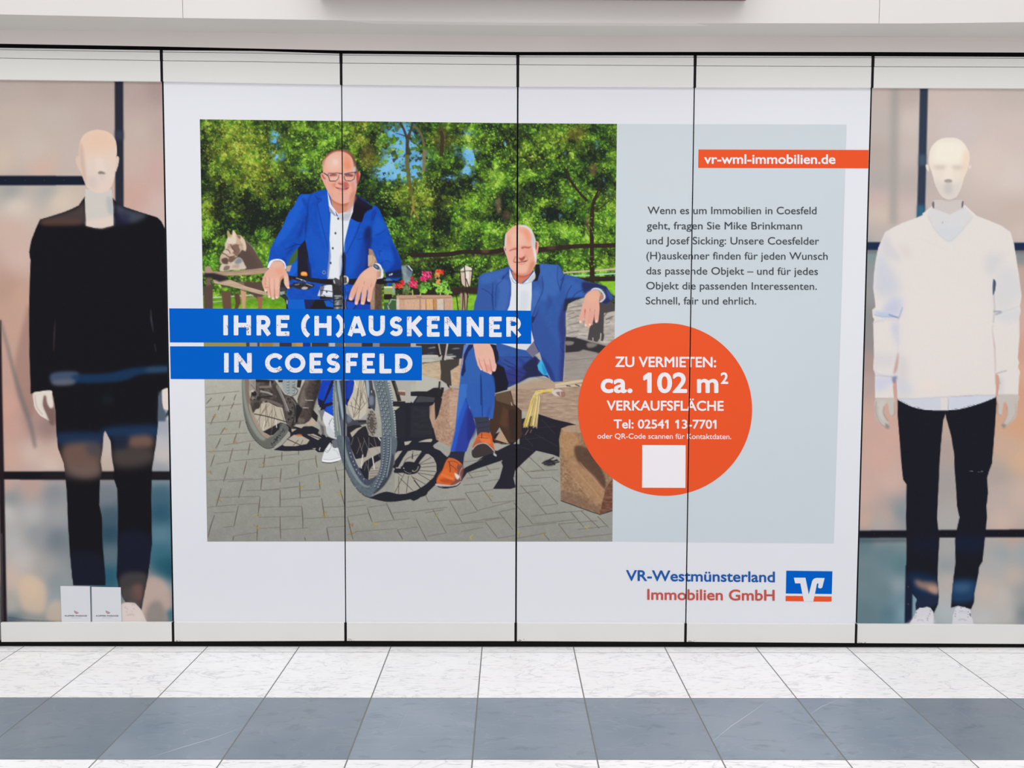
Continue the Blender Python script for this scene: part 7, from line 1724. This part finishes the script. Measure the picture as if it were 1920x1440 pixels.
body = [('Wenn es um Immobilien in Coesfeld', 1214.3, 1531, 401.2, 401.6), ('geht, fragen Sie Mike Brinkmann', 1212.8, 1503.8, 429.8, 430.2), ('und Josef Sicking: Unsere Coesfelder', 1212.4, 1536, 457.8, 458.6),
        ('(H)auskenner finden für jeden Wunsch', 1212, 1551.9, 486, 487), ('das passende Objekt – und für jedes', 1212, 1533.8, 514.3, 515.4), ('Objekt die passenden Interessenten.', 1211.7, 1531.6, 542.3, 543.4), ('Schnell, fair und ehrlich.', 1210.8, 1417.8, 570.5, 571)]
for s_, a_, b_, c_, d_ in body:
    lettering(s_, a_, b_, c_, d_, 13.7, M_TEXT, bp_, -.0026, .004, name='text_line')
lettering('vr-wml-immobilien.de', 1320.4, 1566.5, 306.6, 306.9, 17, M_TWHITE, bar, -.0028, .022)
lettering('ZU VERMIETEN:', 1153.4, 1342.8, 687.5, 688.2, 18.4, M_TWHITE, disc, -.0028, .022)
lettering('ca. 102 m', 1126.3, 1347, 735.3, 735.6, 35.6, M_TWHITE, disc, -.0028, .026, fix_ones=1)
lettering('2', 1351.3, 1365.4, 719.2, 719.2, 20.2, M_TWHITE, disc, -.0028, .026)
lettering('VERKAUFSFLÄCHE', 1137.5, 1357, 769, 769.8, 17.6, M_TWHITE, disc, -.0028, .022)
lettering('Tel: 02541 13-7701', 1150.6, 1343.4, 802.8, 803.4, 15.8, M_TWHITE, disc, -.0028, .022, fix_ones=2)
lettering('oder QR-Code scannen für Kontaktdaten.', 1120.2, 1371, 822.3, 823.3, 9.6, M_TWHITE, disc, -.0028, .008)
lettering('VR-Westmünsterland', 1173.8, 1453, 1088.6, 1091.4, 19.2, M_TBLUE, bp_, -.0026, .018, name='company_name')
lettering('Immobilien GmbH', 1213.6, 1452.6, 1124.3, 1126, 19.4, M_TRED, bp_, -.0026, .018, name='company_name')


# emblem
def LG(s):
    return [(1464 + float(a.split(',')[0]) / 17.78, 1060 + float(a.split(',')[1]) / 17.78) for a in s.split()]


flat('company_emblem', [LG('185,180 1722,200 1700,955 170,940')], M_BLUE, -.0021, bp_, 'blue square emblem over orange bars')
em = [c for c in bp_.children if c.name.startswith('company_emblem')][0]
flat('orange_stripe', [LG('165,1020 735,1025 768,1200 160,1195'), LG('1120,1035 1695,1040 1690,1210 1080,1207')], M_ORANGE, -.0022, em)
arm = catmull(np.array([(1035, 560), (1065, 490), (1120, 440), (1200, 418)]), False, 4).tolist() + [(1462, 425), (1440, 510), (1385, 725)] + catmull(np.array([(1385, 725), (1360, 755), (1310, 768), (1262, 752), (1240, 720)]), False, 4).tolist()[1:] + [(1256, 640), (1250, 606), (1228, 600), (1205, 612), (1135, 965), (1082, 1202), (940, 1200), (932, 975)]
bmw = bmesh.new()
for zz, pl in ((0, LG('435,412 822,412 936,975 960,1201 768,1200 650,600 478,600')), (.0001, [(1464 + x / 17.78, 1060 + y / 17.78) for x, y in arm])):
    bmw.faces.new([bmw.verts.new((x, y, zz)) for x, y in pl])
flat_bm('white_letter', bmw, M_WHITE, -.0026, em)

# ---- headline letters, drawn stroke by stroke
def stroke_poly(pts, w, closed=False, r=1.2):
    """outline of a thick stroke with softly rounded square ends"""
    p = np.array(pts, float)
    if closed:
        d = np.roll(p, -1, 0) - np.roll(p, 1, 0); d /= np.hypot(d[:, 0], d[:, 1])[:, None]
        n = np.stack([-d[:, 1], d[:, 0]], 1) * w / 2
        return ('ring', p + n, p - n)
    d = np.gradient(p, axis=0); d /= np.hypot(d[:, 0], d[:, 1])[:, None]
    n = np.stack([-d[:, 1], d[:, 0]], 1) * w / 2
    h = w / 2 - r
    nn = n / (w / 2)
    a, b = p[0], p[-1]
    out_ = [a + n[0] + d[0] * r]
    out_ += [q for q in (p + n)[1:-1]]
    out_ += [b + n[-1] - d[-1] * r, b + nn[-1] * (w / 2 - r * .3) - d[-1] * r * .3, b + nn[-1] * h, b - nn[-1] * h, b - nn[-1] * (w / 2 - r * .3) - d[-1] * r * .3, b - n[-1] - d[-1] * r]
    out_ += [q for q in (p - n)[1:-1][::-1]]
    out_ += [a - n[0] + d[0] * r, a - nn[0] * (w / 2 - r * .3) + d[0] * r * .3, a - nn[0] * h, a + nn[0] * h, a + nn[0] * (w / 2 - r * .3) + d[0] * r * .3]
    return ('poly', np.array(out_), None)


def arc(cx_, cy_, rx, ry, a0, a1, n=18):
    t = np.radians(np.linspace(a0, a1, n))
    return [(cx_ + rx * math.cos(q), cy_ + ry * math.sin(q)) for q in t]


SWI = 8.6


def glyph(ch, x0, x1, yt, yb):
    h = SWI / 2; L_, R_, T_, B_ = x0 + h, x1 - h, yt + h, yb - h
    m_ = (yt + yb) / 2
    if ch == 'I':
        return [[((x0 + x1) / 2, yt), ((x0 + x1) / 2, yb)]]
    if ch == 'H':
        return [[(L_, yt), (L_, yb)], [(R_, yt), (R_, yb)], [(L_, m_ - .5), (R_, m_ - .5)]]
    if ch == 'E':
        return [[(L_, yt), (L_, yb)], [(x0 + 1, T_ - .8), (x1, T_ - .8)], [(x0 + 1, m_), (x1 - 3.6, m_)], [(x0 + 1, B_ + .8), (x1, B_ + .8)]]
    if ch == 'F':
        return [[(L_, yt), (L_, yb)], [(x0 + 1, T_ - .8), (x1, T_ - .8)], [(x0 + 1, m_ + 1), (x1 - 2.4, m_ + 1)]]
    if ch == 'L':
        return [[(L_, yt), (L_, yb)], [(x0 + 1, B_ + .8), (x1, B_ + .8)]]
    if ch == 'N':
        return [[(L_, yt), (L_, yb)], [(R_, yt), (R_, yb)], [(x0 + 3.4, yt + 1.5), (x1 - 3.4, yb - 1.5)]]
    if ch == 'U':
        ry_ = (R_ - L_) / 2
        return [[(L_, yt), (L_, B_ - ry_ * .9)] + arc((L_ + R_) / 2, B_ - ry_ * .9, ry_, ry_ * .9, 180, 0)[1:] + [(R_, yt)]]
    if ch == 'A':
        c_ = (x0 + x1) / 2
        return [[(x0 + 4.2, yb), (c_ - .6, yt + 1)], [(x1 - 4.2, yb), (c_ + .6, yt + 1)], [(x0 + 8.6, yb - 9.6), (x1 - 8.6, yb - 9.6)]]
    if ch == 'K':
        return [[(L_, yt), (L_, yb)], [(x0 + 6.6, m_ + 2.4), (x1 - 4.6, yt + .6)], [(x0 + 10.4, m_ - 2.2), (x1 - 4.0, yb - .4)]]
    if ch == 'R':
        rr_ = (m_ + 2.6 - T_) / 2 + .2; cxr = x1 - 2.2 - h - rr_ * .95
        return [[(L_, yt), (L_, yb)], [(x0 + 1, T_ - .4), (cxr, T_ - .4)] + arc(cxr, T_ - .4 + rr_, rr_ * .95, rr_, -80, 90, 14) + [(x0 + 4, T_ - .4 + 2 * rr_)], [(x0 + 12.4, m_ + 2), (x1 - 4.4, yb - .6)]]
    if ch == 'D':
        ry_ = (B_ - T_) / 2; rx_ = min(ry_ + 1, (R_ - L_)); cxr = R_ - rx_
        return [[(L_, yt), (L_, yb)], [(x0 + 1, T_)] + [(max(cxr, L_ + 2), T_)] + arc(cxr, m_, rx_, ry_, -84, 84, 20) + [(max(cxr, L_ + 2), B_), (x0 + 1, B_)]]
    if ch == 'O':
        return [('ring', arc((x0 + x1) / 2, m_, (x1 - x0) / 2 - h, (yb - yt) / 2 - h, 0, 352, 44))]
    if ch == 'C':
        return [arc((x0 + x1) / 2 + 2.2, m_, (x1 - x0) / 2 - h + 2.4, (yb - yt) / 2 - h, -42, -318, 30)]
    if ch == 'S':
        c_ = (x0 + x1) / 2; rx_, ry_ = (x1 - x0) / 2 - h, (yb - yt - SWI) / 4
        return [arc(c_ + .6, yt + h + ry_, rx_ - .6, ry_, -28, -250, 18) + arc(c_ - .2, yb - h - ry_, rx_, ry_, -62, 152, 20)]
    if ch == '(':
        return [arc(x1 + 9.4 - 5.4, m_, 11.2 + 4.8, (yb - yt) / 2 + 1.6, 245, 115, 16)]
    if ch == ')':
        return [arc(x0 - 9.4 + 5.4, m_, 11.2 + 4.8, (yb - yt) / 2 + 1.6, -65, 65, 16)]


def headline(items, parent):
    for n_, (ch, x0, x1, yt, yb) in enumerate(items):
        bm = bmesh.new()
        for si_, st_ in enumerate(glyph(ch, x0, x1, yt, yb)):
            zz = .00006 * si_
            if isinstance(st_, tuple) and st_[0] == 'ring':
                _, A_, B_ = stroke_poly(st_[1], SWI, True)
                va = [bm.verts.new((x, y, zz)) for x, y in A_]; vb = [bm.verts.new((x, y, zz)) for x, y in B_]
                for i in range(len(va)):
                    j = (i + 1) % len(va); bm.faces.new((va[i], va[j], vb[j], vb[i]))
            else:
                p = np.array(st_, float)
                if len(p) > 2:
                    # a bent stroke: quads along the line keep tight curves clean
                    d = np.gradient(p, axis=0); d /= np.hypot(d[:, 0], d[:, 1])[:, None] + 1e-9
                    n = np.stack([-d[:, 1], d[:, 0]], 1) * SWI / 2
                    A_, B_ = p + n, p - n
                    va = [bm.verts.new((x, y, zz)) for x, y in A_]; vb = [bm.verts.new((x, y, zz)) for x, y in B_]
                    for i in range(len(va) - 1):
                        bm.faces.new((va[i], va[i + 1], vb[i + 1], vb[i]))
                    for e_, dd, nn_ in ((0, -1, n[0]), (-1, 1, n[-1])):
                        a_ = p[e_]; t_ = d[e_] * dd
                        q = [a_ + nn_, a_ + nn_ * .8 + t_ * .9, a_ + nn_ * .5 + t_ * 1.2, a_ - nn_ * .5 + t_ * 1.2, a_ - nn_ * .8 + t_ * .9, a_ - nn_]
                        bm.faces.new([bm.verts.new((x, y, zz)) for x, y in q])
                else:
                    q = stroke_poly(st_, SWI, False)[1]
                    bm.faces.new([bm.verts.new((x, y, zz)) for x, y in q])
        cut_joints(bm)
        flat_bm('headline_letter', bm, M_WORN, -.0026, parent)


l1 = [('I', 418.1, 428.1), ('H', 438.3, 470.6), ('R', 481, 509), ('E', 518, 542.6), ('(', 566, 581), ('H', 589.5, 621.5), (')', 629.5, 644.6), ('A', 651.5, 686.5), ('U', 691.3, 721.7), ('S', 730, 755), ('K', 763, 793.2), ('E', 800.5, 824.3), ('N', 833, 864.6), ('N', 875, 906.7), ('E', 917, 940.6), ('R', 949.3, 978.6)]
headline([(c, a, b, 591.2 + (a - 418) * .0066, 628.6 + (a - 418) * .0052) for c, a, b in l1], banner1)
l2 = [('I', 419.6, 429.2), ('N', 439, 472), ('C', 497.2, 529.6), ('O', 534.4, 572.6), ('E', 580.4, 604.6), ('S', 611.6, 637.6), ('F', 648.2, 671), ('E', 679.2, 702.8), ('L', 711.5, 734), ('D', 740.8, 773.4)]
headline([(c, a, b, 661.8 + (a - 418) * .0046, 698.4 + (a - 418) * .0034) for c, a, b in l2], banner2)
rebase(bp_)

# ================================================================ the two small cards by the left mannequin's feet
CARD = [('small white card with a pink mark, over the left mannequin\'s trouser leg', [(113.1, 1098.9), (168.3, 1099.5), (169.8, 1166.6), (115.6, 1166.6)], 121.5, 163.3, 137.9),
        ('small white card with a pink mark, right beside the left mannequin\'s pale shoe', [(171.5, 1100.6), (226.3, 1101.4), (227.8, 1166.6), (173.0, 1166.6)], 180.2, 222.0, 197.2)]
for lab, q, xa, xb, xl in CARD:
    cx0 = (q[2][0] + q[3][0]) / 2
    root = thing('info_card', lab, 'card', (px_x(cx0, 1166.6, -.004), -.004, px_z(cx0, 1166.6, -.004)), 'small white cards at the foot of the left panel')
    W_ = to_plane(q, -.005)
    link('card_sheet', slab('card', [(w[0], w[2]) for w in W_], -.005, -.002, .0006), M_CARD, parent=root)
    bm = text_mesh('KUPFER PASSAGE')
    embolden(bm, .03)
    x_0 = min(v.co.x for v in bm.verts); x_1 = max(v.co.x for v in bm.verts)
    for v in bm.verts:
        t = (v.co.x - x_0) / (x_1 - x_0); v.co = (xa + (xb - xa) * t, 1155.9 - v.co.y * 3.5, v.co.z)
    flat_bm('lettering', bm, M_CARDINK, -.0054, root)
    xm = (xa + xb) / 2
    rs = np.random.RandomState(3)
    flat('fine_print', [[(xm - 9 + i * 2.4, 1158.1), (xm - 9 + i * 2.4 + 1.5, 1158.1), (xm - 9 + i * 2.4 + 1.5, 1158.6), (xm - 9 + i * 2.4, 1158.6)] for i in range(8)], M_LEAFINK, -.0054, root, cut=False)
    flat('leaf_mark', [[(xl + .8, 1144.7), (xl + 5.8, 1146.6), (xl + 9.8, 1148.6), (xl + 8.6, 1150.4), (xl + 5, 1151.2), (xl + 2.4, 1149.8), (xl + 1, 1147.4)]], M_LEAFINK, -.0054, root, cut=False)
    rebase(root)
for p_ in panels:
    rebase(p_)

# ================================================================ sign box above the front, only its lower edge in view
M_SIGN = mat('sign_casing', (120, 84, 78), rough=.5, spec=.3, build=noise_bump(40, .001, .1))
M_FACE = mat('sign_face', (214, 206, 200), rough=.4, spec=.3)
sx0, sx1 = px_x(588, 0, YF - .1), px_x(1412, 0, YF - .1)
zs = px_z(960, 0.8, YF)
sg = thing('sign_box', 'long brown sign casing on the white board above the glass panels', 'sign', ((sx0 + sx1) / 2, YF, zs))
link('casing', bevel_me(mesh('casing', *box_vf(sx0, sx1, YF - .12, YF - .004, zs, zs + .42)), .006), M_SIGN, parent=sg)
link('face_plate', bevel_me(mesh('face', *box_vf(sx0 + .02, sx1 - .02, YF - .126, YF - .1201, zs + .02, zs + .40)), .002), M_FACE, parent=sg)
for x_ in (sx0 + .3, sx1 - .3):
    link('wall_bracket', mesh('bracket', *box_vf(x_ - .03, x_ + .03, YF - .004, YF + .0, zs + .05, zs + .35)), M_SIGN, parent=sg)
rebase(sg)
